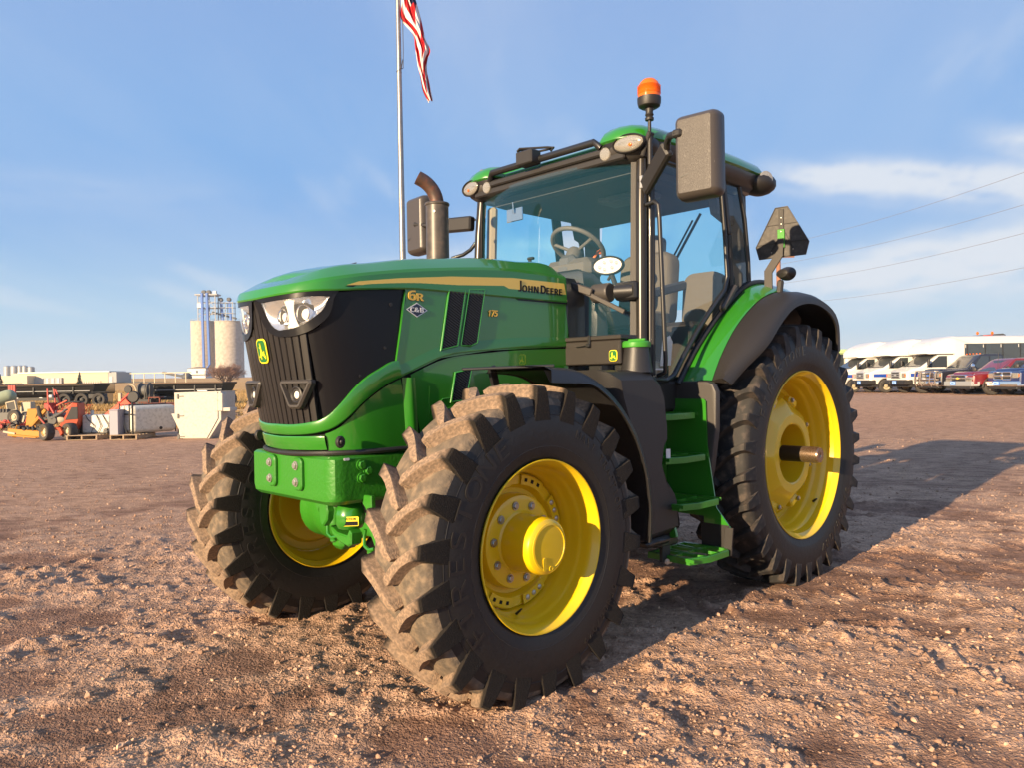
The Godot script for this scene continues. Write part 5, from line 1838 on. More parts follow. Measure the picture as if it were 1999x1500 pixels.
func outside(t: Node3D) -> void:
	for s in [1.0, -1.0]: mirror(t, s)
	# amber beacon on its stalk
	var be := node("beacon", t)
	var b := mb()
	b.lathe(pv([0.0, 2.80, 0.016, 2.80, 0.016, 2.99, 0.011, 2.995, 0.011, 3.07, 0.026, 3.072, 0.028, 3.085, 0.020, 3.095, 0.027, 3.105, 0.022, 3.12, 0.028, 3.15, 0.0, 3.15]), 16, 1, Vector3(0.85, 0, 1.475))
	put("beacon_stalk", b, M.black_plastic, be)
	b = mb()
	b.lathe(pv([0.0, 3.145, 0.05, 3.147, 0.066, 3.157, 0.072, 3.178, 0.073, 3.208, 0.070, 3.210]), 28, 1, Vector3(0.85, 0, 1.475))
	put("beacon_base", b, M.black_plastic, be)
	b = mb()
	b.lathe(pv([0.068, 3.206, 0.069, 3.245, 0.066, 3.275, 0.056, 3.302, 0.038, 3.320, 0.018, 3.327, 0.0, 3.328]), 28, 1, Vector3(0.85, 0, 1.475))
	put("beacon_dome", b, M.amber, be)
	b = mb()
	for i in 7: b.lathe(pv([0.0688, 3.228 + i * 0.008, 0.0715, 3.231 + i * 0.008, 0.0688, 3.234 + i * 0.008]), 28, 1, Vector3(0.85, 0, 1.475))
	put("beacon_ribs", b, M.amber, be)
	b = mb()
	b.bar(Vector3(0.80, 2.86, 1.47), Vector3(0.86, 3.0, 1.475), 0.03, 0.05, ZU, 0.006)
	put("beacon_bracket", b, M.black_plastic, be)
	# exhaust stack
	var ex := node("exhaust", t)
	var o := Vector3(-0.53, 0, 2.04)
	b = mb()
	b.lathe(pv([0.079, 1.6, 0.079, 2.70, 0.085, 2.703, 0.087, 2.713, 0.082, 2.721, 0.050, 2.723]), 32, 1, o)
	put("heat_shield", b, M.exhaust_paint, ex)
	b = mb()
	var pts := []
	for i in 15:
		var a := deg_to_rad(66.0) * i / 14.0
		pts.append(o + Vector3(0, 2.71, 0) + Vector3(-0.42, 0, 0.91) * 0.19 * (1.0 - cos(a)) + YU * 0.185 * sin(a))
	pts.append(pts[-1] + (pts[-1] - pts[-2]) * 1.5)
	b.tube(pts, 0.048, 26, false)
	put("tailpipe", b, M.rust_pipe, ex, 60.0)
	b = mb()
	b.tube(pts, 0.044, 26, false)
	put("pipe_bore", b, M.rust, ex, 60.0)
	bolt(ex, facing(Vector3(0.6, 0, 0.8), o + Vector3(0.047, 2.65, 0.063)), 0.006, M.steel)
	# slow vehicle sign, seen from behind its plate
	var sm := node("slow_vehicle_sign", t)
	b = mb()
	var tri_p := pv([-0.055, 0.24, 0.055, 0.24, 0.235, -0.085, 0.205, -0.195, -0.205, -0.195, -0.235, -0.085])
	b.X = Transform3D(Basis(YU, 0.06).scaled(Vector3.ONE * 0.85), Vector3(1.002, 2.520, 0.05))
	b.stack(tri_p, [[-0.008, 0.0], [0.004, 0.0], [0.006, 0.006], [0.002, 0.010]], XU, YU, ZU)
	put("sign_plate", b, M.sign_back, sm)
	b = mb()
	b.X = Transform3D(Basis(YU, 0.06).scaled(Vector3.ONE * 0.85), Vector3(1.002, 2.520, 0.05))
	for k in [[-0.14, 0.09, 0.14, 0.09], [-0.225, -0.07, 0.225, -0.07], [-0.03, -0.03, -0.10, -0.15], [0.03, 0.02, 0.10, -0.13]]: b.bar(Vector3(k[0], k[1], 0.006), Vector3(k[2], k[3], 0.006), 0.005, 0.006, ZU)
	b.box(Vector3(0, 0.11, 0.008), Vector3(0.045, 0.22, 0.006), 0.002)
	put("plate_rib", b, M.black_plastic, sm)
	b = mb()
	b.X = Transform3D(Basis(YU, 0.06).scaled(Vector3.ONE * 0.85), Vector3(1.002, 2.520, 0.05))
	b.box(Vector3(0.0, -0.035, 0.014), Vector3(0.062, 0.16, 0.012), 0.002)
	put("sign_bracket", b, M.green_bright, sm)
	b = mb()
	b.X = Transform3D(Basis(YU, 0.06).scaled(Vector3.ONE * 0.85), Vector3(1.002, 2.520, 0.05))
	for y in [0.145, 0.09, 0.025, -0.095]:
		b.ball(Vector3(0.0, y, 0.021 if y < 0.05 else 0.012), Vector3(0.007, 0.007, 0.004), 8)
	b.ball(Vector3(0.10, -0.135, 0.008), Vector3(0.006, 0.006, 0.004), 8)
	b.ball(Vector3(-0.09, -0.145, 0.008), Vector3(0.006, 0.006, 0.004), 8)
	put("sign_rivet", b, M.zinc, sm)
	b = mb()
	b.bar(Vector3(1.002, 2.49, 0.065), Vector3(0.995, 2.37, 0.07), 0.048, 0.012, ZU, 0.002)
	b.bar(Vector3(0.999, 2.385, 0.07), Vector3(0.905, 2.255, 0.072), 0.062, 0.012, ZU, 0.002)
	b.bar(Vector3(0.905, 2.27, 0.072), Vector3(0.905, 2.09, 0.072), 0.062, 0.012, ZU, 0.002)
	put("sign_post", b, M.grey_plastic, sm)
	var rl := node("fender_lamp", t)
	b = mb()
	b.X = facing(Vector3(0.3, 0.0, -1.0), Vector3(1.02, 2.235, 0.02))
	b.stack(oval(0.145, 0.10, 20), [[-0.06, 0.045], [-0.05, 0.02], [0.0, 0.0], [0.02, 0.0], [0.025, 0.005]], XU, YU, ZU)
	for i in 6: b.box(Vector3(0.0, 0, -0.035), Vector3(0.13 - i * 0.012, 0.002, 0.002))
	b.X = Transform3D.IDENTITY
	b.bar(Vector3(0.985, 2.19, 0.04), Vector3(0.975, 2.07, 0.05), 0.045, 0.035, ZU, 0.01)
	put("lamp_body", b, M.black_plastic, rl)
	# work lamp on the rail beside the hood
	var wl := node("rail_work_lamp", t)
	b = mb()
	b.X = facing(Vector3(0.30, -0.05, 1), Vector3(0.53, 2.215, 1.50))
	b.stack(oval(0.215, 0.125, 28), [[-0.085, 0.05], [-0.075, 0.02], [-0.02, 0.0], [0.012, 0.0], [0.016, 0.004], [0.012, 0.011], [0.0, 0.013]], XU, YU, ZU, Vector3.ZERO, 1)
	put("lamp_body", b, M.black_plastic, wl)
	b = mb()
	b.X = facing(Vector3(0.30, -0.05, 1), Vector3(0.53, 2.215, 1.50))
	b.stack(oval(0.19, 0.10, 28), [[0.0, 0.0], [0.006, 0.0]], XU, YU, ZU)
	put("lamp_face", b, M.lamp_white, wl)
	b = mb()
	b.X = facing(Vector3(0.30, -0.05, 1), Vector3(0.53, 2.215, 1.50))
	for k in [[-0.055, -0.010], [-0.022, -0.026], [-0.022, 0.020], [0.025, 0.024], [0.030, -0.016], [0.060, 0.012]]: b.lathe(pv([0.013, 0.006, 0.013, 0.010, 0.009, 0.008, 0.0, 0.012]), 12, 2, Vector3(k[0], k[1], 0))
	put("led", b, M.lamp_led, wl)
	b = mb()
	b.tube([Vector3(0.54, 2.165, 1.48), Vector3(0.57, 2.11, 1.49), Vector3(0.60, 2.05, 1.50)], 0.016, 8)
	b.tube([Vector3(0.545, 2.165, 1.48), Vector3(0.52, 2.12, 1.49)], 0.010, 8)
	put("lamp_bracket", b, M.black_plastic, wl)
	b = mb()
	b.tube([Vector3(0.74, 2.035, 1.50), Vector3(0.62, 2.03, 1.53)], 0.052, 16)
	b.box(Vector3(0.69, 2.035, 1.50), Vector3(0.16, 0.115, 0.08), 0.012)
	put("rail_bracket", b, M.black_paint, wl)
	b = mb()
	b.lathe(pv([0.0, -0.07, 0.055, -0.07, 0.062, -0.06, 0.062, 0.055, 0.054, 0.066, 0.0, 0.066]), 20, 0, Vector3(0.52, 2.035, 1.545))
	put("rail_knob", b, M.grey_plastic, wl)
	# front wiper arm
	b = mb()
	b.bar(Vector3(0.38, 2.08, 1.66), Vector3(0.70, 1.90, 1.56), 0.03, 0.014, ZU, 0.004)
	b.bar(Vector3(0.36, 2.09, 1.665), Vector3(0.50, 2.035, 1.63), 0.05, 0.02, ZU, 0.006)
	put("wiper_arm", b, M.grey_plastic, t)
	# tool box ahead of the cab
	var tb := node("toolbox", t)
	b = mb()
	b.box(Vector3(0.62, 1.645, 1.72), Vector3(0.455, 0.145, 0.155), 0.006)
	put("box_body", b, M.toolbox_black, tb)
	b = mb()
	b.box(Vector3(0.62, 1.733, 1.72), Vector3(0.465, 0.026, 0.165), 0.004)
	put("box_lid", b, M.toolbox_black, tb)
	b = mb()
	b.box(Vector3(0.615, 1.715, 1.805), Vector3(0.022, 0.075, 0.012), 0.004)
	b.box(Vector3(0.610, 1.69, 1.812), Vector3(0.03, 0.022, 0.014), 0.004)
	b.tube([Vector3(0.605, 1.69, 1.815), Vector3(0.55, 1.685, 1.808), Vector3(0.51, 1.682, 1.803)], 0.003, 6)
	put("box_latch", b, M.black_paint, tb)
	badge(tb, facing(ZU, Vector3(0.795, 1.622, 1.7985)), 0.062, 0.068)
	b = mb()
	b.box(Vector3(0.62, 1.545, 1.70), Vector3(0.10, 0.06, 0.12), 0.005)
	put("box_bracket", b, M.black_paint, tb)
	put("box_bracket", mb().box(Vector3(0.80, 1.545, 1.70), Vector3(0.06, 0.06, 0.12), 0.005), M.black_paint, tb)
	# fuel tank moulding behind the front wheel
	var ft := node("fuel_tank", t)
	b = mb()
	var prof := pv([2.10, 1.535, 1.70, 1.535, 1.60, 1.47, 1.555, 1.38, 1.53, 1.20, 1.53, 1.10, 1.57, 1.05, 1.585, 0.98, 1.55, 0.90, 1.47, 0.82, 1.44, 0.76, 1.42, 0.56, 1.44, 0.535, 1.80, 0.52, 1.86, 0.56, 1.90, 0.80, 1.95, 1.10, 2.06, 1.36])
	b.stack(prof, [[0.30, 0.0], [0.90, 0.0], [0.975, 0.015], [1.02, 0.06]], ZU, YU, XU)
	put("tank_shell", b, M.tank_black, ft, 35.0)
	b = mb()
	b.lathe(pv([0.095, 1.52, 0.088, 1.56, 0.074, 1.655, 0.074, 1.672, 0.0, 1.672]), 28, 1, Vector3(0.90, 0, 1.715))
	put("filler_neck", b, M.tank_black, ft)
	b = mb()
	b.lathe(pv([0.082, 1.668, 0.084, 1.675, 0.084, 1.695, 0.076, 1.705, 0.0, 1.708]), 28, 1, Vector3(0.90, 0, 1.715))
	b.bar(Vector3(0.835, 1.712, 1.715), Vector3(0.965, 1.712, 1.715), 0.02, 0.014, YU, 0.004)
	put("filler_cap", b, M.green_bright, ft)
	b = mb()
	b.box(Vector3(0.93, 0.50, 1.52), Vector3(0.10, 0.07, 0.20), 0.015)
	b.box(Vector3(0.86, 0.52, 1.66), Vector3(0.30, 0.05, 0.24), 0.02)
	put("tank_strap", b, M.black_paint, ft)
	b = mb()
	b.X = facing(Vector3(1, 0, 0.4), Vector3(0.995, 1.03, 1.545))
	b.box(Vector3.ZERO, Vector3(0.03, 0.055, 0.004))
	put("tank_sticker", b, M.white_decal, ft)
	# ladder up to the door
	var la := node("cab_ladder", t)
	b = mb()
	b.X = Transform3D.IDENTITY
	b.stack(pv([0.66, 1.345, 0.99, 1.345, 1.005, 1.33, 1.01, 1.05, 1.07, 0.66, 1.17, 0.54, 1.17, 0.50, 0.98, 0.53, 0.98, 0.60, 0.70, 0.60]), [[1.125, 0.0], [1.135, 0.0]], XU, YU, ZU)
	put("ladder_back_plate", b, M.green_paint, la)
	b = mb()
	b.prism(pv([1.60, 1.34, 1.14, 1.34, 1.14, 0.60, 1.60, 0.60]), 0.70, 0.712, 0.0, ZU, YU, XU)
	b.bar(Vector3(0.80, 1.34, 1.52), Vector3(1.0, 0.52, 1.50), 0.05, 0.02, ZU, 0.004)
	put("ladder_side", b, M.green_paint, la)
	for k in [[1.245, 0.72, 0.96, 1.56], [0.985, 0.75, 1.03, 1.55], [0.715, 0.78, 1.12, 1.55], [0.405, 0.84, 1.185, 1.55]]:
		var st := node("step", la)
		b = mb()
		b.stack(pv([k[1], 1.15, k[2] - 0.04, 1.15, k[2], 1.19, k[2], k[3] - 0.14, k[2] - 0.05, k[3], k[1], k[3]]), [[k[0] - 0.022, 0.0], [k[0] + 0.012, 0.0], [k[0] + 0.016, 0.003], [k[0] + 0.016, 0.020], [k[0] - 0.010, 0.022]], XU, ZU, YU, Vector3.ZERO, 0)
		put("step_rim", b, M.green_cast, st)
		b = mb()
		for i in 6:
			var z: float = lerpf(1.18, k[3] - 0.03, i / 5.0)
			b.bar(Vector3(k[1], k[0] + 0.006, z), Vector3(k[2] - 0.012, k[0] + 0.006, z + 0.04 * (1 if i % 2 else -1)), 0.012, 0.02, YU)
		b.bar(Vector3((k[1] + k[2]) * 0.5, k[0] + 0.004, 1.16), Vector3((k[1] + k[2]) * 0.5, k[0] + 0.004, k[3] - 0.01), 0.012, 0.018, YU)
		put("step_grating", b, M.green_cast, st)
	b = mb()
	b.box(Vector3(1.155, 0.46, 1.14), Vector3(0.05, 0.15, 0.012), 0.002)
	b.bar(Vector3(1.17, 0.55, 1.15), Vector3(1.16, 0.38, 1.16), 0.05, 0.012, ZU)
	b.bar(Vector3(0.96, 0.55, 1.54), Vector3(0.97, 0.38, 1.56), 0.08, 0.02, XU)
	put("step_hanger", b, M.black_plastic, la)
	for z in [1.58, 1.55]:
		bolt(la, facing(Vector3(1, 0, 0.5), Vector3(0.985, 0.385, z - 0.02)), 0.013, M.zinc)
	b = mb()
	b.X = Transform3D(Basis(), Vector3(0, 0, 1.10))
	b.stack(pv([0.72, 1.46, 1.00, 1.46, 1.045, 1.44, 1.07, 1.39, 1.065, 1.15, 1.03, 0.90, 0.985, 0.72, 0.95, 0.72, 0.90, 1.10, 0.72, 1.15]), [[-0.03, 0.0], [0.0, 0.0], [0.012, 0.006], [0.016, 0.016]], XU, YU, ZU)
	put("tyre_guard", b, M.grey_plastic, la)
	b = mb()
	b.box(Vector3(1.06, 0.48, 1.13), Vector3(0.20, 0.16, 0.012), 0.003)
	put("mud_flap", b, M.black_plastic, la)

# ---------------------------------------------------------------- far things
const FACE := 0.7926   # turns a thing so that its x runs to the picture's right and its z towards the camera

func part(parent: Node3D, called: String, m: Material, o: Vector3, s: Vector3, bev := 0.0) -> MeshInstance3D:
	return put(called, mb().box(o, s, bev), m, parent)

func far_away() -> void:
	mat("field_straw", Color.WHITE, 1.0, 0.0, 0.0, 0.1)
	M.field_straw.albedo_texture = noise_tex(0.02, 5, [[0.0, lin(0.38, 0.21, 0.085)], [0.5, lin(0.60, 0.36, 0.15)], [1.0, lin(0.72, 0.48, 0.24)]], 512, FastNoiseLite.TYPE_SIMPLEX, 61)
	M.field_straw.uv1_scale = Vector3(0.06, 0.06, 1)
	var b := mb()
	b.uses_uv = true
	var ds := [44.0, 50.0, 58.0, 70.0, 90.0, 120.0, 160.0, 220.0, 300.0, 420.0, 600.0, 1000.0, 1800.0, 3000.0]
	for i in ds.size() - 1:
		for j in 40:
			var q := []
			for k in [[i, j], [i, j + 1], [i + 1, j + 1], [i + 1, j]]:
				var d: float = ds[k[0]]
				if k[0] == 0: d += 5.0 * sin(k[1] * 1.9) + 3.0 * sin(k[1] * 0.7)
				var p := spot(-900.0 + k[1] * 42.0, d)
				q.append(p + Vector3(0, 0.03, 0))
			b.quv(q[0], q[1], q[2], q[3], Vector2(q[0].x, q[0].z), Vector2(q[1].x, q[1].z), Vector2(q[2].x, q[2].z), Vector2(q[3].x, q[3].z))
	structure("field", b, M.field_straw, 60.0)
	mat("dry_grass", Color.WHITE, 1.0, 0.0, 0.0, 0.1)
	M.dry_grass.vertex_color_use_as_albedo = true
	var tuft := mb()
	for k in 9:
		var a := TAU * k / 9.0 + rng.randf()
		var o := Vector3(cos(a), 0, sin(a)) * rng.randf_range(0.02, 0.12)
		var tip := o + Vector3(cos(a) * 0.16, rng.randf_range(0.16, 0.34), sin(a) * 0.16)
		var w := Vector3(-sin(a), 0, cos(a)) * 0.02
		tuft.t(o - w, o + w, tip)
	var mm := MultiMesh.new()
	mm.transform_format = MultiMesh.TRANSFORM_3D
	mm.use_colors = true
	mm.mesh = tuft.mesh()
	mm.instance_count = 9000
	for i in 9000:
		var near := rng.randf() < 0.25
		var p := spot(rng.randf_range(-60, 560), rng.randf_range(26.0, 42.0) if near else 44.0 + 90.0 * pow(rng.randf(), 1.6))
		var s := rng.randf_range(0.5, 1.2) * (0.45 if near else 1.0)
		mm.set_instance_transform(i, Transform3D(Basis(YU, rng.randf() * TAU).scaled(Vector3(s * 1.5, s, s * 1.5)), p))
		mm.set_instance_color(i, Color(0.58, 0.37, 0.16).lerp(Color(0.34, 0.25, 0.11), rng.randf()) * rng.randf_range(0.7, 1.25))
	var g := MultiMeshInstance3D.new()
	g.name = "grass"
	g.multimesh = mm
	g.material_override = M.dry_grass
	g.set_meta("kind", "stuff")
	tag(g, "dry straw-coloured grass along the edge of the yard and over the field", "grass")
	add_child(g)

	# grain elevator
	mat("concrete", Color.WHITE, 0.9)
	worn(M.concrete, [[0.0, lin(0.30, 0.25, 0.20)], [0.5, lin(0.42, 0.36, 0.29)], [1.0, lin(0.5, 0.44, 0.37)]], 0.08, 0.01, 63)
	mat("elevator_blue", lin(0.02, 0.11, 0.42), 0.5)
	mat("gantry_grey", lin(0.30, 0.30, 0.30), 0.6)
	mat("cream_steel", lin(0.52, 0.45, 0.30), 0.6)
	mat("dark_steel", lin(0.05, 0.05, 0.055), 0.6)
	mat("white_steel", lin(0.62, 0.60, 0.56), 0.5)
	mat("window_dark", lin(0.02, 0.025, 0.03), 0.15)
	mat("bin_steel", lin(0.33, 0.34, 0.34), 0.5, 0.3)
	for k in [[401.0, 478.0, 7.7, 35.5, "pale concrete grain silo at left of the elevator, behind the blue pipes"], [450.0, 470.0, 8.6, 34.6, "pale concrete grain silo behind the bare tree, half in shade"]]:
		var p := spot(k[0], k[1])
		var s := thing("grain_silo", k[4], "silo", p, FACE, "concrete silos of the grain elevator")
		b = mb()
		b.lathe(pv([k[2], -2.0, k[2], k[3] - 0.6, k[2] + 0.25, k[3] - 0.5, k[2] + 0.25, k[3], 0.0, k[3]]), 40, 1)
		put("silo_wall", b, M.concrete, s)
		for y in [7.0, 14.0, 21.0, 28.0]: put("pour_joint", mb().lathe(pv([k[2] + 0.01, y, k[2] + 0.10, y + 0.1, k[2] + 0.01, y + 0.3]), 40, 1), M.concrete, s)
		b = mb()
		for i in 14:
			var a := TAU * i / 14.0
			b.bar(Vector3(cos(a), 0, sin(a)) * k[2] + YU * k[3], Vector3(cos(a), 0, sin(a)) * k[2] + YU * (k[3] + 1.1), 0.12, 0.12)
		b.lathe(pv([k[2] - 0.05, k[3] + 1.05, k[2] + 0.05, k[3] + 1.05, k[2] + 0.05, k[3] + 1.15, k[2] - 0.05, k[3] + 1.15, k[2] - 0.05, k[3] + 1.05]), 28, 1)
		put("roof_railing", b, M.gantry_grey, s)
	var el := thing("elevator_tower", "tall open steel elevator tower with blue spouts standing on the concrete silos", "elevator tower", spot(411, 466), FACE)
	b = mb()
	for x in [-5.5, -0.5, 5.0]:
		for z in [-2.5, 2.5]: b.bar(Vector3(x, 35, z), Vector3(x, 50.5, z), 0.45, 0.45)
	for y in [39.0, 42.5, 46.0, 50.0]:
		for z in [-2.5, 2.5]: b.bar(Vector3(-5.5, y, z), Vector3(5.0, y, z), 0.4, 0.4)
	for k in [[-5.5, 35.0, -0.5, 42.5], [-0.5, 35.0, 5.0, 42.5], [5.0, 42.5, -0.5, 50.0]]: b.bar(Vector3(k[0], k[1], 2.5), Vector3(k[2], k[3], 2.5), 0.25, 0.25)
	put("tower_frame", b, M.gantry_grey, el)
	b = mb()
	b.box(Vector3(-0.3, 50.6, 0), Vector3(13.5, 0.8, 7), 0.0)
	put("tower_deck", b, M.gantry_grey, el)
	put("tower_deck", mb().box(Vector3(0, 42.6, 0), Vector3(11.5, 0.4, 6), 0.0), M.gantry_grey, el)
	part(el, "drive_house", M.white_steel, Vector3(-4.5, 44, 2.6), Vector3(2.2, 2.6, 1.6))
	part(el, "drive_house", M.white_steel, Vector3(4.0, 52, 0), Vector3(1.8, 2.0, 2.0))
	for x in [-2.6, 0.4]:
		b = mb()
		b.lathe(pv([0.0, -1.4, 1.3, -1.3, 1.5, 0.0, 1.3, 1.3, 0.0, 1.4]), 14, 2, Vector3(x, 52.2, 0))
		put("head_pulley", b, M.dark_steel, el)
	for k in [[-2.6, 51.5, -2.0, -1.5, 1.05], [0.4, 51.5, 1.3, 8.0, 1.05]]:
		b = mb()
		b.bar(Vector3(k[0], k[1], 3.5), Vector3(k[2], k[3], 3.5), 1.2, 1.4, ZU)
		put("blue_leg", b, M.elevator_blue, el)
	b = mb()
	b.tube([Vector3(1.3, 8.0, 3.5), Vector3(-1.4, 4.0, 3.5), Vector3(-2.0, 0.0, 3.5)], 0.55, 8)
	put("blue_spout", b, M.elevator_blue, el)
	var e2 := thing("elevator_tower", "shorter steel elevator tower with two dark legs above the shaded silo", "elevator tower", spot(446, 470), FACE)
	b = mb()
	for x in [-4.5, 0.0, 4.5]:
		for z in [-2.0, 2.0]: b.bar(Vector3(x, 35, z), Vector3(x, 46.5, z), 0.35, 0.35)
	for y in [39.5, 43.0, 46.0]:
		for z in [-2.0, 2.0]: b.bar(Vector3(-5.0, y, z), Vector3(5.0, y, z), 0.35, 0.35)
	put("tower_frame", b, M.gantry_grey, e2)
	for x in [-2.0, 3.0]:
		b = mb()
		b.bar(Vector3(x, 35, 1), Vector3(x - 1.0, 47.5, 1), 1.1, 1.2, ZU)
		put("dark_leg", b, M.elevator_blue, e2)
		b = mb()
		b.lathe(pv([0.0, -1.2, 1.2, -1.1, 1.4, 0.0, 1.2, 1.1, 0.0, 1.2]), 12, 2, Vector3(x - 1.0, 48.0, 1))
		put("head_pulley", b, M.dark_steel, e2)
	b = mb()
	b.bar(Vector3(-9.0, 40.5, 0), Vector3(6.0, 36.2, 0), 1.0, 1.2)
	put("conveyor", b, M.dark_steel, e2)
	var sh := thing("elevator_shed", "low white metal shed with a small dark window at the foot of the silos", "shed", spot(391, 430), FACE)
	part(sh, "wall", M.white_steel, Vector3(0, 3.3, 0), Vector3(10, 4.4, 8))
	part(sh, "lean_to", M.white_steel, Vector3(-0.2, 0.6, 3), Vector3(13, 1.6, 9))
	b = mb()
	b.prism(pv([-5.4, 5.4, 5.4, 5.4, 0.5, 6.2]), -4.3, 4.3, 0.0, XU, YU, ZU)
	put("roof", b, M.dark_steel, sh)
	part(sh, "lean_to_roof", M.dark_steel, Vector3(-0.2, 1.7, 3), Vector3(13.6, 0.5, 9.6))
	part(sh, "window", M.window_dark, Vector3(0.2, 3.4, 4.02), Vector3(0.8, 1.5, 0.06))
	# low conveyor and pipe rack beside it
	var cv := thing("dark_conveyor", "dark covered conveyor sloping beside the white elevator shed", "conveyor", spot(344, 400), FACE)
	b = mb()
	b.bar(Vector3(-6.5, 3.4, 0), Vector3(4, 1.2, 0), 2.0, 1.2)
	put("belt_cover", b, M.dark_steel, cv)
	b = mb()
	b.ball(Vector3(6.0, 0.8, 0), Vector3(2.6, 2.6, 2.6), 12)
	put("drive_drum", b, M.dark_steel, cv)
	var pr := thing("pipe_rack", "long yellow pipe carried on posts across the far field", "pipe rack", spot(312, 300), FACE)
	b = mb()
	b.bar(Vector3(-11.5, 3.9, 0), Vector3(12.5, 4.0, 0), 0.45, 0.35)
	put("pipe", b, M.cream_steel, pr)
	for i in 6: part(pr, "post", M.cream_steel, Vector3(-10.0 + i * 4.1, 1.6, 0), Vector3(0.28, 4.2, 0.28))
	# cream warehouse
	var wh := thing("warehouse", "long low cream metal warehouse with a flat grey roof and shaded loading bays", "warehouse", spot(116, 300), FACE)
	part(wh, "wall", M.cream_steel, Vector3(0.4, 2.4, -6), Vector3(38, 4.2, 12))
	part(wh, "wing", M.cream_steel, Vector3(-15, 1.9, 1), Vector3(11.5, 3.2, 8))
	b = mb()
	b.box(Vector3(2.2, 4.65, -6), Vector3(36, 0.5, 13), 0.0)
	put("roof", b, M.white_steel, wh)
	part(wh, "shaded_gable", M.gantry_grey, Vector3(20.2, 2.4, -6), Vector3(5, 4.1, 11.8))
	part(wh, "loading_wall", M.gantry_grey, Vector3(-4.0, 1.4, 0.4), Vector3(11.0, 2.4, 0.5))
	for i in 5: part(wh, "window", M.bin_steel, Vector3(-8.2 + i * 2.1, 1.4, 0.72), Vector3(1.0, 2.0, 0.15))
	for i in 9: part(wh, "dock_post", M.white_steel, Vector3(9.0 + i * 0.9, 0.6, 0.5), Vector3(0.22, 1.2, 0.22))
	part(wh, "door", M.bin_steel, Vector3(20.5, 1.5, 0.02), Vector3(1.4, 2.4, 0.1))
	var bins := [[17.0, 1.9, "leftmost grey grain bin beyond the cream warehouse"], [31.0, 2.1, "wide grey grain bin, second from left beyond the warehouse"], [42.0, 1.4, "grey grain bin in the middle of the row beyond the warehouse"], [51.0, 1.4, "narrow grey grain bin, second from right beyond the warehouse"], [63.0, 1.7, "low grey grain bin standing apart at the right of its row"]]
	for k in bins:
		var t := thing("grain_bin", k[2], "grain bin", spot(k[0], 420), FACE, "grey grain bins beyond the warehouse")
		b = mb()
		b.lathe(pv([k[1], -0.5, k[1], 7.6 if k[0] < 55 else 7.0, k[1] * 0.3, 8.2 if k[0] < 55 else 7.5, 0.0, 8.2 if k[0] < 55 else 7.5]), 20, 1)
		put("bin_wall", b, M.bin_steel, t)
	# conifers
	mat("conifer", lin(0.022, 0.032, 0.016), 0.9)
	mat("bark", lin(0.10, 0.065, 0.045), 0.95)
	for k in [[2.0, 190.0, 3.6, "dark conifer at the left edge before the cream warehouse"], [157.0, 210.0, 4.0, "small dark conifer standing before the middle of the cream warehouse"]]:
		var t := thing("conifer_tree", k[3], "conifer", spot(k[0], k[1]), 0.0, "conifers before the warehouse")
		b = mb()
		for i in 460:
			var f := rng.randf()
			var y: float = 0.25 + f * (k[2] - 0.2)
			var rad: float = (1.0 - f) * k[2] * 0.40 * rng.randf_range(0.4, 1.1) + 0.06
			var a := rng.randf() * TAU
			var d := Vector3(cos(a), -0.25, sin(a))
			var o := Vector3(0, y, 0) + d * rad * 0.35
			var w := Vector3(-sin(a), 0, cos(a)) * 0.16
			b.t(o - w, o + w + YU * 0.05, Vector3(0, y, 0) + d * rad)
			b.t(o - w + YU * 0.1, o + w, Vector3(0, y + 0.05, 0) + d * rad * 0.9)
		put("crown", b, M.conifer, t)
		b = mb()
		b.tube([Vector3(0, -0.2, 0), Vector3(0, k[2] * 0.9, 0)], [0.14, 0.03], 7)
		put("trunk", b, M.bark, t)
	# bare tree before the silo
	mat("twig", lin(0.30, 0.185, 0.14), 0.95)
	var tr := thing("bare_tree", "round bare reddish-brown tree standing before the shaded silo", "tree", spot(443, 165), 0.0)
	tr.scale = Vector3.ONE * 1.35
	var twigs := mb()
	var limbs := mb()
	for i in 7:
		var a := TAU * i / 7.0 + rng.randf() * 0.5
		branch(limbs, twigs, Vector3(0, 0.0, 0), Vector3(cos(a) * rng.randf_range(0.35, 0.8), 1.0, sin(a) * rng.randf_range(0.35, 0.8)).normalized(), 1.75, 0.10, 0)
	put("trunk", limbs, M.bark, tr)
	put("crown", twigs, M.twig, tr).set_meta("kind", "stuff")
	# hedge-like far tree line
	var tl := mb()
	for i in 2600:
		var px := rng.randf_range(120.0, 190.0) if rng.randf() < 0.5 else rng.randf_range(225.0, 262.0)
		var p := spot(px, 640.0 + rng.randf() * 60.0)
		var y := rng.randf() * (5.5 if px < 200.0 else 4.6) * (0.5 + 0.5 * sin(px * 0.55) * sin(px * 0.13))
		var a := rng.randf() * TAU
		var d := Vector3(cos(a), rng.randf_range(0.4, 1.6), sin(a)) * 1.1
		tl.t(p + YU * y, p + YU * y + Vector3(0.25, 0, 0.2), p + YU * y + d)
	var far := put("far_treeline", tl, M.twig)
	far.set_meta("kind", "stuff")
	tag(far, "hazy reddish line of leafless trees on the horizon by the warehouse", "trees")
	# power line
	mat("pole_wood", lin(0.26, 0.12, 0.07), 0.9)
	mat("wire", lin(0.20, 0.20, 0.22), 0.5)
	var foot := spot(1523, 45)
	var po := thing("power_pole", "reddish wooden power pole behind the tractor's warning triangle", "power pole", foot, FACE)
	b = mb()
	b.tube([Vector3(0, -0.5, 0), Vector3(0, 9.1, 0)], [0.17, 0.12], 12)
	put("pole", b, M.pole_wood, po)
	b = mb()
	b.bar(Vector3(-0.9, 8.1, 0.1), Vector3(0.9, 8.1, 0.1), 0.1, 0.12)
	put("cross_arm", b, M.pole_wood, po)
	var far_end := spot(2420, 20)
	var back_end := spot(1180, 62)
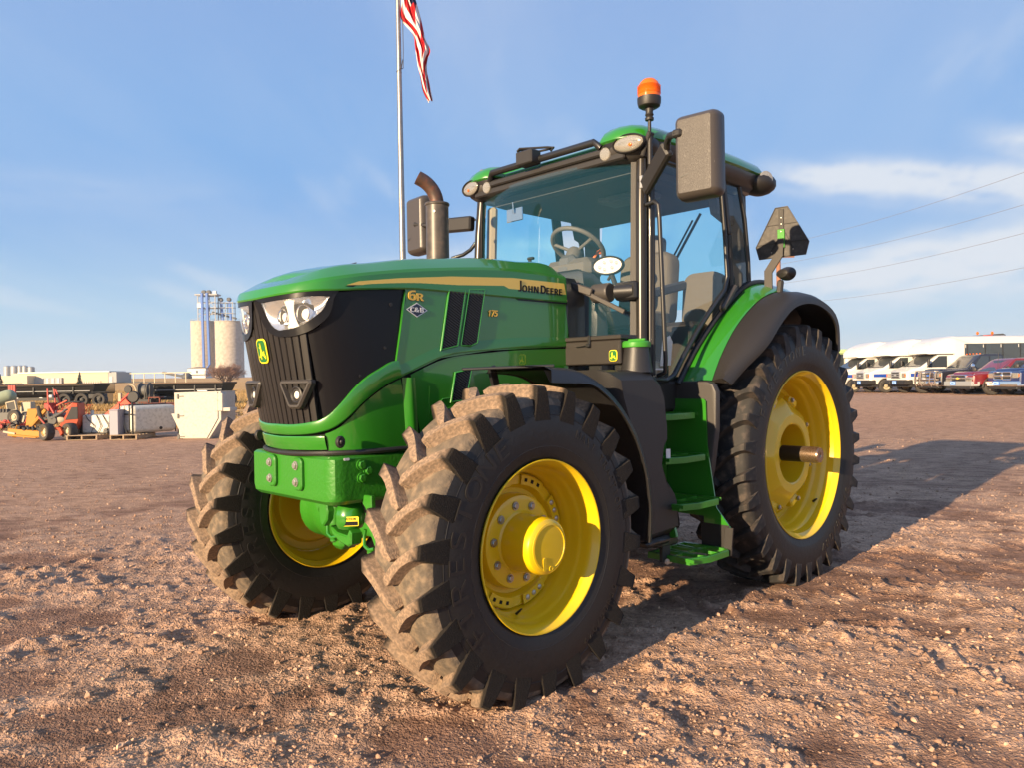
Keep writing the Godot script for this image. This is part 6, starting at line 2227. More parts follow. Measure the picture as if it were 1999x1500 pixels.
	for k in [[8.75, 8.55, "topmost overhead wire running from the pole to the picture's right"], [7.65, 7.4, "second overhead wire from the top, right of the warning triangle"], [6.5, 6.45, "third overhead wire from the top, right of the warning triangle"], [5.25, 5.25, "lowest overhead wire, just above the rear fender"]]:
		b = mb()
		var pts := []
		for i in 13:
			var f := i / 12.0
			pts.append(Vector3(lerpf(foot.x, far_end.x, f), lerpf(foot.y + k[0], 0.1 + k[1], f) - 0.35 * sin(PI * f), lerpf(foot.z, far_end.z, f)))
		b.tube(pts, 0.008, 6)
		var w := put("overhead_wire", b, M.wire)
		tag(w, k[2], "wire", "overhead wires at the power pole")

func branch(limbs: MB, twigs: MB, o: Vector3, d: Vector3, l: float, r: float, depth: int) -> void:
	var m := o + d * l * 0.5 + Vector3(rng.randf_range(-1, 1), rng.randf_range(-0.3, 0.6), rng.randf_range(-1, 1)) * l * 0.08
	var e := o + d * l
	if depth < 2: limbs.tube([o, m, e], [r, r * 0.8, r * 0.6], 6)
	else:
		var s := d.cross(Vector3(rng.randf() - 0.5, rng.randf() - 0.5, rng.randf() - 0.5)).normalized() * maxf(r, 0.012)
		twigs.t(o - s, o + s, e)
		var s2 := s.cross(d).normalized() * maxf(r, 0.012)
		twigs.t(o - s2, o + s2, e)
	if depth >= 5: return
	for i in (5 if depth == 0 else 4):
		var f := rng.randf_range(0.4, 1.0)
		var dd := (d + Vector3(rng.randf_range(-1, 1), rng.randf_range(-0.5, 0.85), rng.randf_range(-1, 1)) * 0.75).normalized()
		branch(limbs, twigs, o + (e - o) * f, dd, l * rng.randf_range(0.55, 0.8), r * 0.55, depth + 1)

# ---------------------------------------------------------------- junk and trailers at the left
func small_wheel(parent: Node3D, o: Vector3, r: float, w: float, axis_turn: float, rim_m: Material, tyre_m: Material, called := "wheel") -> void:
	var g := node(called, parent, o)
	g.rotation.y = axis_turn
	var b := mb()
	b.lathe(pv([r * 0.58, -w * 0.46, r * 0.9, -w * 0.5, r * 0.98, -w * 0.36, r, 0, r * 0.98, w * 0.36, r * 0.9, w * 0.5, r * 0.58, w * 0.46]), 28, 0)
	put("tyre", b, tyre_m, g)
	b = mb()
	b.lathe(pv([r * 0.60, w * 0.46, r * 0.55, w * 0.40, r * 0.52, w * 0.15, r * 0.30, w * 0.18, r * 0.26, w * 0.34, r * 0.12, w * 0.38, 0.0, w * 0.38]), 22, 0)
	b.lathe(pv([r * 0.60, -w * 0.46, r * 0.5, -w * 0.2, 0.0, -w * 0.2]), 22, 0)
	put("rim", b, rim_m, g)

func pallet(label: String, at_p: Vector3, turn: float, w := 0.86, d := 1.0) -> void:
	var p := thing("pallet", label, "pallet", at_p, turn, "wooden pallets under the tanks")
	for i in 6: part(p, "plank", M.pallet_wood, Vector3(0, 0.128, -d / 2 + 0.06 + i * (d - 0.12) / 5.0), Vector3(w, 0.02, 0.11), 0.003)
	for i in 3: part(p, "stringer", M.pallet_wood, Vector3(-w / 2 + 0.025 + i * (w - 0.05) / 2.0, 0.067, 0), Vector3(0.045, 0.10, d), 0.003)
	for i in 3: part(p, "bottom_plank", M.pallet_wood, Vector3(0, 0.010, -d / 2 + 0.06 + i * (d - 0.12) / 2.0), Vector3(w, 0.018, 0.11), 0.003)

func left_yard() -> void:
	mat("pallet_wood", Color.WHITE, 0.9)
	worn(M.pallet_wood, [[0.0, lin(0.20, 0.14, 0.09)], [1.0, lin(0.46, 0.35, 0.24)]], 3.0, 0.02, 71)
	mat("poly_white", Color.WHITE, 0.45)
	worn(M.poly_white, [[0.0, lin(0.40, 0.38, 0.32)], [0.4, lin(0.60, 0.57, 0.49)], [1.0, lin(0.68, 0.65, 0.57)]], 1.6, 0.01, 72)
	mat("beige_metal", Color.WHITE, 0.6)
	worn(M.beige_metal, [[0.0, lin(0.34, 0.305, 0.25)], [0.35, lin(0.44, 0.41, 0.35)], [1.0, lin(0.50, 0.465, 0.40)]], 1.5, 0.012, 73)
	mat("rusty_red", lin(0.16, 0.045, 0.025), 0.8)
	mat("trench_orange", lin(0.42, 0.055, 0.014), 0.5)
	mat("implement_red", lin(0.42, 0.025, 0.015), 0.55)
	mat("auger_red", lin(0.60, 0.085, 0.04), 0.6)
	mat("machine_yellow", lin(0.48, 0.21, 0.02), 0.6)
	mat("old_black", lin(0.022, 0.021, 0.022), 0.6)
	mat("dump_black", lin(0.006, 0.006, 0.008), 0.35)
	mat("pale_rim", lin(0.42, 0.36, 0.25), 0.6)
	mat("tank_green", lin(0.30, 0.34, 0.22), 0.5)
	mat("engine_grey", lin(0.11, 0.105, 0.095), 0.6)
	mat("lavender_box", lin(0.30, 0.29, 0.34), 0.6)
	mat("bale_straw", Color.WHITE, 1.0)
	worn(M.bale_straw, [[0.0, lin(0.12, 0.08, 0.045)], [1.0, lin(0.34, 0.25, 0.15)]], 1.5, 0.03, 74)
	mat("dusty_tyre", lin(0.055, 0.05, 0.045), 0.9)
	var b: MB
	# pallets and tanks
	pallet("wooden pallet under the small white tank, left of the caged tank", spot(177, 21.6), FACE + 0.03, 0.85)
	pallet("wooden pallet under the caged white tank's lit end", spot(259, 21.5), FACE - 0.05, 0.78)
	var ta := thing("poly_tank", "small square white plastic tank with loose black hoses, on a pallet", "tank", spot(198, 22.0) + YU * 0.14, FACE)
	b = mb()
	b.stack(rounded(0.80, 0.52, 0.04, 3), [[-0.3, 0.03], [-0.27, 0.0], [0.27, 0.0], [0.3, 0.03]], XU, YU, ZU, Vector3(0, 0.27, 0))
	put("tank_body", b, M.poly_white, ta)
	b = mb()
	b.lathe(pv([0.045, 0.52, 0.045, 0.66, 0.0, 0.66]), 12, 1, Vector3(-0.21, 0, 0.1))
	put("filler_pipe", b, M.poly_white, ta)
	for k in [[-0.28, -0.05, 0.25], [0.02, 0.14, 0.30], [0.20, 0.36, 0.40]]:
		b = mb()
		b.tube([Vector3(k[0], 0.53, 0.31), Vector3(k[0] + 0.06, 0.42, 0.325), Vector3(k[1] + 0.02, 0.22, 0.33), Vector3(k[1] - 0.08, 0.03, 0.33), Vector3(k[2], 0.0, 0.36), Vector3(k[2] + 0.06, 0.12, 0.34)], 0.011, 6)
		put("hose", b, M.old_black, ta)
	b = mb()
	b.lathe(pv([0.0, -0.03, 0.05, -0.03, 0.055, 0.0, 0.05, 0.03, 0.0, 0.03]), 14, 2, Vector3(0.30, 0.10, 0.35))
	b.box(Vector3(0.32, 0.05, 0.36), Vector3(0.14, 0.08, 0.1), 0.02)
	put("pump", b, M.engine_grey, ta)
	var lv := thing("grey_cabinet", "narrow lavender-grey metal cabinet between the two white tanks", "cabinet", spot(229, 21.3), FACE)
	part(lv, "cabinet_body", M.lavender_box, Vector3(0, 0.45, 0), Vector3(0.24, 0.72, 0.4), 0.01)
	part(lv, "cabinet_lid", M.lavender_box, Vector3(0, 0.82, 0), Vector3(0.27, 0.03, 0.43), 0.008)
	var tk := thing("caged_tank", "large rounded white plastic tank in a black strap frame, on a pallet", "tank", spot(288, 22.0) + YU * 0.13, FACE + 0.927)
	b = mb()
	b.stack(rounded(0.88, 0.78, 0.13, 5), [[-0.66, 0.10], [-0.61, 0.03], [-0.54, 0.0], [0.54, 0.0], [0.61, 0.03], [0.66, 0.10]], ZU, YU, XU, Vector3(0, 0.41, 0))
	put("tank_body", b, M.poly_white, tk)
	b = mb()
	for x in [-0.675, 0.675]:
		for z in [-0.26, 0.30]: b.bar(Vector3(x, 0.0, z), Vector3(x, 0.86, z), 0.035, 0.02, XU)
		b.bar(Vector3(x, 0.56, -0.44), Vector3(x, 0.56, 0.44), 0.02, 0.035, YU)
	for z in [-0.26, 0.30]: b.bar(Vector3(-0.68, 0.815, z), Vector3(0.68, 0.815, z), 0.035, 0.02, YU)
	b.bar(Vector3(-0.67, -0.05, 0.47), Vector3(-0.67, 0.90, 0.47), 0.05, 0.03, XU)
	b.bar(Vector3(0.67, -0.05, 0.47), Vector3(0.67, 0.86, 0.47), 0.05, 0.03, XU)
	put("strap_frame", b, M.old_black, tk)
	b = mb()
	b.tube([Vector3(-0.67, 0.82, 0.05), Vector3(-0.71, 0.55, 0.0), Vector3(-0.70, 0.25, 0.05), Vector3(-0.69, 0.03, 0.16)], 0.014, 6)
	put("sight_hose", b, M.pale_rim, tk)
	b = mb()
	b.lathe(pv([0.0, 0.455, 0.045, 0.455, 0.045, 0.44]), 12, 2, Vector3(0.15, 0.14, 0))
	put("drain_plug", b, M.old_black, tk)
	b = mb()
	b.lathe(pv([0.12, 0.76, 0.12, 0.80, 0.0, 0.81]), 16, 1)
	put("tank_lid", b, M.old_black, tk)
	# beige hopper box
	var hb := thing("beige_hopper", "big beige metal hopper box with hinged door, narrowing to its foot", "hopper", spot(402, 21.3), FACE - 0.12)
	b = mb()
	b.prism(pv([-0.70, 1.28, 0.66, 1.30, 0.66, 0.52, 0.30, 0.0, -0.46, 0.0, -0.80, 0.70, -0.70, 0.70]), -0.42, 0.40, 0.012, XU, YU, ZU)
	put("hopper_body", b, M.beige_metal, hb)
	b = mb()
	b.prism(pv([-0.585, 1.25, 0.575, 1.28, 0.575, 0.56, 0.25, 0.02, -0.56, 0.02]), 0.40, 0.425, 0.006, XU, YU, ZU)
	put("hopper_door", b, M.beige_metal, hb)
	b = mb()
	b.box(Vector3(0.64, 1.0, 0.30), Vector3(0.16, 0.5, 0.25), 0.02)
	b.box(Vector3(0.80, 0.80, 0.2), Vector3(0.24, 0.10, 0.4), 0.01)
	put("side_ledge", b, M.beige_metal, hb)
	for y in [1.17, 0.63, 0.06]:
		b = mb()
		b.box(Vector3(-0.575, y, 0.435), Vector3(0.05, 0.13, 0.025), 0.005)
		b.box(Vector3(-0.48, y + 0.005, 0.432), Vector3(0.16, 0.025, 0.014), 0.003)
		put("hinge", b, M.engine_grey, hb)
	part(hb, "top_bar", M.white_steel, Vector3(0.02, 1.315, 0.2), Vector3(0.28, 0.03, 0.06), 0.005)
	# walk-behind trencher
	var tc := thing("trencher", "orange walk-behind trencher with small pale-rimmed tyres and a black engine", "trencher", spot(122, 21.6), FACE + 0.15)
	small_wheel(tc, Vector3(-0.27, 0.24, 0.36), 0.24, 0.22, 4.07, M.pale_rim, M.dusty_tyre)
	small_wheel(tc, Vector3(0.30, 0.24, 0.30), 0.24, 0.22, 4.07, M.pale_rim, M.dusty_tyre)
	small_wheel(tc, Vector3(0.35, 0.24, -0.30), 0.24, 0.22, 4.07, M.pale_rim, M.dusty_tyre)
	b = mb()
	b.prism(pv([-0.10, 0.30, 0.02, 0.42, 0.32, 0.98, 0.36, 1.04, 0.50, 1.02, 0.52, 0.55, 0.42, 0.28, 0.10, 0.22]), -0.26, 0.24, 0.02, XU, YU, ZU)
	put("console_body", b, M.trench_orange, tc)
	b = mb()
	b.prism(pv([0.17, 0.56, 0.34, 0.92, 0.50, 0.92, 0.50, 0.58]), 0.235, 0.255, 0.004, XU, YU, ZU)
	put("console_panel", b, M.old_black, tc)
	b = mb()
	b.tube([Vector3(0.10, 1.04, 0.05), Vector3(0.32, 1.07, 0.05), Vector3(0.56, 1.05, 0.05)], 0.018, 8)
	b.box(Vector3(0.40, 1.05, 0.02), Vector3(0.26, 0.03, 0.30), 0.01)
	put("handlebar", b, M.old_black, tc)
	b = mb()
	b.box(Vector3(-0.14, 0.62, 0.0), Vector3(0.42, 0.26, 0.40), 0.06)
	b.lathe(pv([0.0, -0.05, 0.11, -0.05, 0.13, 0.0, 0.11, 0.05, 0.0, 0.05]), 16, 2, Vector3(-0.16, 0.55, 0.24))
	b.tube([Vector3(-0.30, 0.80, 0.18), Vector3(-0.26, 0.66, 0.26), Vector3(-0.18, 0.60, 0.27), Vector3(0.10, 0.78, 0.22), Vector3(0.18, 0.86, 0.15)], 0.035, 8)
	put("engine", b, M.engine_grey, tc)
	b = mb()
	b.ball(Vector3(0.02, 0.56, 0.22), Vector3(0.15, 0.09, 0.05), 10)
	put("engine_label", b, M.pale_rim, tc)
	b = mb()
	b.prism(pv([-0.12, 0.36, 0.10, 0.36, 0.16, 0.20, 0.10, 0.12, 0.04, 0.28, -0.10, 0.31]), 0.18, 0.40, 0.01, XU, YU, ZU)
	put("mudguard", b, M.trench_orange, tc)
	b = mb()
	b.bar(Vector3(-0.30, 0.98, 0.10), Vector3(-0.16, 0.74, 0.15), 0.05, 0.04, ZU, 0.01)
	b.bar(Vector3(-0.52, 0.66, 0.25), Vector3(-0.24, 0.34, 0.30), 0.03, 0.04, ZU)
	put("boom_arm", b, M.implement_red, tc)
	b = mb()
	b.bar(Vector3(-1.10, 0.26, 0.20), Vector3(-0.28, 0.16, 0.30), 0.12, 0.18, YU, 0.02)
	b.bar(Vector3(-0.90, 0.30, 0.0), Vector3(-0.40, 0.86, 0.05), 0.10, 0.10, ZU, 0.02)
	put("digging_boom", b, M.machine_yellow, tc)
	b = mb()
	for i in 22:
		var f := i / 21.0
		b.box(Vector3(lerpf(-1.04, -0.36, f), 0.36 - 0.06 * f + 0.03 * sin(i * 2.4), 0.22 + 0.04 * sin(i * 1.7)), Vector3(0.07, 0.09, 0.10), 0.015)
	put("digging_chain", b, M.old_black, tc)
	b = mb()
	b.tube([Vector3(-0.62, 0.95, 0.05), Vector3(-0.55, 0.68, 0.1), Vector3(-0.45, 0.50, 0.12), Vector3(-0.36, 0.52, 0.2)], 0.05, 8)
	put("dusty_hose", b, M.dusty_tyre, tc)
	var mw := thing("yellow_mower_deck", "tilted yellow-orange sheet metal hopper left of the trencher", "mower deck", spot(70, 22.6), FACE + 0.1)
	b = mb()
	b.prism(pv([-0.20, 0.35, -0.14, 0.86, 0.20, 0.86, 0.04, 0.40]), -0.2, 0.2, 0.02, XU, YU, ZU)
	b.bar(Vector3(-0.18, 0.36, 0.2), Vector3(-0.24, 0.0, 0.2), 0.04, 0.04)
	b.bar(Vector3(0.06, 0.40, 0.2), Vector3(0.14, 0.0, 0.2), 0.04, 0.04)
	put("chute", b, M.machine_yellow, mw)
	var bl := thing("trencher_attachment", "low yellow and black blade assembly lying left of the trencher's wheel", "blade", spot(50, 22.0), FACE - 0.2)
	b = mb()
	b.bar(Vector3(-0.30, 0.22, 0.3), Vector3(0.46, 0.14, 0.1), 0.05, 0.22, YU, 0.01)
	put("blade_plate", b, M.machine_yellow, bl)
	b = mb()
	b.bar(Vector3(-0.42, 0.24, 0.34), Vector3(-0.05, 0.18, 0.32), 0.04, 0.05, YU)
	put("push_arm", b, M.pale_rim, bl)
	b = mb()
	b.bar(Vector3(-0.14, 0.40, 0.1), Vector3(-0.22, 0.06, 0.2), 0.06, 0.10, YU)
	put("blade_post", b, M.machine_yellow, bl)
	# engine cart
	var ec := thing("engine_cart", "grey engine on a two-wheeled cart at the left edge of the yard", "engine cart", spot(20, 31), FACE)
	small_wheel(ec, Vector3(0.38, 0.30, 0.3), 0.30, 0.18, 4.5, M.pale_rim, M.dusty_tyre)
	b = mb()
	b.box(Vector3(-0.22, 0.32, 0), Vector3(0.85, 0.42, 0.5), 0.05)
	for i in 5: b.box(Vector3(-0.5 + i * 0.13, 0.55, 0.18), Vector3(0.07, 0.16, 0.16), 0.02)
	put("engine_block", b, M.engine_grey, ec)
	b = mb()
	b.X = Transform3D(Basis(ZU, 0.2), Vector3(0.14, 0.74, 0.1))
	for k in [[0, 0.18, 0.40, 0.05], [0, -0.18, 0.40, 0.05], [-0.18, 0, 0.05, 0.36], [0.18, 0, 0.05, 0.36]]: b.box(Vector3(k[0], k[1], 0), Vector3(k[2], k[3], 0.1), 0.01)
	put("radiator_frame", b, M.pale_rim, ec)
	b = mb()
	b.X = Transform3D(Basis(ZU, 0.2), Vector3(0.14, 0.74, 0.1))
	b.box(Vector3(0, 0, 0.0), Vector3(0.32, 0.32, 0.06))
	put("radiator_core", b, M.old_black, ec)
	b = mb()
	b.box(Vector3(0.62, 0.62, -0.2), Vector3(0.40, 0.55, 0.3), 0.02)
	put("cart_panel", b, M.pale_rim, ec)
	var pt := thing("propane_tank", "pale green-white horizontal gas tank at the left edge, above the engine cart", "gas tank", spot(2, 33), FACE + 0.5)
	b = mb()
	var q := pv([0.0, -0.62, 0.16, -0.58, 0.27, -0.46, 0.30, -0.3, 0.30, 0.3, 0.27, 0.46, 0.16, 0.58, 0.0, 0.62])
	b.X = Transform3D(Basis(ZU, 0.35), Vector3(0, 1.0, 0))
	b.lathe(q, 22, 0)
	put("tank_body", b, M.tank_green, pt)
	b = mb()
	for x in [-0.35, 0.35]: b.box(Vector3(x, 0.40, 0), Vector3(0.08, 0.8, 0.4), 0.01)
	put("tank_saddle", b, M.engine_grey, pt)
	var rp := thing("red_mast", "pair of tall dark red steel mast posts standing before the black dump trailer", "mast", spot(24, 35), FACE)
	for x in [-0.10, 0.02, 0.14]:
		b = mb()
		b.bar(Vector3(x, 0, 0), Vector3(x * 0.95, 1.6, 0), 0.09, 0.09)
		put("mast_post", b, M.implement_red, rp)
	part(rp, "mast_foot", M.implement_red, Vector3(0.02, 0.05, 0), Vector3(0.5, 0.1, 0.6), 0.01)
	# red rakes and seeders
	var rk := thing("red_hay_rake", "tangled red hay rake with two tall upright tines before the dump trailer's wheels", "hay rake", spot(112, 36.5), FACE)
	for k in [[-0.42, 0.25, -0.45, 1.42], [-0.03, 0.1, 0.42 - 0.55, 1.40], [0.33, 0.2, -0.05, 1.36]]:
		b = mb()
		b.bar(Vector3(k[0], k[1], 0), Vector3(k[2], k[3], 0), 0.05, 0.05)
		put("tall_tine", b, M.implement_red, rk)
	b = mb()
	b.box(Vector3(-0.28, 0.52, 0), Vector3(0.42, 0.42, 0.5), 0.03)
	put("seed_box", b, M.implement_red, rk)
	for k in 2:
		b = mb()
		var ring := []
		for i in 21: ring.append(Vector3(0.18 + k * 0.5 + cos(TAU * i / 20) * 0.36, 0.45 + sin(TAU * i / 20) * 0.28, 0.1 - 0.15 * sin(TAU * i / 20)))
		b.tube(ring, 0.022, 6, false)
		for i in 6: b.bar(Vector3(0.18 + k * 0.5, 0.45, 0.1), Vector3(0.18 + k * 0.5 + cos(TAU * i / 6) * 0.36, 0.45 + sin(TAU * i / 6) * 0.28, 0.1 - 0.15 * sin(TAU * i / 6)), 0.015, 0.015)
		put("rake_wheel", b, M.trench_orange, rk)
	b = mb()
	b.bar(Vector3(-0.5, 0.30, 0.2), Vector3(1.0, 0.34, 0.2), 0.07, 0.07)
	b.bar(Vector3(0.55, 0.42, 0.25), Vector3(1.05, 0.80, 0.25), 0.07, 0.07)
	b.bar(Vector3(0.0, 0.55, 0.25), Vector3(0.62, 0.85, 0.25), 0.05, 0.05)
	put("rake_frame", b, M.auger_red, rk)
	part(rk, "document_tube", M.white_steel, Vector3(-0.22, 1.05, 0.1), Vector3(0.20, 0.14, 0.1), 0.03)
	var sd := thing("red_tine_rack", "low rack of thin red curved tines right of the hay rake", "tine rack", spot(163, 37), FACE)
	b = mb()
	for i in 7: b.tube([Vector3(-0.35 + i * 0.12, 0.1, 0), Vector3(-0.30 + i * 0.12, 0.35, 0.05), Vector3(-0.10 + i * 0.10, 0.55, 0.1), Vector3(0.05 + i * 0.08, 0.62, 0.1)], 0.014, 5)
	b.bar(Vector3(-0.45, 0.14, 0), Vector3(0.5, 0.16, 0), 0.05, 0.05)
	put("tines", b, M.implement_red, sd)
	# scrap pile of lumber behind the tank
	var lu := thing("timber_stack", "low stack of weathered timbers left of the small white tank", "timber", spot(158, 24.5), FACE + 0.1)
	for i in 7: part(lu, "plank", M.pallet_wood, Vector3(0.05 * sin(i * 2.1), 0.08 + 0.1 * (i / 2), 0.16 * (i % 2)), Vector3(0.62, 0.07, 0.14), 0.006)
	# heaps of scrap
	var heaps := [[88.0, 30.0, "tangle of dark scrap bars and red pipes left of the red seed box", 0.9, 0.7], [150.0, 31.0, "heap of red and rusty bars behind the trencher's console", 0.8, 0.62], [62.0, 27.5, "dark heap of mower parts behind the yellow hopper", 0.7, 0.55], [8.0, 27.0, "dark heap of engine parts at the very left edge", 0.7, 0.5]]
	var tones := [M.implement_red, M.old_black, M.rusty_red, M.engine_grey, M.auger_red, M.old_black, M.dusty_tyre]
	for k in heaps:
		var hp_ := thing("scrap_heap", k[2], "scrap heap", spot(k[0], k[1]), FACE, "scrap heaps in the yard")
		for i in 26:
			var o := Vector3(rng.randf_range(-1, 1) * k[3] * 0.5, rng.randf_range(0.02, 1.0) * k[4] * 0.6, rng.randf_range(-0.3, 0.3))
			var d := Vector3(rng.randf_range(-1, 1), rng.randf_range(-0.4, 1.0), rng.randf_range(-0.3, 0.3)).normalized() * rng.randf_range(0.12, 0.36)
			b = mb()
			if i % 5 == 0: b.lathe(pv([0.0, -0.05, 0.09, -0.05, 0.11, 0.0, 0.09, 0.05, 0.0, 0.05]), 12, 2, Vector3(o.x, maxf(o.y, 0.11), o.z))
			elif i % 5 == 1: b.box(o + YU * 0.06, Vector3(rng.randf_range(0.1, 0.26), rng.randf_range(0.08, 0.2), 0.15), 0.02)
			else: b.bar(o, o + Vector3(d.x, absf(d.y), d.z), 0.035, 0.035)
			put("scrap_piece", b, tones[rng.randi() % tones.size()], hp_)
	var pl := thing("plywood_panel", "tan plywood panel leaning behind the engine cart's wheel", "panel", spot(49, 32), FACE)
	b = mb()
	b.bar(Vector3(0, 0.02, 0.1), Vector3(0, 0.68, -0.05), 0.42, 0.02, ZU)
	put("board", b, M.pale_rim, pl)
	# red auger with hopper
	var au := thing("grain_auger", "red grain auger tube rising to the right behind the white tanks", "auger", spot(226, 30), FACE)
	b = mb()
	b.tube([Vector3(-0.60, 0.10, 0), Vector3(0.50, 0.95, 0)], 0.13, 14)
	put("auger_tube", b, M.auger_red, au)
	b = mb()
	b.prism(pv([0.10, 0.62, 0.50, 0.98, 0.70, 0.78, 0.56, 0.40, 0.40, 0.42]), -0.2, 0.2, 0.015, XU, YU, ZU)
	put("auger_hopper", b, M.auger_red, au)
	b = mb()
	b.bar(Vector3(0.16, 0.80, 0.1), Vector3(0.62, 1.20, 0.1), 0.10, 0.06)
	b.bar(Vector3(0.3, 0.0, 0.1), Vector3(0.45, 0.7, 0.1), 0.06, 0.06)
	put("auger_frame", b, M.implement_red, au)
	b = mb()
	b.lathe(pv([0.0, -0.06, 0.20, -0.06, 0.24, 0.0, 0.20, 0.06, 0.0, 0.06]), 20, 2, Vector3(0.76, 1.05, 0.1))
	b.lathe(pv([0.0, -0.06, 0.14, -0.06, 0.16, 0.0, 0.14, 0.06, 0.0, 0.06]), 20, 2, Vector3(0.56, 1.34, 0.1))
	put("belt_pulley", b, M.old_black, au)
	b = mb()
	b.box(Vector3(0.24, 1.04, 0.1), Vector3(0.13, 0.34, 0.12), 0.02)
	put("motor_cover", b, M.pale_rim, au)
	var wg := thing("rusty_wagon", "low rusty wagon frame with a small pale wheel, behind the caged tank", "wagon", spot(318, 34), FACE)
	part(wg, "wagon_bed", M.rusty_red, Vector3(0.1, 0.55, 0), Vector3(1.5, 0.32, 0.8), 0.02)
	part(wg, "front_rack", M.rusty_red, Vector3(-0.28, 0.95, 0), Vector3(0.50, 0.05, 0.5), 0.01)
	b = mb()
	for x in [-0.52, -0.04]: b.bar(Vector3(x, 0.5, 0.2), Vector3(x, 0.96, 0.2), 0.05, 0.05)
	for i in 4: b.bar(Vector3(-0.9 + i * 0.1, 0.4, 0.3), Vector3(-0.9 + i * 0.1, 0.75, 0.3), 0.03, 0.03)
	b.bar(Vector3(-0.95, 0.75, 0.3), Vector3(-0.55, 0.75, 0.3), 0.03, 0.03)
	put("rack_bar", b, M.rusty_red, wg)
	small_wheel(wg, Vector3(0.80, 0.22, 0.3), 0.22, 0.15, -1.57, M.poly_white, M.dusty_tyre)
	small_wheel(wg, Vector3(-0.4, 0.22, 0.3), 0.22, 0.15, -1.57, M.poly_white, M.dusty_tyre)
	dump_trailer("long black side-dump trailer with triple wheels, at the left edge of the yard", 36.0, 56.0, 12.2, 1, 6.3)
	dump_trailer("shorter black side-dump trailer with gooseneck, behind the beige hopper", 372.0, 52.0, 5.6, -1, 2.6)
	# culvert pipe and hose reel
	var cu := thing("straw_bale", "round straw-coloured bale lying between the two black trailers", "bale", spot(209, 62), FACE + 0.5)
	b = mb()
	b.lathe(pv([0.0, -0.6, 0.42, -0.6, 0.44, -0.55, 0.44, 0.55, 0.42, 0.6, 0.0, 0.6]), 24, 0, Vector3(0, 1.3, 0))
	b.box(Vector3(0, 0.42, 0), Vector3(0.9, 0.9, 0.5), 0.02)
	put("bale_body", b, M.bale_straw, cu)
	var gn := thing("hose_reel", "grey and black hose reel with a pale arched arm, left of the shorter trailer", "hose reel", spot(282, 50), FACE)
	b = mb()
	b.lathe(pv([0.0, -0.3, 0.55, -0.3, 0.55, -0.26, 0.38, -0.26, 0.38, 0.26, 0.55, 0.26, 0.55, 0.3, 0.0, 0.3]), 22, 0, Vector3(0.1, 1.15, 0))
	put("reel_drum", b, M.engine_grey, gn)
	b = mb()
	b.tube([Vector3(-0.85, 1.62, 0.2), Vector3(-0.55, 1.50, 0.2), Vector3(-0.42, 1.25, 0.2), Vector3(-0.40, 0.9, 0.2)], 0.06, 8)
	put("arm", b, M.pale_rim, gn)
	b = mb()
	b.box(Vector3(0.1, 0.35, 0), Vector3(1.1, 0.5, 0.8), 0.03)
	for x in [-0.3, 0.2, 0.5]: b.bar(Vector3(x, 0.5, 0.35), Vector3(x + 0.05, 1.5, 0.35), 0.07, 0.07)
	put("reel_stand", b, M.old_black, gn)
	# parked dark car far off by the warehouse
	var su := thing("far_car", "small dark car parked before the left end of the cream warehouse", "car", spot(28, 150), FACE + 1.45)
	b = mb()
	b.prism(pv([-2.2, 0.35, -2.2, 0.95, -1.5, 1.05, -0.9, 1.6, 1.2, 1.6, 1.9, 1.0, 2.2, 0.9, 2.2, 0.35]), -0.9, 0.9, 0.1, ZU, YU, XU)
	put("car_body", b, M.dark_steel, su)
	for x in [-0.85, 0.85]:
		for z in [-1.35, 1.4]: small_wheel(su, Vector3(x, 0.33, z), 0.33, 0.2, 0.0 if x > 0 else PI, M.bin_steel, M.old_black)
	b = mb()
	b.prism(pv([-1.35, 1.05, -0.85, 1.52, 1.1, 1.52, 1.6, 1.05]), -0.91, 0.91, 0.0, ZU, YU, XU)
	put("car_window", b, M.window_dark, su)

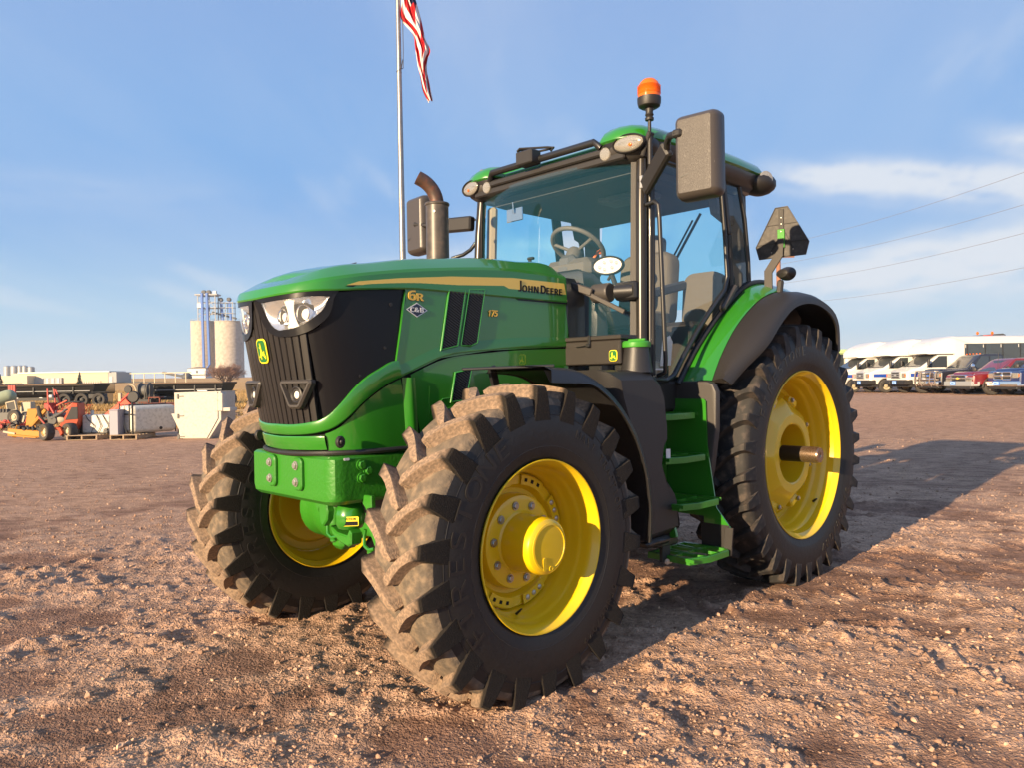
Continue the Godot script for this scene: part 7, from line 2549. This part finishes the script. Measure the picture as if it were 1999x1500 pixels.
func dump_trailer(label: String, px: float, depth: float, l: float, way: int, wheels_at: float) -> void:
	var t := thing("dump_trailer", label, "dump trailer", spot(px, depth), FACE + 0.04 * way, "black dump trailers in the yard")
	var h := l * 0.5
	var b := mb()
	# tub with a flared lip and ribs
	var tub := []
	for k in [[0.72, 0.55], [0.80, 0.85], [0.95, 1.0], [1.25, 1.08], [1.46, 1.12], [1.52, 1.24], [1.62, 1.25]]:
		var y: float = k[0]
		var w: float = k[1] - 0.1
		tub.append(PackedVector3Array([Vector3(-h + (1.62 - y) * 0.35, y, w), Vector3(h - (1.62 - y) * 0.45, y, w), Vector3(h - (1.62 - y) * 0.45, y, -w), Vector3(-h + (1.62 - y) * 0.35, y, -w)]))
	b.rows(tub, true, true)
	put("tub", b, M.dump_black, t, 25.0)
	part(t, "tarp", M.tarp_brown if M.has("tarp_brown") else mat("tarp_brown", lin(0.13, 0.085, 0.06), 0.9), Vector3(0, 1.64, 0), Vector3(l * 0.99, 0.07, 2.4), 0.02)
	b = mb()
	b.box(Vector3(0, 1.16, 0.985), Vector3(l * 0.93, 0.05, 0.05), 0.0)
	put("tub_rail", b, M.gantry_grey, t)
	for i in int(l / 1.4):
		var x := -h + 0.8 + i * 1.4
		part(t, "tub_rib", M.dump_black, Vector3(x, 1.20, 1.02), Vector3(0.08, 0.50, 0.08))
	part(t, "chassis_beam", M.old_black, Vector3(0, 0.60, 0.3), Vector3(l * 1.02, 0.22, 0.9), 0.01)
	for i in 5: part(t, "reflector_strip", M.white_steel, Vector3(-h * 0.5 + i * h * 0.28, 0.70, 0.76), Vector3(0.22, 0.05, 0.02))
	for i in 3:
		var x := wheels_at - i * 1.22 if way > 0 else wheels_at + 0.4 - i * 5.2
		if absf(x) > h + 0.9: continue
		small_wheel(t, Vector3(x, 0.5, 0.82), 0.5, 0.55, -1.57, M.old_black, M.dusty_tyre)
		part(t, "wheel_guard", M.old_black, Vector3(x, 1.04, 0.8), Vector3(1.0, 0.04, 0.5), 0.01)
	if way > 0:
		part(t, "tail_box", M.old_black, Vector3(h - 0.1, 0.75, 0.5), Vector3(0.9, 0.35, 1.0), 0.03)

# ---------------------------------------------------------------- vehicles at the right
func vehicle(called: String, label: String, category: String, px: float, depth: float, turn: float, group := "") -> Node3D:
	return thing(called, label, category, spot(px, depth), deg_to_rad(turn), group)

func panel(parent: Node3D, called: String, m: Material, pts: Array, th := 0.012) -> void:
	# a flat pane of any outline, given in space
	var b := mb()
	var n: Vector3 = (pts[1] - pts[0]).cross(pts[2] - pts[0]).normalized() * th
	var c := Vector3.ZERO
	for p in pts: c += p
	c /= pts.size()
	for i in pts.size():
		var k := (i + 1) % pts.size()
		b.t(c + n, pts[i] + n, pts[k] + n)
		b.t(c - n, pts[i] - n, pts[k] - n)
		b.q(pts[i] - n, pts[k] - n, pts[k] + n, pts[i] + n)
	put(called, b, m, parent, 20.0)

func arch(profile: Array, centres: Array, r: float, y0: float) -> PackedVector2Array:
	# closes a side profile along the sill, with a round cut for each wheel; profile runs front to back over the top
	var o := PackedVector2Array()
	for p in profile: o.append(p)
	for c in centres:
		var half := sqrt(maxf(r * r - (y0 - 0.36) * (y0 - 0.36), 0.01))
		for i in 9:
			var a := PI - PI * i / 8.0
			o.append(Vector2(c + cos(a) * r, maxf(0.36 + sin(a) * r, y0)) if i > 0 and i < 8 else Vector2(c + (-half if i == 0 else half), y0))
	return o

func plate(parent: Node3D, o: Vector3) -> void:
	part(parent, "plate", M.plate_blue, o, Vector3(0.36, 0.20, 0.015), 0.004)
	part(parent, "plate_field", M.plate_pale, o + Vector3(0, 0, 0.008), Vector3(0.31, 0.15, 0.004))
	var l := node("plate_lettering", parent)
	text("letters", "B&I", 0.12, 0.004, M.plate_blue, l, Transform3D(Basis(), o + Vector3(0, 0, 0.013)))

func pickup(v: Node3D, paint: Material, L: float, H: float, kind: String) -> void:
	var hd := H * 0.60
	var body := arch([Vector2(-0.02, 0.46), Vector2(0.0, 0.62), Vector2(-0.02, hd - 0.10), Vector2(-0.16, hd - 0.02), Vector2(-1.35, hd + 0.05), Vector2(-1.65, hd + 0.06), Vector2(-L + 0.05, hd + 0.10), Vector2(-L, hd), Vector2(-L, 0.5)], [-L + 1.15, -0.95], 0.46, 0.46)
	var b := mb()
	b.stack(body, [[-0.97, 0.06], [-0.93, 0.01], [-0.90, 0.0], [0.90, 0.0], [0.93, 0.01], [0.97, 0.06]], ZU, YU, XU)
	put("body", b, paint, v, 30.0)
	# bonnet bulge
	b = mb()
	b.stack(pv([-0.62, -0.18, 0.62, -0.18, 0.74, -1.45, -0.74, -1.45]), [[hd - 0.06, -0.04], [hd + 0.05, 0.02], [hd + 0.085, 0.12]], XU, ZU, YU)
	put("bonnet", b, paint, v, 50.0)
	# cab
	var r := []
	for k in [[hd + 0.04, -1.40, -3.55, 0.90], [hd + 0.10, -1.48, -3.53, 0.89], [H - 0.10, -2.12, -3.35, 0.74], [H - 0.02, -2.28, -3.28, 0.68], [H, -2.45, -3.15, 0.58]]:
		var ring := PackedVector3Array()
		for c in [[-1, 1], [-0.6, 1.0], [0.6, 1.0], [1, 1], [1, -1], [-1, -1]]:
			var bow := 0.10 if absf(c[0]) < 0.9 else 0.0
			ring.append(Vector3(c[0] * k[3], k[0], (k[1] + bow) if c[1] > 0 else k[2]))
		r.append(ring)
	b = mb()
	b.rows(r, true, true)
	put("cab", b, paint, v, 40.0)
	var y0 := hd + 0.10
	var y1 := H - 0.12
	panel(v, "windscreen", M.car_glass, [Vector3(-0.80, y0, -1.46), Vector3(-0.50, y0, -1.37), Vector3(0.50, y0, -1.37), Vector3(0.80, y0, -1.46), Vector3(0.66, y1, -2.10), Vector3(0.42, y1, -2.00), Vector3(-0.42, y1, -2.00), Vector3(-0.66, y1, -2.10)], 0.02)
	for s in [1.0, -1.0]:
		panel(v, "side_window", M.car_glass, [Vector3(0.895 * s, y0, -1.70), Vector3(0.895 * s, y0, -2.55), Vector3(0.755 * s, y1, -2.60), Vector3(0.755 * s, y1, -2.22)], 0.015)
		panel(v, "side_window", M.car_glass, [Vector3(0.895 * s, y0, -2.62), Vector3(0.895 * s, y0, -3.40), Vector3(0.755 * s, y1, -3.25), Vector3(0.755 * s, y1, -2.67)], 0.015)
		b = mb()
		b.ball(Vector3(1.10 * s, hd + 0.18, -1.55), Vector3(0.13, 0.13, 0.08), 12)
		b.bar(Vector3(0.90 * s, hd + 0.10, -1.6), Vector3(1.08 * s, hd + 0.14, -1.57), 0.04, 0.04)
		put("mirror", b, M.grey_plastic if kind != "black" else M.chrome, v)
		for z in [-0.95, -L + 1.15]:
			small_wheel(v, Vector3(0.84 * s, 0.37, z), 0.375, 0.26, 0.0 if s > 0 else PI, M.alloy if kind != "black" else M.pale_rim, M.dusty_tyre)
		# lamps
		b = mb()
		var ly := hd - 0.24
		b.stack(rounded(0.34 if kind != "red" else 0.42, 0.22 if kind != "red" else 0.12, 0.03, 3), [[0.0, 0.0], [0.03, 0.0], [0.04, 0.02]], XU, YU, ZU, Vector3(0.72 * s, ly, -0.02))
		put("headlamp", b, M.lamp_glitter, v)
		b = mb()
		b.stack(rounded(0.10, 0.14, 0.03, 3), [[0.0, 0.0], [0.04, 0.01]], XU, YU, ZU, Vector3(0.88 * s, ly, -0.03))
		put("turn_lamp", b, M.amber, v)
		# arch flare
		b = mb()
		var pts := []
		for i in 13: pts.append(Vector3(0.955 * s, 0.37 + sin(PI * i / 12.0) * 0.47, -0.95 + cos(PI * i / 12.0) * 0.47))
		b.tube(pts, 0.045 if kind == "red" else 0.02, 6)
		put("arch_flare", b, M.grey_plastic if kind == "red" else paint, v)
		panel(v, "door_seam", M.old_black, [Vector3(0.972 * s, 0.55, -1.52), Vector3(0.972 * s, 0.55, -1.54), Vector3(0.972 * s, hd + 0.03, -1.54), Vector3(0.972 * s, hd + 0.03, -1.52)], 0.002)
		part(v, "door_handle", M.grey_plastic, Vector3(0.98 * s, hd - 0.10, -2.45), Vector3(0.03, 0.04, 0.16), 0.01)
	# grille, bumper
	var gw := 1.02
	var gh := 0.34
	var gy := hd - 0.26
	b = mb()
	b.stack(rounded(gw, gh, 0.06, 4), [[0.0, 0.02], [0.02, 0.05]], XU, YU, ZU, Vector3(0, gy, 0.0))
	put("grille_back", b, M.old_black, v)
	b = mb()
	b.stack(rounded(gw + 0.05, gh + 0.05, 0.08, 4), [[-0.01, 0.0], [0.05, 0.0], [0.06, 0.02], [0.05, 0.05], [0.0, 0.06]], XU, YU, ZU, Vector3(0, gy, 0.0), 0)
	put("grille_frame", b, M.chrome, v)
	if kind == "blue":
		b = mb()
		b.bar(Vector3(0, gy - gh * 0.5, 0.05), Vector3(0, gy + gh * 0.5, 0.05), 0.09, 0.04, ZU, 0.01)
		b.bar(Vector3(-gw * 0.5, gy, 0.05), Vector3(gw * 0.5, gy, 0.05), 0.09, 0.04, ZU, 0.01)
		b.ball(Vector3(0, gy, 0.08), Vector3(0.075, 0.085, 0.025), 12)
		put("grille_cross", b, M.chrome, v)
	elif kind == "red":
		part(v, "grille_bar", M.chrome, Vector3(0, gy + 0.03, 0.05), Vector3(1.72, 0.07, 0.04), 0.01)
		for s in [1.0, -1.0]: part(v, "fog_lamp", M.lamp_glitter, Vector3(0.70 * s, gy - 0.10, 0.03), Vector3(0.40, 0.12, 0.03), 0.01)
		b = mb()
		b.prism(pv([-0.10, 0.02, -0.04, 0.02, -0.04, 0.045, 0.04, 0.045, 0.04, 0.02, 0.10, 0.02, 0.09, -0.02, 0.04, -0.02, 0.04, -0.045, -0.04, -0.045, -0.04, -0.02, -0.11, -0.02]), 0.07, 0.085, 0.0, XU, YU, ZU, Vector3(0, gy + 0.03, 0))
		put("grille_emblem", b, M.gold_decal, v)
	else:
		for i in 4: part(v, "grille_bar", M.chrome, Vector3(0, gy - 0.13 + i * 0.085, 0.04), Vector3(gw - 0.06, 0.03, 0.03), 0.006)
		b = mb()
		b.stack(oval(0.22, 0.09, 18), [[0.05, 0.0], [0.065, 0.0], [0.07, 0.01]], XU, YU, ZU, Vector3(0, gy, 0))
		put("grille_emblem", b, M.plate_blue, v)
		# tubular guard
		b = mb()
		for x in [-0.86, -0.40, 0.40, 0.86]: b.tube([Vector3(x, 0.36, 0.10), Vector3(x, 0.60, 0.24), Vector3(x, hd - 0.12, 0.18), Vector3(x * 0.98, hd - 0.02, 0.12)], 0.028, 8)
		for y in [hd - 0.04, hd - 0.46]: b.tube([Vector3(-0.90, y, 0.06), Vector3(-0.80, y, 0.19), Vector3(0.80, y, 0.19), Vector3(0.90, y, 0.06)], 0.028, 8)
		put("grille_guard", b, M.guard_steel, v)
		b = mb()
		for i in 5: b.ball(Vector3(-0.5 + i * 0.25, H + 0.015, -2.35), Vector3(0.05, 0.03, 0.04), 8)
		put("roof_lamp", b, M.amber, v)
	b = mb()
	b.stack(pv([-0.98, -0.30, -0.94, 0.10, 0.94, 0.10, 0.98, -0.30]), [[0.40, 0.03], [0.43, 0.0], [0.62, 0.0], [0.65, 0.02]], XU, ZU, YU)
	put("bumper", b, M.chrome if kind != "red" else M.bin_steel, v)
	part(v, "bumper_skirt", M.old_black, Vector3(0, 0.34, -0.05), Vector3(1.7, 0.12, 0.2), 0.02)
	if kind != "black": plate(v, Vector3(-0.28, 0.55, 0.115))
	part(v, "underbody", M.old_black, Vector3(0, 0.42, -L * 0.5), Vector3(1.5, 0.22, L * 0.9))

func shuttle_bus(label: String, px: float, depth: float, turn: float) -> void:
	var v := vehicle("shuttle_bus", label, "bus", px, depth, turn, "white shuttle buses parked in a row")
	var b := mb()
	# van nose
	var nose := arch([Vector2(0.0, 0.48), Vector2(0.02, 0.62), Vector2(0.0, 1.14), Vector2(-0.12, 1.20), Vector2(-0.80, 1.40), Vector2(-1.75, 2.02), Vector2(-2.2, 2.06), Vector2(-2.6, 2.06), Vector2(-2.6, 0.48)], [-0.92], 0.46, 0.48)
	b.stack(nose, [[-0.95, 0.07], [-0.90, 0.0], [0.90, 0.0], [0.95, 0.07]], ZU, YU, XU)
	put("van_nose", b, M.bus_white, v, 30.0)
	panel(v, "windscreen", M.car_glass, [Vector3(-0.80, 1.42, -0.80), Vector3(0.80, 1.42, -0.80), Vector3(0.72, 1.98, -1.66), Vector3(-0.72, 1.98, -1.66)], 0.02)
	for s in [1.0, -1.0]:
		panel(v, "side_window", M.car_glass, [Vector3(0.952 * s, 1.36, -1.05), Vector3(0.952 * s, 1.36, -2.15), Vector3(0.952 * s, 1.94, -2.15), Vector3(0.952 * s, 1.94, -1.72)], 0.012)
		panel(v, "blue_stripe", M.stripe_blue, [Vector3(0.956 * s, 0.88, -0.20), Vector3(0.956 * s, 0.88, -2.55), Vector3(0.956 * s, 1.06, -2.55), Vector3(0.956 * s, 1.06, -0.20)], 0.004)
		b = mb()
		b.stack(rounded(0.38, 0.24, 0.04, 3), [[0.0, 0.0], [0.03, 0.0], [0.04, 0.02]], XU, YU, ZU, Vector3(0.70 * s, 0.96, 0.0))
		put("headlamp", b, M.lamp_glitter, v)
		b = mb()
		b.stack(rounded(0.11, 0.16, 0.04, 3), [[0.0, 0.0], [0.045, 0.015]], XU, YU, ZU, Vector3(0.84 * s, 0.96, 0.0))
		put("turn_lamp", b, M.amber, v)
		b = mb()
		b.box(Vector3(1.22 * s, 1.62, -1.0), Vector3(0.16, 0.34, 0.10), 0.03)
		b.tube([Vector3(0.95 * s, 1.42, -1.1), Vector3(1.12 * s, 1.42, -1.05), Vector3(1.22 * s, 1.50, -1.0)], 0.022, 6)
		put("mirror", b, M.black_plastic, v)
		for z in [-0.92, -5.1]: small_wheel(v, Vector3(0.82 * s, 0.38, z), 0.385, 0.26, 0.0 if s > 0 else PI, M.pale_rim, M.dusty_tyre)
	b = mb()
	b.stack(rounded(0.84, 0.36, 0.03, 3), [[0.0, 0.0], [0.06, 0.0], [0.07, 0.01]], XU, YU, ZU, Vector3(0, 0.98, 0.0))
	put("grille_frame", b, M.grille_chrome, v)
	for i in 3: part(v, "grille_slot", M.old_black, Vector3(0, 0.87 + i * 0.105, 0.066), Vector3(0.66, 0.06, 0.02), 0.006)
	b = mb()
	b.stack(oval(0.22, 0.09, 18), [[0.07, 0.0], [0.085, 0.0], [0.09, 0.01]], XU, YU, ZU, Vector3(0, 0.975, 0))
	put("grille_emblem", b, M.bin_steel, v)
	b = mb()
	b.stack(pv([-0.98, -0.30, -0.94, 0.12, 0.94, 0.12, 0.98, -0.30]), [[0.46, 0.03], [0.49, 0.0], [0.70, 0.0], [0.73, 0.02]], XU, ZU, YU)
	put("bumper", b, M.black_plastic, v)
	part(v, "tow_bracket", M.old_black, Vector3(-0.5, 0.58, 0.15), Vector3(0.35, 0.18, 0.12), 0.02)
	plate(v, Vector3(0.0, 0.58, 0.13))
	# coach body with its cap over the cab
	b = mb()
	var r := []
	for k in [[-1.15, 2.08, 2.20, 0.72], [-1.25, 2.05, 2.42, 0.95], [-1.55, 2.05, 2.66, 1.08], [-2.1, 2.05, 2.88, 1.15], [-2.5, 2.05, 2.95, 1.18]]:
		var y0: float = k[1]
		var y1: float = k[2]
		var w: float = k[3]
		r.append(PackedVector3Array([Vector3(-w, y0, k[0]), Vector3(w, y0, k[0]), Vector3(w, y1 - 0.10, k[0]), Vector3(w - 0.12, y1 - 0.02, k[0]), Vector3(w * 0.5, y1 + 0.02, k[0]), Vector3(-w * 0.5, y1 + 0.02, k[0]), Vector3(-w + 0.12, y1 - 0.02, k[0]), Vector3(-w, y1 - 0.10, k[0])]))
	b.rows(r, true, true)
	put("front_cap", b, M.bus_white, v, 45.0)
	b = mb()
	r = []
	for k in [[-2.45, 0.01], [-2.55, 0.0], [-7.3, 0.0], [-7.4, 0.05]]:
		var i: float = k[1]
		r.append(PackedVector3Array([Vector3(-1.18 + i, 0.50, k[0]), Vector3(1.18 - i, 0.50, k[0]), Vector3(1.18 - i, 2.85, k[0]), Vector3(1.06, 2.93 - i, k[0]), Vector3(0.6, 2.97 - i, k[0]), Vector3(-0.6, 2.97 - i, k[0]), Vector3(-1.06, 2.93 - i, k[0]), Vector3(-1.18 + i, 2.85, k[0])]))
	b.rows(r, true, true)
	put("coach_body", b, M.bus_white, v, 35.0)
	for s in [1.0, -1.0]:
		part(v, "window_band", M.car_glass, Vector3(1.182 * s, 2.10, -5.1), Vector3(0.02, 0.90, 4.3), 0.005)
		for i in 5: part(v, "window_post", M.old_black, Vector3(1.190 * s, 2.10, -3.1 - i * 0.95), Vector3(0.015, 0.88, 0.05))
		for i in 5: part(v, "window_latch", M.white_steel, Vector3(1.198 * s, 2.42, -3.0 - i * 0.95), Vector3(0.012, 0.16, 0.025))
	b = mb()
	for x in [-0.12, 0.0, 0.12]: b.ball(Vector3(x, 2.62, -1.50), Vector3(0.035, 0.02, 0.03), 6)
	for x in [-0.75, 0.75]: b.ball(Vector3(x, 2.52, -1.40), Vector3(0.035, 0.025, 0.03), 6)
	put("marker_lamp", b, M.old_black, v)
	part(v, "wiper", M.old_black, Vector3(0.1, 1.44, -0.80), Vector3(0.7, 0.02, 0.02))
	part(v, "underbody", M.old_black, Vector3(0, 0.45, -3.5), Vector3(1.8, 0.25, 6.6))

func vehicles() -> void:
	glass("car_glass", lin(0.05, 0.06, 0.07), 0.82)
	M.car_glass.transparency = BaseMaterial3D.TRANSPARENCY_DISABLED
	M.car_glass.albedo_color = lin(0.035, 0.042, 0.048)
	M.car_glass.metallic_specular = 0.75
	M.car_glass.roughness = 0.06
	mat("bus_white", lin(0.66, 0.64, 0.60), 0.35, 0.0, 0.4)
	mat("stripe_blue", lin(0.015, 0.06, 0.34), 0.4)
	mat("grille_chrome", lin(0.45, 0.46, 0.48), 0.25, 0.7)
	mat("plate_blue", lin(0.03, 0.15, 0.55), 0.4)
	mat("plate_pale", lin(0.42, 0.62, 0.85), 0.4)
	mat("alloy", lin(0.50, 0.47, 0.42), 0.35, 0.6)
	mat("guard_steel", lin(0.30, 0.25, 0.22), 0.4, 0.6)
	mat("charcoal_paint", lin(0.018, 0.018, 0.026), 0.28, 0.0, 0.8)
	mat("maroon_paint", lin(0.16, 0.012, 0.016), 0.28, 0.0, 0.8)
	mat("navy_paint", lin(0.010, 0.022, 0.095), 0.28, 0.0, 0.8)
	var turn := -41.0
	shuttle_bus("white shuttle bus farthest back in the row, its front mostly behind the tractor's rear tyre", 1622, 45.0, turn)
	shuttle_bus("white shuttle bus with blue stripe, middle one of the row of three", 1681, 42.6, turn)
	shuttle_bus("white shuttle bus with blue stripe and long dark window band, next to the charcoal pickup", 1750, 40.2, turn)
	var v := vehicle("pickup_truck", "charcoal pickup with a tubular grille guard and amber roof lamps", "pickup truck", 1813, 38.3, turn, "pickups parked beside the buses")
	pickup(v, M.charcoal_paint, 6.0, 1.98, "black")
	v = vehicle("pickup_truck", "dark red pickup with grey wheel arch flares, between the charcoal and blue pickups", "pickup truck", 1872, 35.4, turn + 1.0, "pickups parked beside the buses")
	pickup(v, M.maroon_paint, 5.2, 1.70, "red")
	b_antenna(v)
	v = vehicle("pickup_truck", "dark blue pickup with a chrome cross grille, cut off by the right edge", "pickup truck", 1958, 33.4, turn + 2.0, "pickups parked beside the buses")
	pickup(v, M.navy_paint, 5.8, 1.90, "blue")
	# orange machine whose top shows over the last bus
	var om := thing("orange_machine", "orange and black machine whose flat top shows above the white bus roof", "machine", spot(1920, 62), FACE)
	part(om, "chassis", M.old_black, Vector3(0, 1.2, 0), Vector3(3.2, 1.0, 2.0), 0.05)
	for x in [-1.1, 1.1]: small_wheel(om, Vector3(x, 0.6, 0.9), 0.6, 0.4, -1.57, M.trench_orange, M.old_black)
	for x in [-1.0, 1.0]: part(om, "mast", M.old_black, Vector3(x, 2.5, 0), Vector3(0.2, 2.2, 0.2))
	var b := mb()
	b.prism(pv([-1.75, 3.98, 1.2, 4.16, 1.45, 4.02, 1.45, 3.78, -1.2, 3.76, -1.72, 3.90]), -0.7, 0.7, 0.02, XU, YU, ZU)
	put("boom_rack", b, M.dark_steel, om)
	part(om, "orange_panel", M.trench_orange, Vector3(-0.05, 3.95, 0.71), Vector3(0.75, 0.22, 0.04), 0.01)
	part(om, "white_marking", M.white_steel, Vector3(-0.80, 3.90, 0.71), Vector3(0.5, 0.10, 0.03), 0.01)
	part(om, "white_marking", M.white_steel, Vector3(0.85, 3.95, 0.71), Vector3(0.8, 0.10, 0.03), 0.01)
	for x in [-0.45, 0.75]:
		b = mb()
		b.ball(Vector3(x, 4.24, 0), Vector3(0.11, 0.14, 0.11), 8)
		put("orange_beacon", b, M.amber, om)
	# green machine behind the farthest bus
	var gc := thing("green_combine", "light green harvester cab and roof behind the farthest bus, above the rear tyre", "harvester", spot(1638, 52), deg_to_rad(turn))
	part(gc, "roof", M.lime_paint if M.has("lime_paint") else mat("lime_paint", lin(0.42, 0.55, 0.24), 0.5), Vector3(0, 2.62, 0), Vector3(1.7, 0.35, 2.0), 0.12)
	part(gc, "body", M.poly_white if M.has("poly_white") else M.bus_white, Vector3(0, 1.5, -1.5), Vector3(2.0, 1.6, 3.0), 0.1)
	part(gc, "cab_window", M.car_glass, Vector3(0, 2.0, 0.4), Vector3(1.5, 1.0, 1.0), 0.05)
	part(gc, "mirror", M.old_black, Vector3(0.35, 1.75, 1.3), Vector3(0.35, 0.8, 0.15), 0.05)
	for x in [-1.1, 1.1]: small_wheel(gc, Vector3(x, 0.7, 0.5), 0.7, 0.5, 0.0 if x > 0 else PI, M.machine_yellow if M.has("machine_yellow") else M.pale_rim, M.old_black)

func b_antenna(v: Node3D) -> void:
	var b := mb()
	b.tube([Vector3(0.80, 1.05, -1.3), Vector3(0.80, 1.95, -1.35)], 0.012, 5)
	put("antenna", b, M.grey_plastic, v)

# ---------------------------------------------------------------- flag
func flag() -> void:
	var foot := spot(792, 24)
	var po := thing("flagpole", "tall weathered metal flagpole rising behind the tractor's hood", "flagpole", foot, FACE)
	# the pole leans a hair, as measured against the tractor
	var b := mb()
	b.tube([Vector3(0, -0.3, 0), Vector3(-0.01, 4.6, 0), Vector3(-0.02, 9.0, 0), Vector3(-0.03, 17.5, 0)], [0.105, 0.10, 0.085, 0.055], 18)
	put("pole", b, M.galvanized, po)
	b = mb()
	for y in [3.2, 5.6, 8.2, 10.1, 11.2]:
		var r := lerpf(0.102, 0.078, (y - 3.0) / 8.0)
		b.lathe(pv([r, y - 0.012, r + 0.004, y - 0.008, r + 0.004, y + 0.008, r, y + 0.012]), 18, 1, Vector3(-0.02, 0, 0))
	put("pole_joint", b, M.galvanized, po)
	b = mb()
	b.tube([Vector3(0.10, 11.6, 0.02), Vector3(0.06, 11.3, 0.10), Vector3(-0.10, 11.2, 0.06), Vector3(0.10, 11.35, -0.02), Vector3(0.115, 11.9, 0), Vector3(0.11, 14.0, 0), Vector3(0.06, 17.2, 0)], 0.013, 6)
	put("halyard", b, M.old_black, po)
	# cloth print: thirteen stripes and a starred canton
	var w := 380
	var h := 208
	var im := Image.create(w, h, false, Image.FORMAT_RGB8)
	for i in 13: im.fill_rect(Rect2i(0, i * 16, w, 16), Color(0.70, 0.05, 0.09) if i % 2 == 0 else Color(0.88, 0.86, 0.84))
	im.fill_rect(Rect2i(0, 0, 152, 112), Color(0.06, 0.09, 0.26))
	for row in 9:
		for c in (6 if row % 2 == 0 else 5):
			var o := Vector2(13 + c * 25.2 + (0.0 if row % 2 == 0 else 12.6), 12 + row * 11.0)
			for y in range(-5, 6):
				for x in range(-5, 6):
					var p := Vector2(x, y)
					var a := fposmod(p.angle() + PI / 2, TAU / 5)
					a = absf(a - TAU / 10)
					# distance to the edge of a five-pointed star
					if p.length() < 4.6 * 0.40 / maxf(cos(a - 0.0) * 0.0 + lerpf(0.40, 1.0, a / (TAU / 10)) ** -1.0 * 0.40, 0.01):
						im.set_pixelv(Vector2i(o + p), Color(0.9, 0.89, 0.87))
	var m := mat("flag_cloth", Color.WHITE, 0.85)
	m.albedo_texture = ImageTexture.create_from_image(im)
	m.backlight_enabled = true
	m.backlight = Color(0.35, 0.35, 0.35)
	m.cull_mode = BaseMaterial3D.CULL_DISABLED
	var fl := thing("flag", "limp American flag with red and white stripes hanging beside the pole top", "flag", foot + YU * 11.0, FACE)
	b = mb()
	b.uses_uv = true
	# outline of the hanging cloth, metres right of the pole and above y = 11: left edge, right edge
	var left := pv([0.04, 3.4, 0.05, 2.51, 0.06, 1.90, 0.43, 1.38, 0.49, 0.98, 0.56, 0.41, 0.63, 0.09, 0.71, -0.39, 0.88, -0.76])
	var right := pv([0.30, 3.4, 0.52, 2.51, 0.67, 1.95, 0.77, 1.46, 0.82, 1.22, 0.97, 0.85, 0.89, 0.58, 0.85, 0.25, 0.92, -0.15, 1.03, -0.73])
	var lc := _curve(left, 60)
	var rc := _curve(right, 60)
	var prev := []
	for i in 61:
		var s := i / 60.0
		var cur := []
		for j in 25:
			var t := j / 12.0 - 1.0
			var fold := 0.12 + 0.16 * sin(s * 5.0)
			var f := (t + 1.0) * 0.5
			var p := lc[i].lerp(rc[i], f)
			var z := (1.0 - absf(t - fold)) * 0.30 * (0.35 + s) * (1.0 - 0.5 * s) + 0.05 * sin(t * 9.0 + s * 7.0) + 0.035 * sin(t * 17.0 - s * 13.0)
			var q := 4.4 + 7.6 * s - 2.6 * (1.0 - absf(t - fold) / (1.0 + absf(fold)))
			var u := 0.20 + s * 0.78 + (0.34 * maxf(fold - t, 0.0) if s < 0.9 else 0.0)
			cur.append([Vector3(p.x, p.y, z), Vector2(clampf(u, 0.01, 0.99), clampf(q / 13.0, 0.005, 0.995))])
		if prev.size():
			for j in 24: b.quv(prev[j][0], prev[j + 1][0], cur[j + 1][0], cur[j][0], prev[j][1], prev[j + 1][1], cur[j + 1][1], cur[j][1])
		prev = cur
	put("cloth", b, m, fl, 60.0)
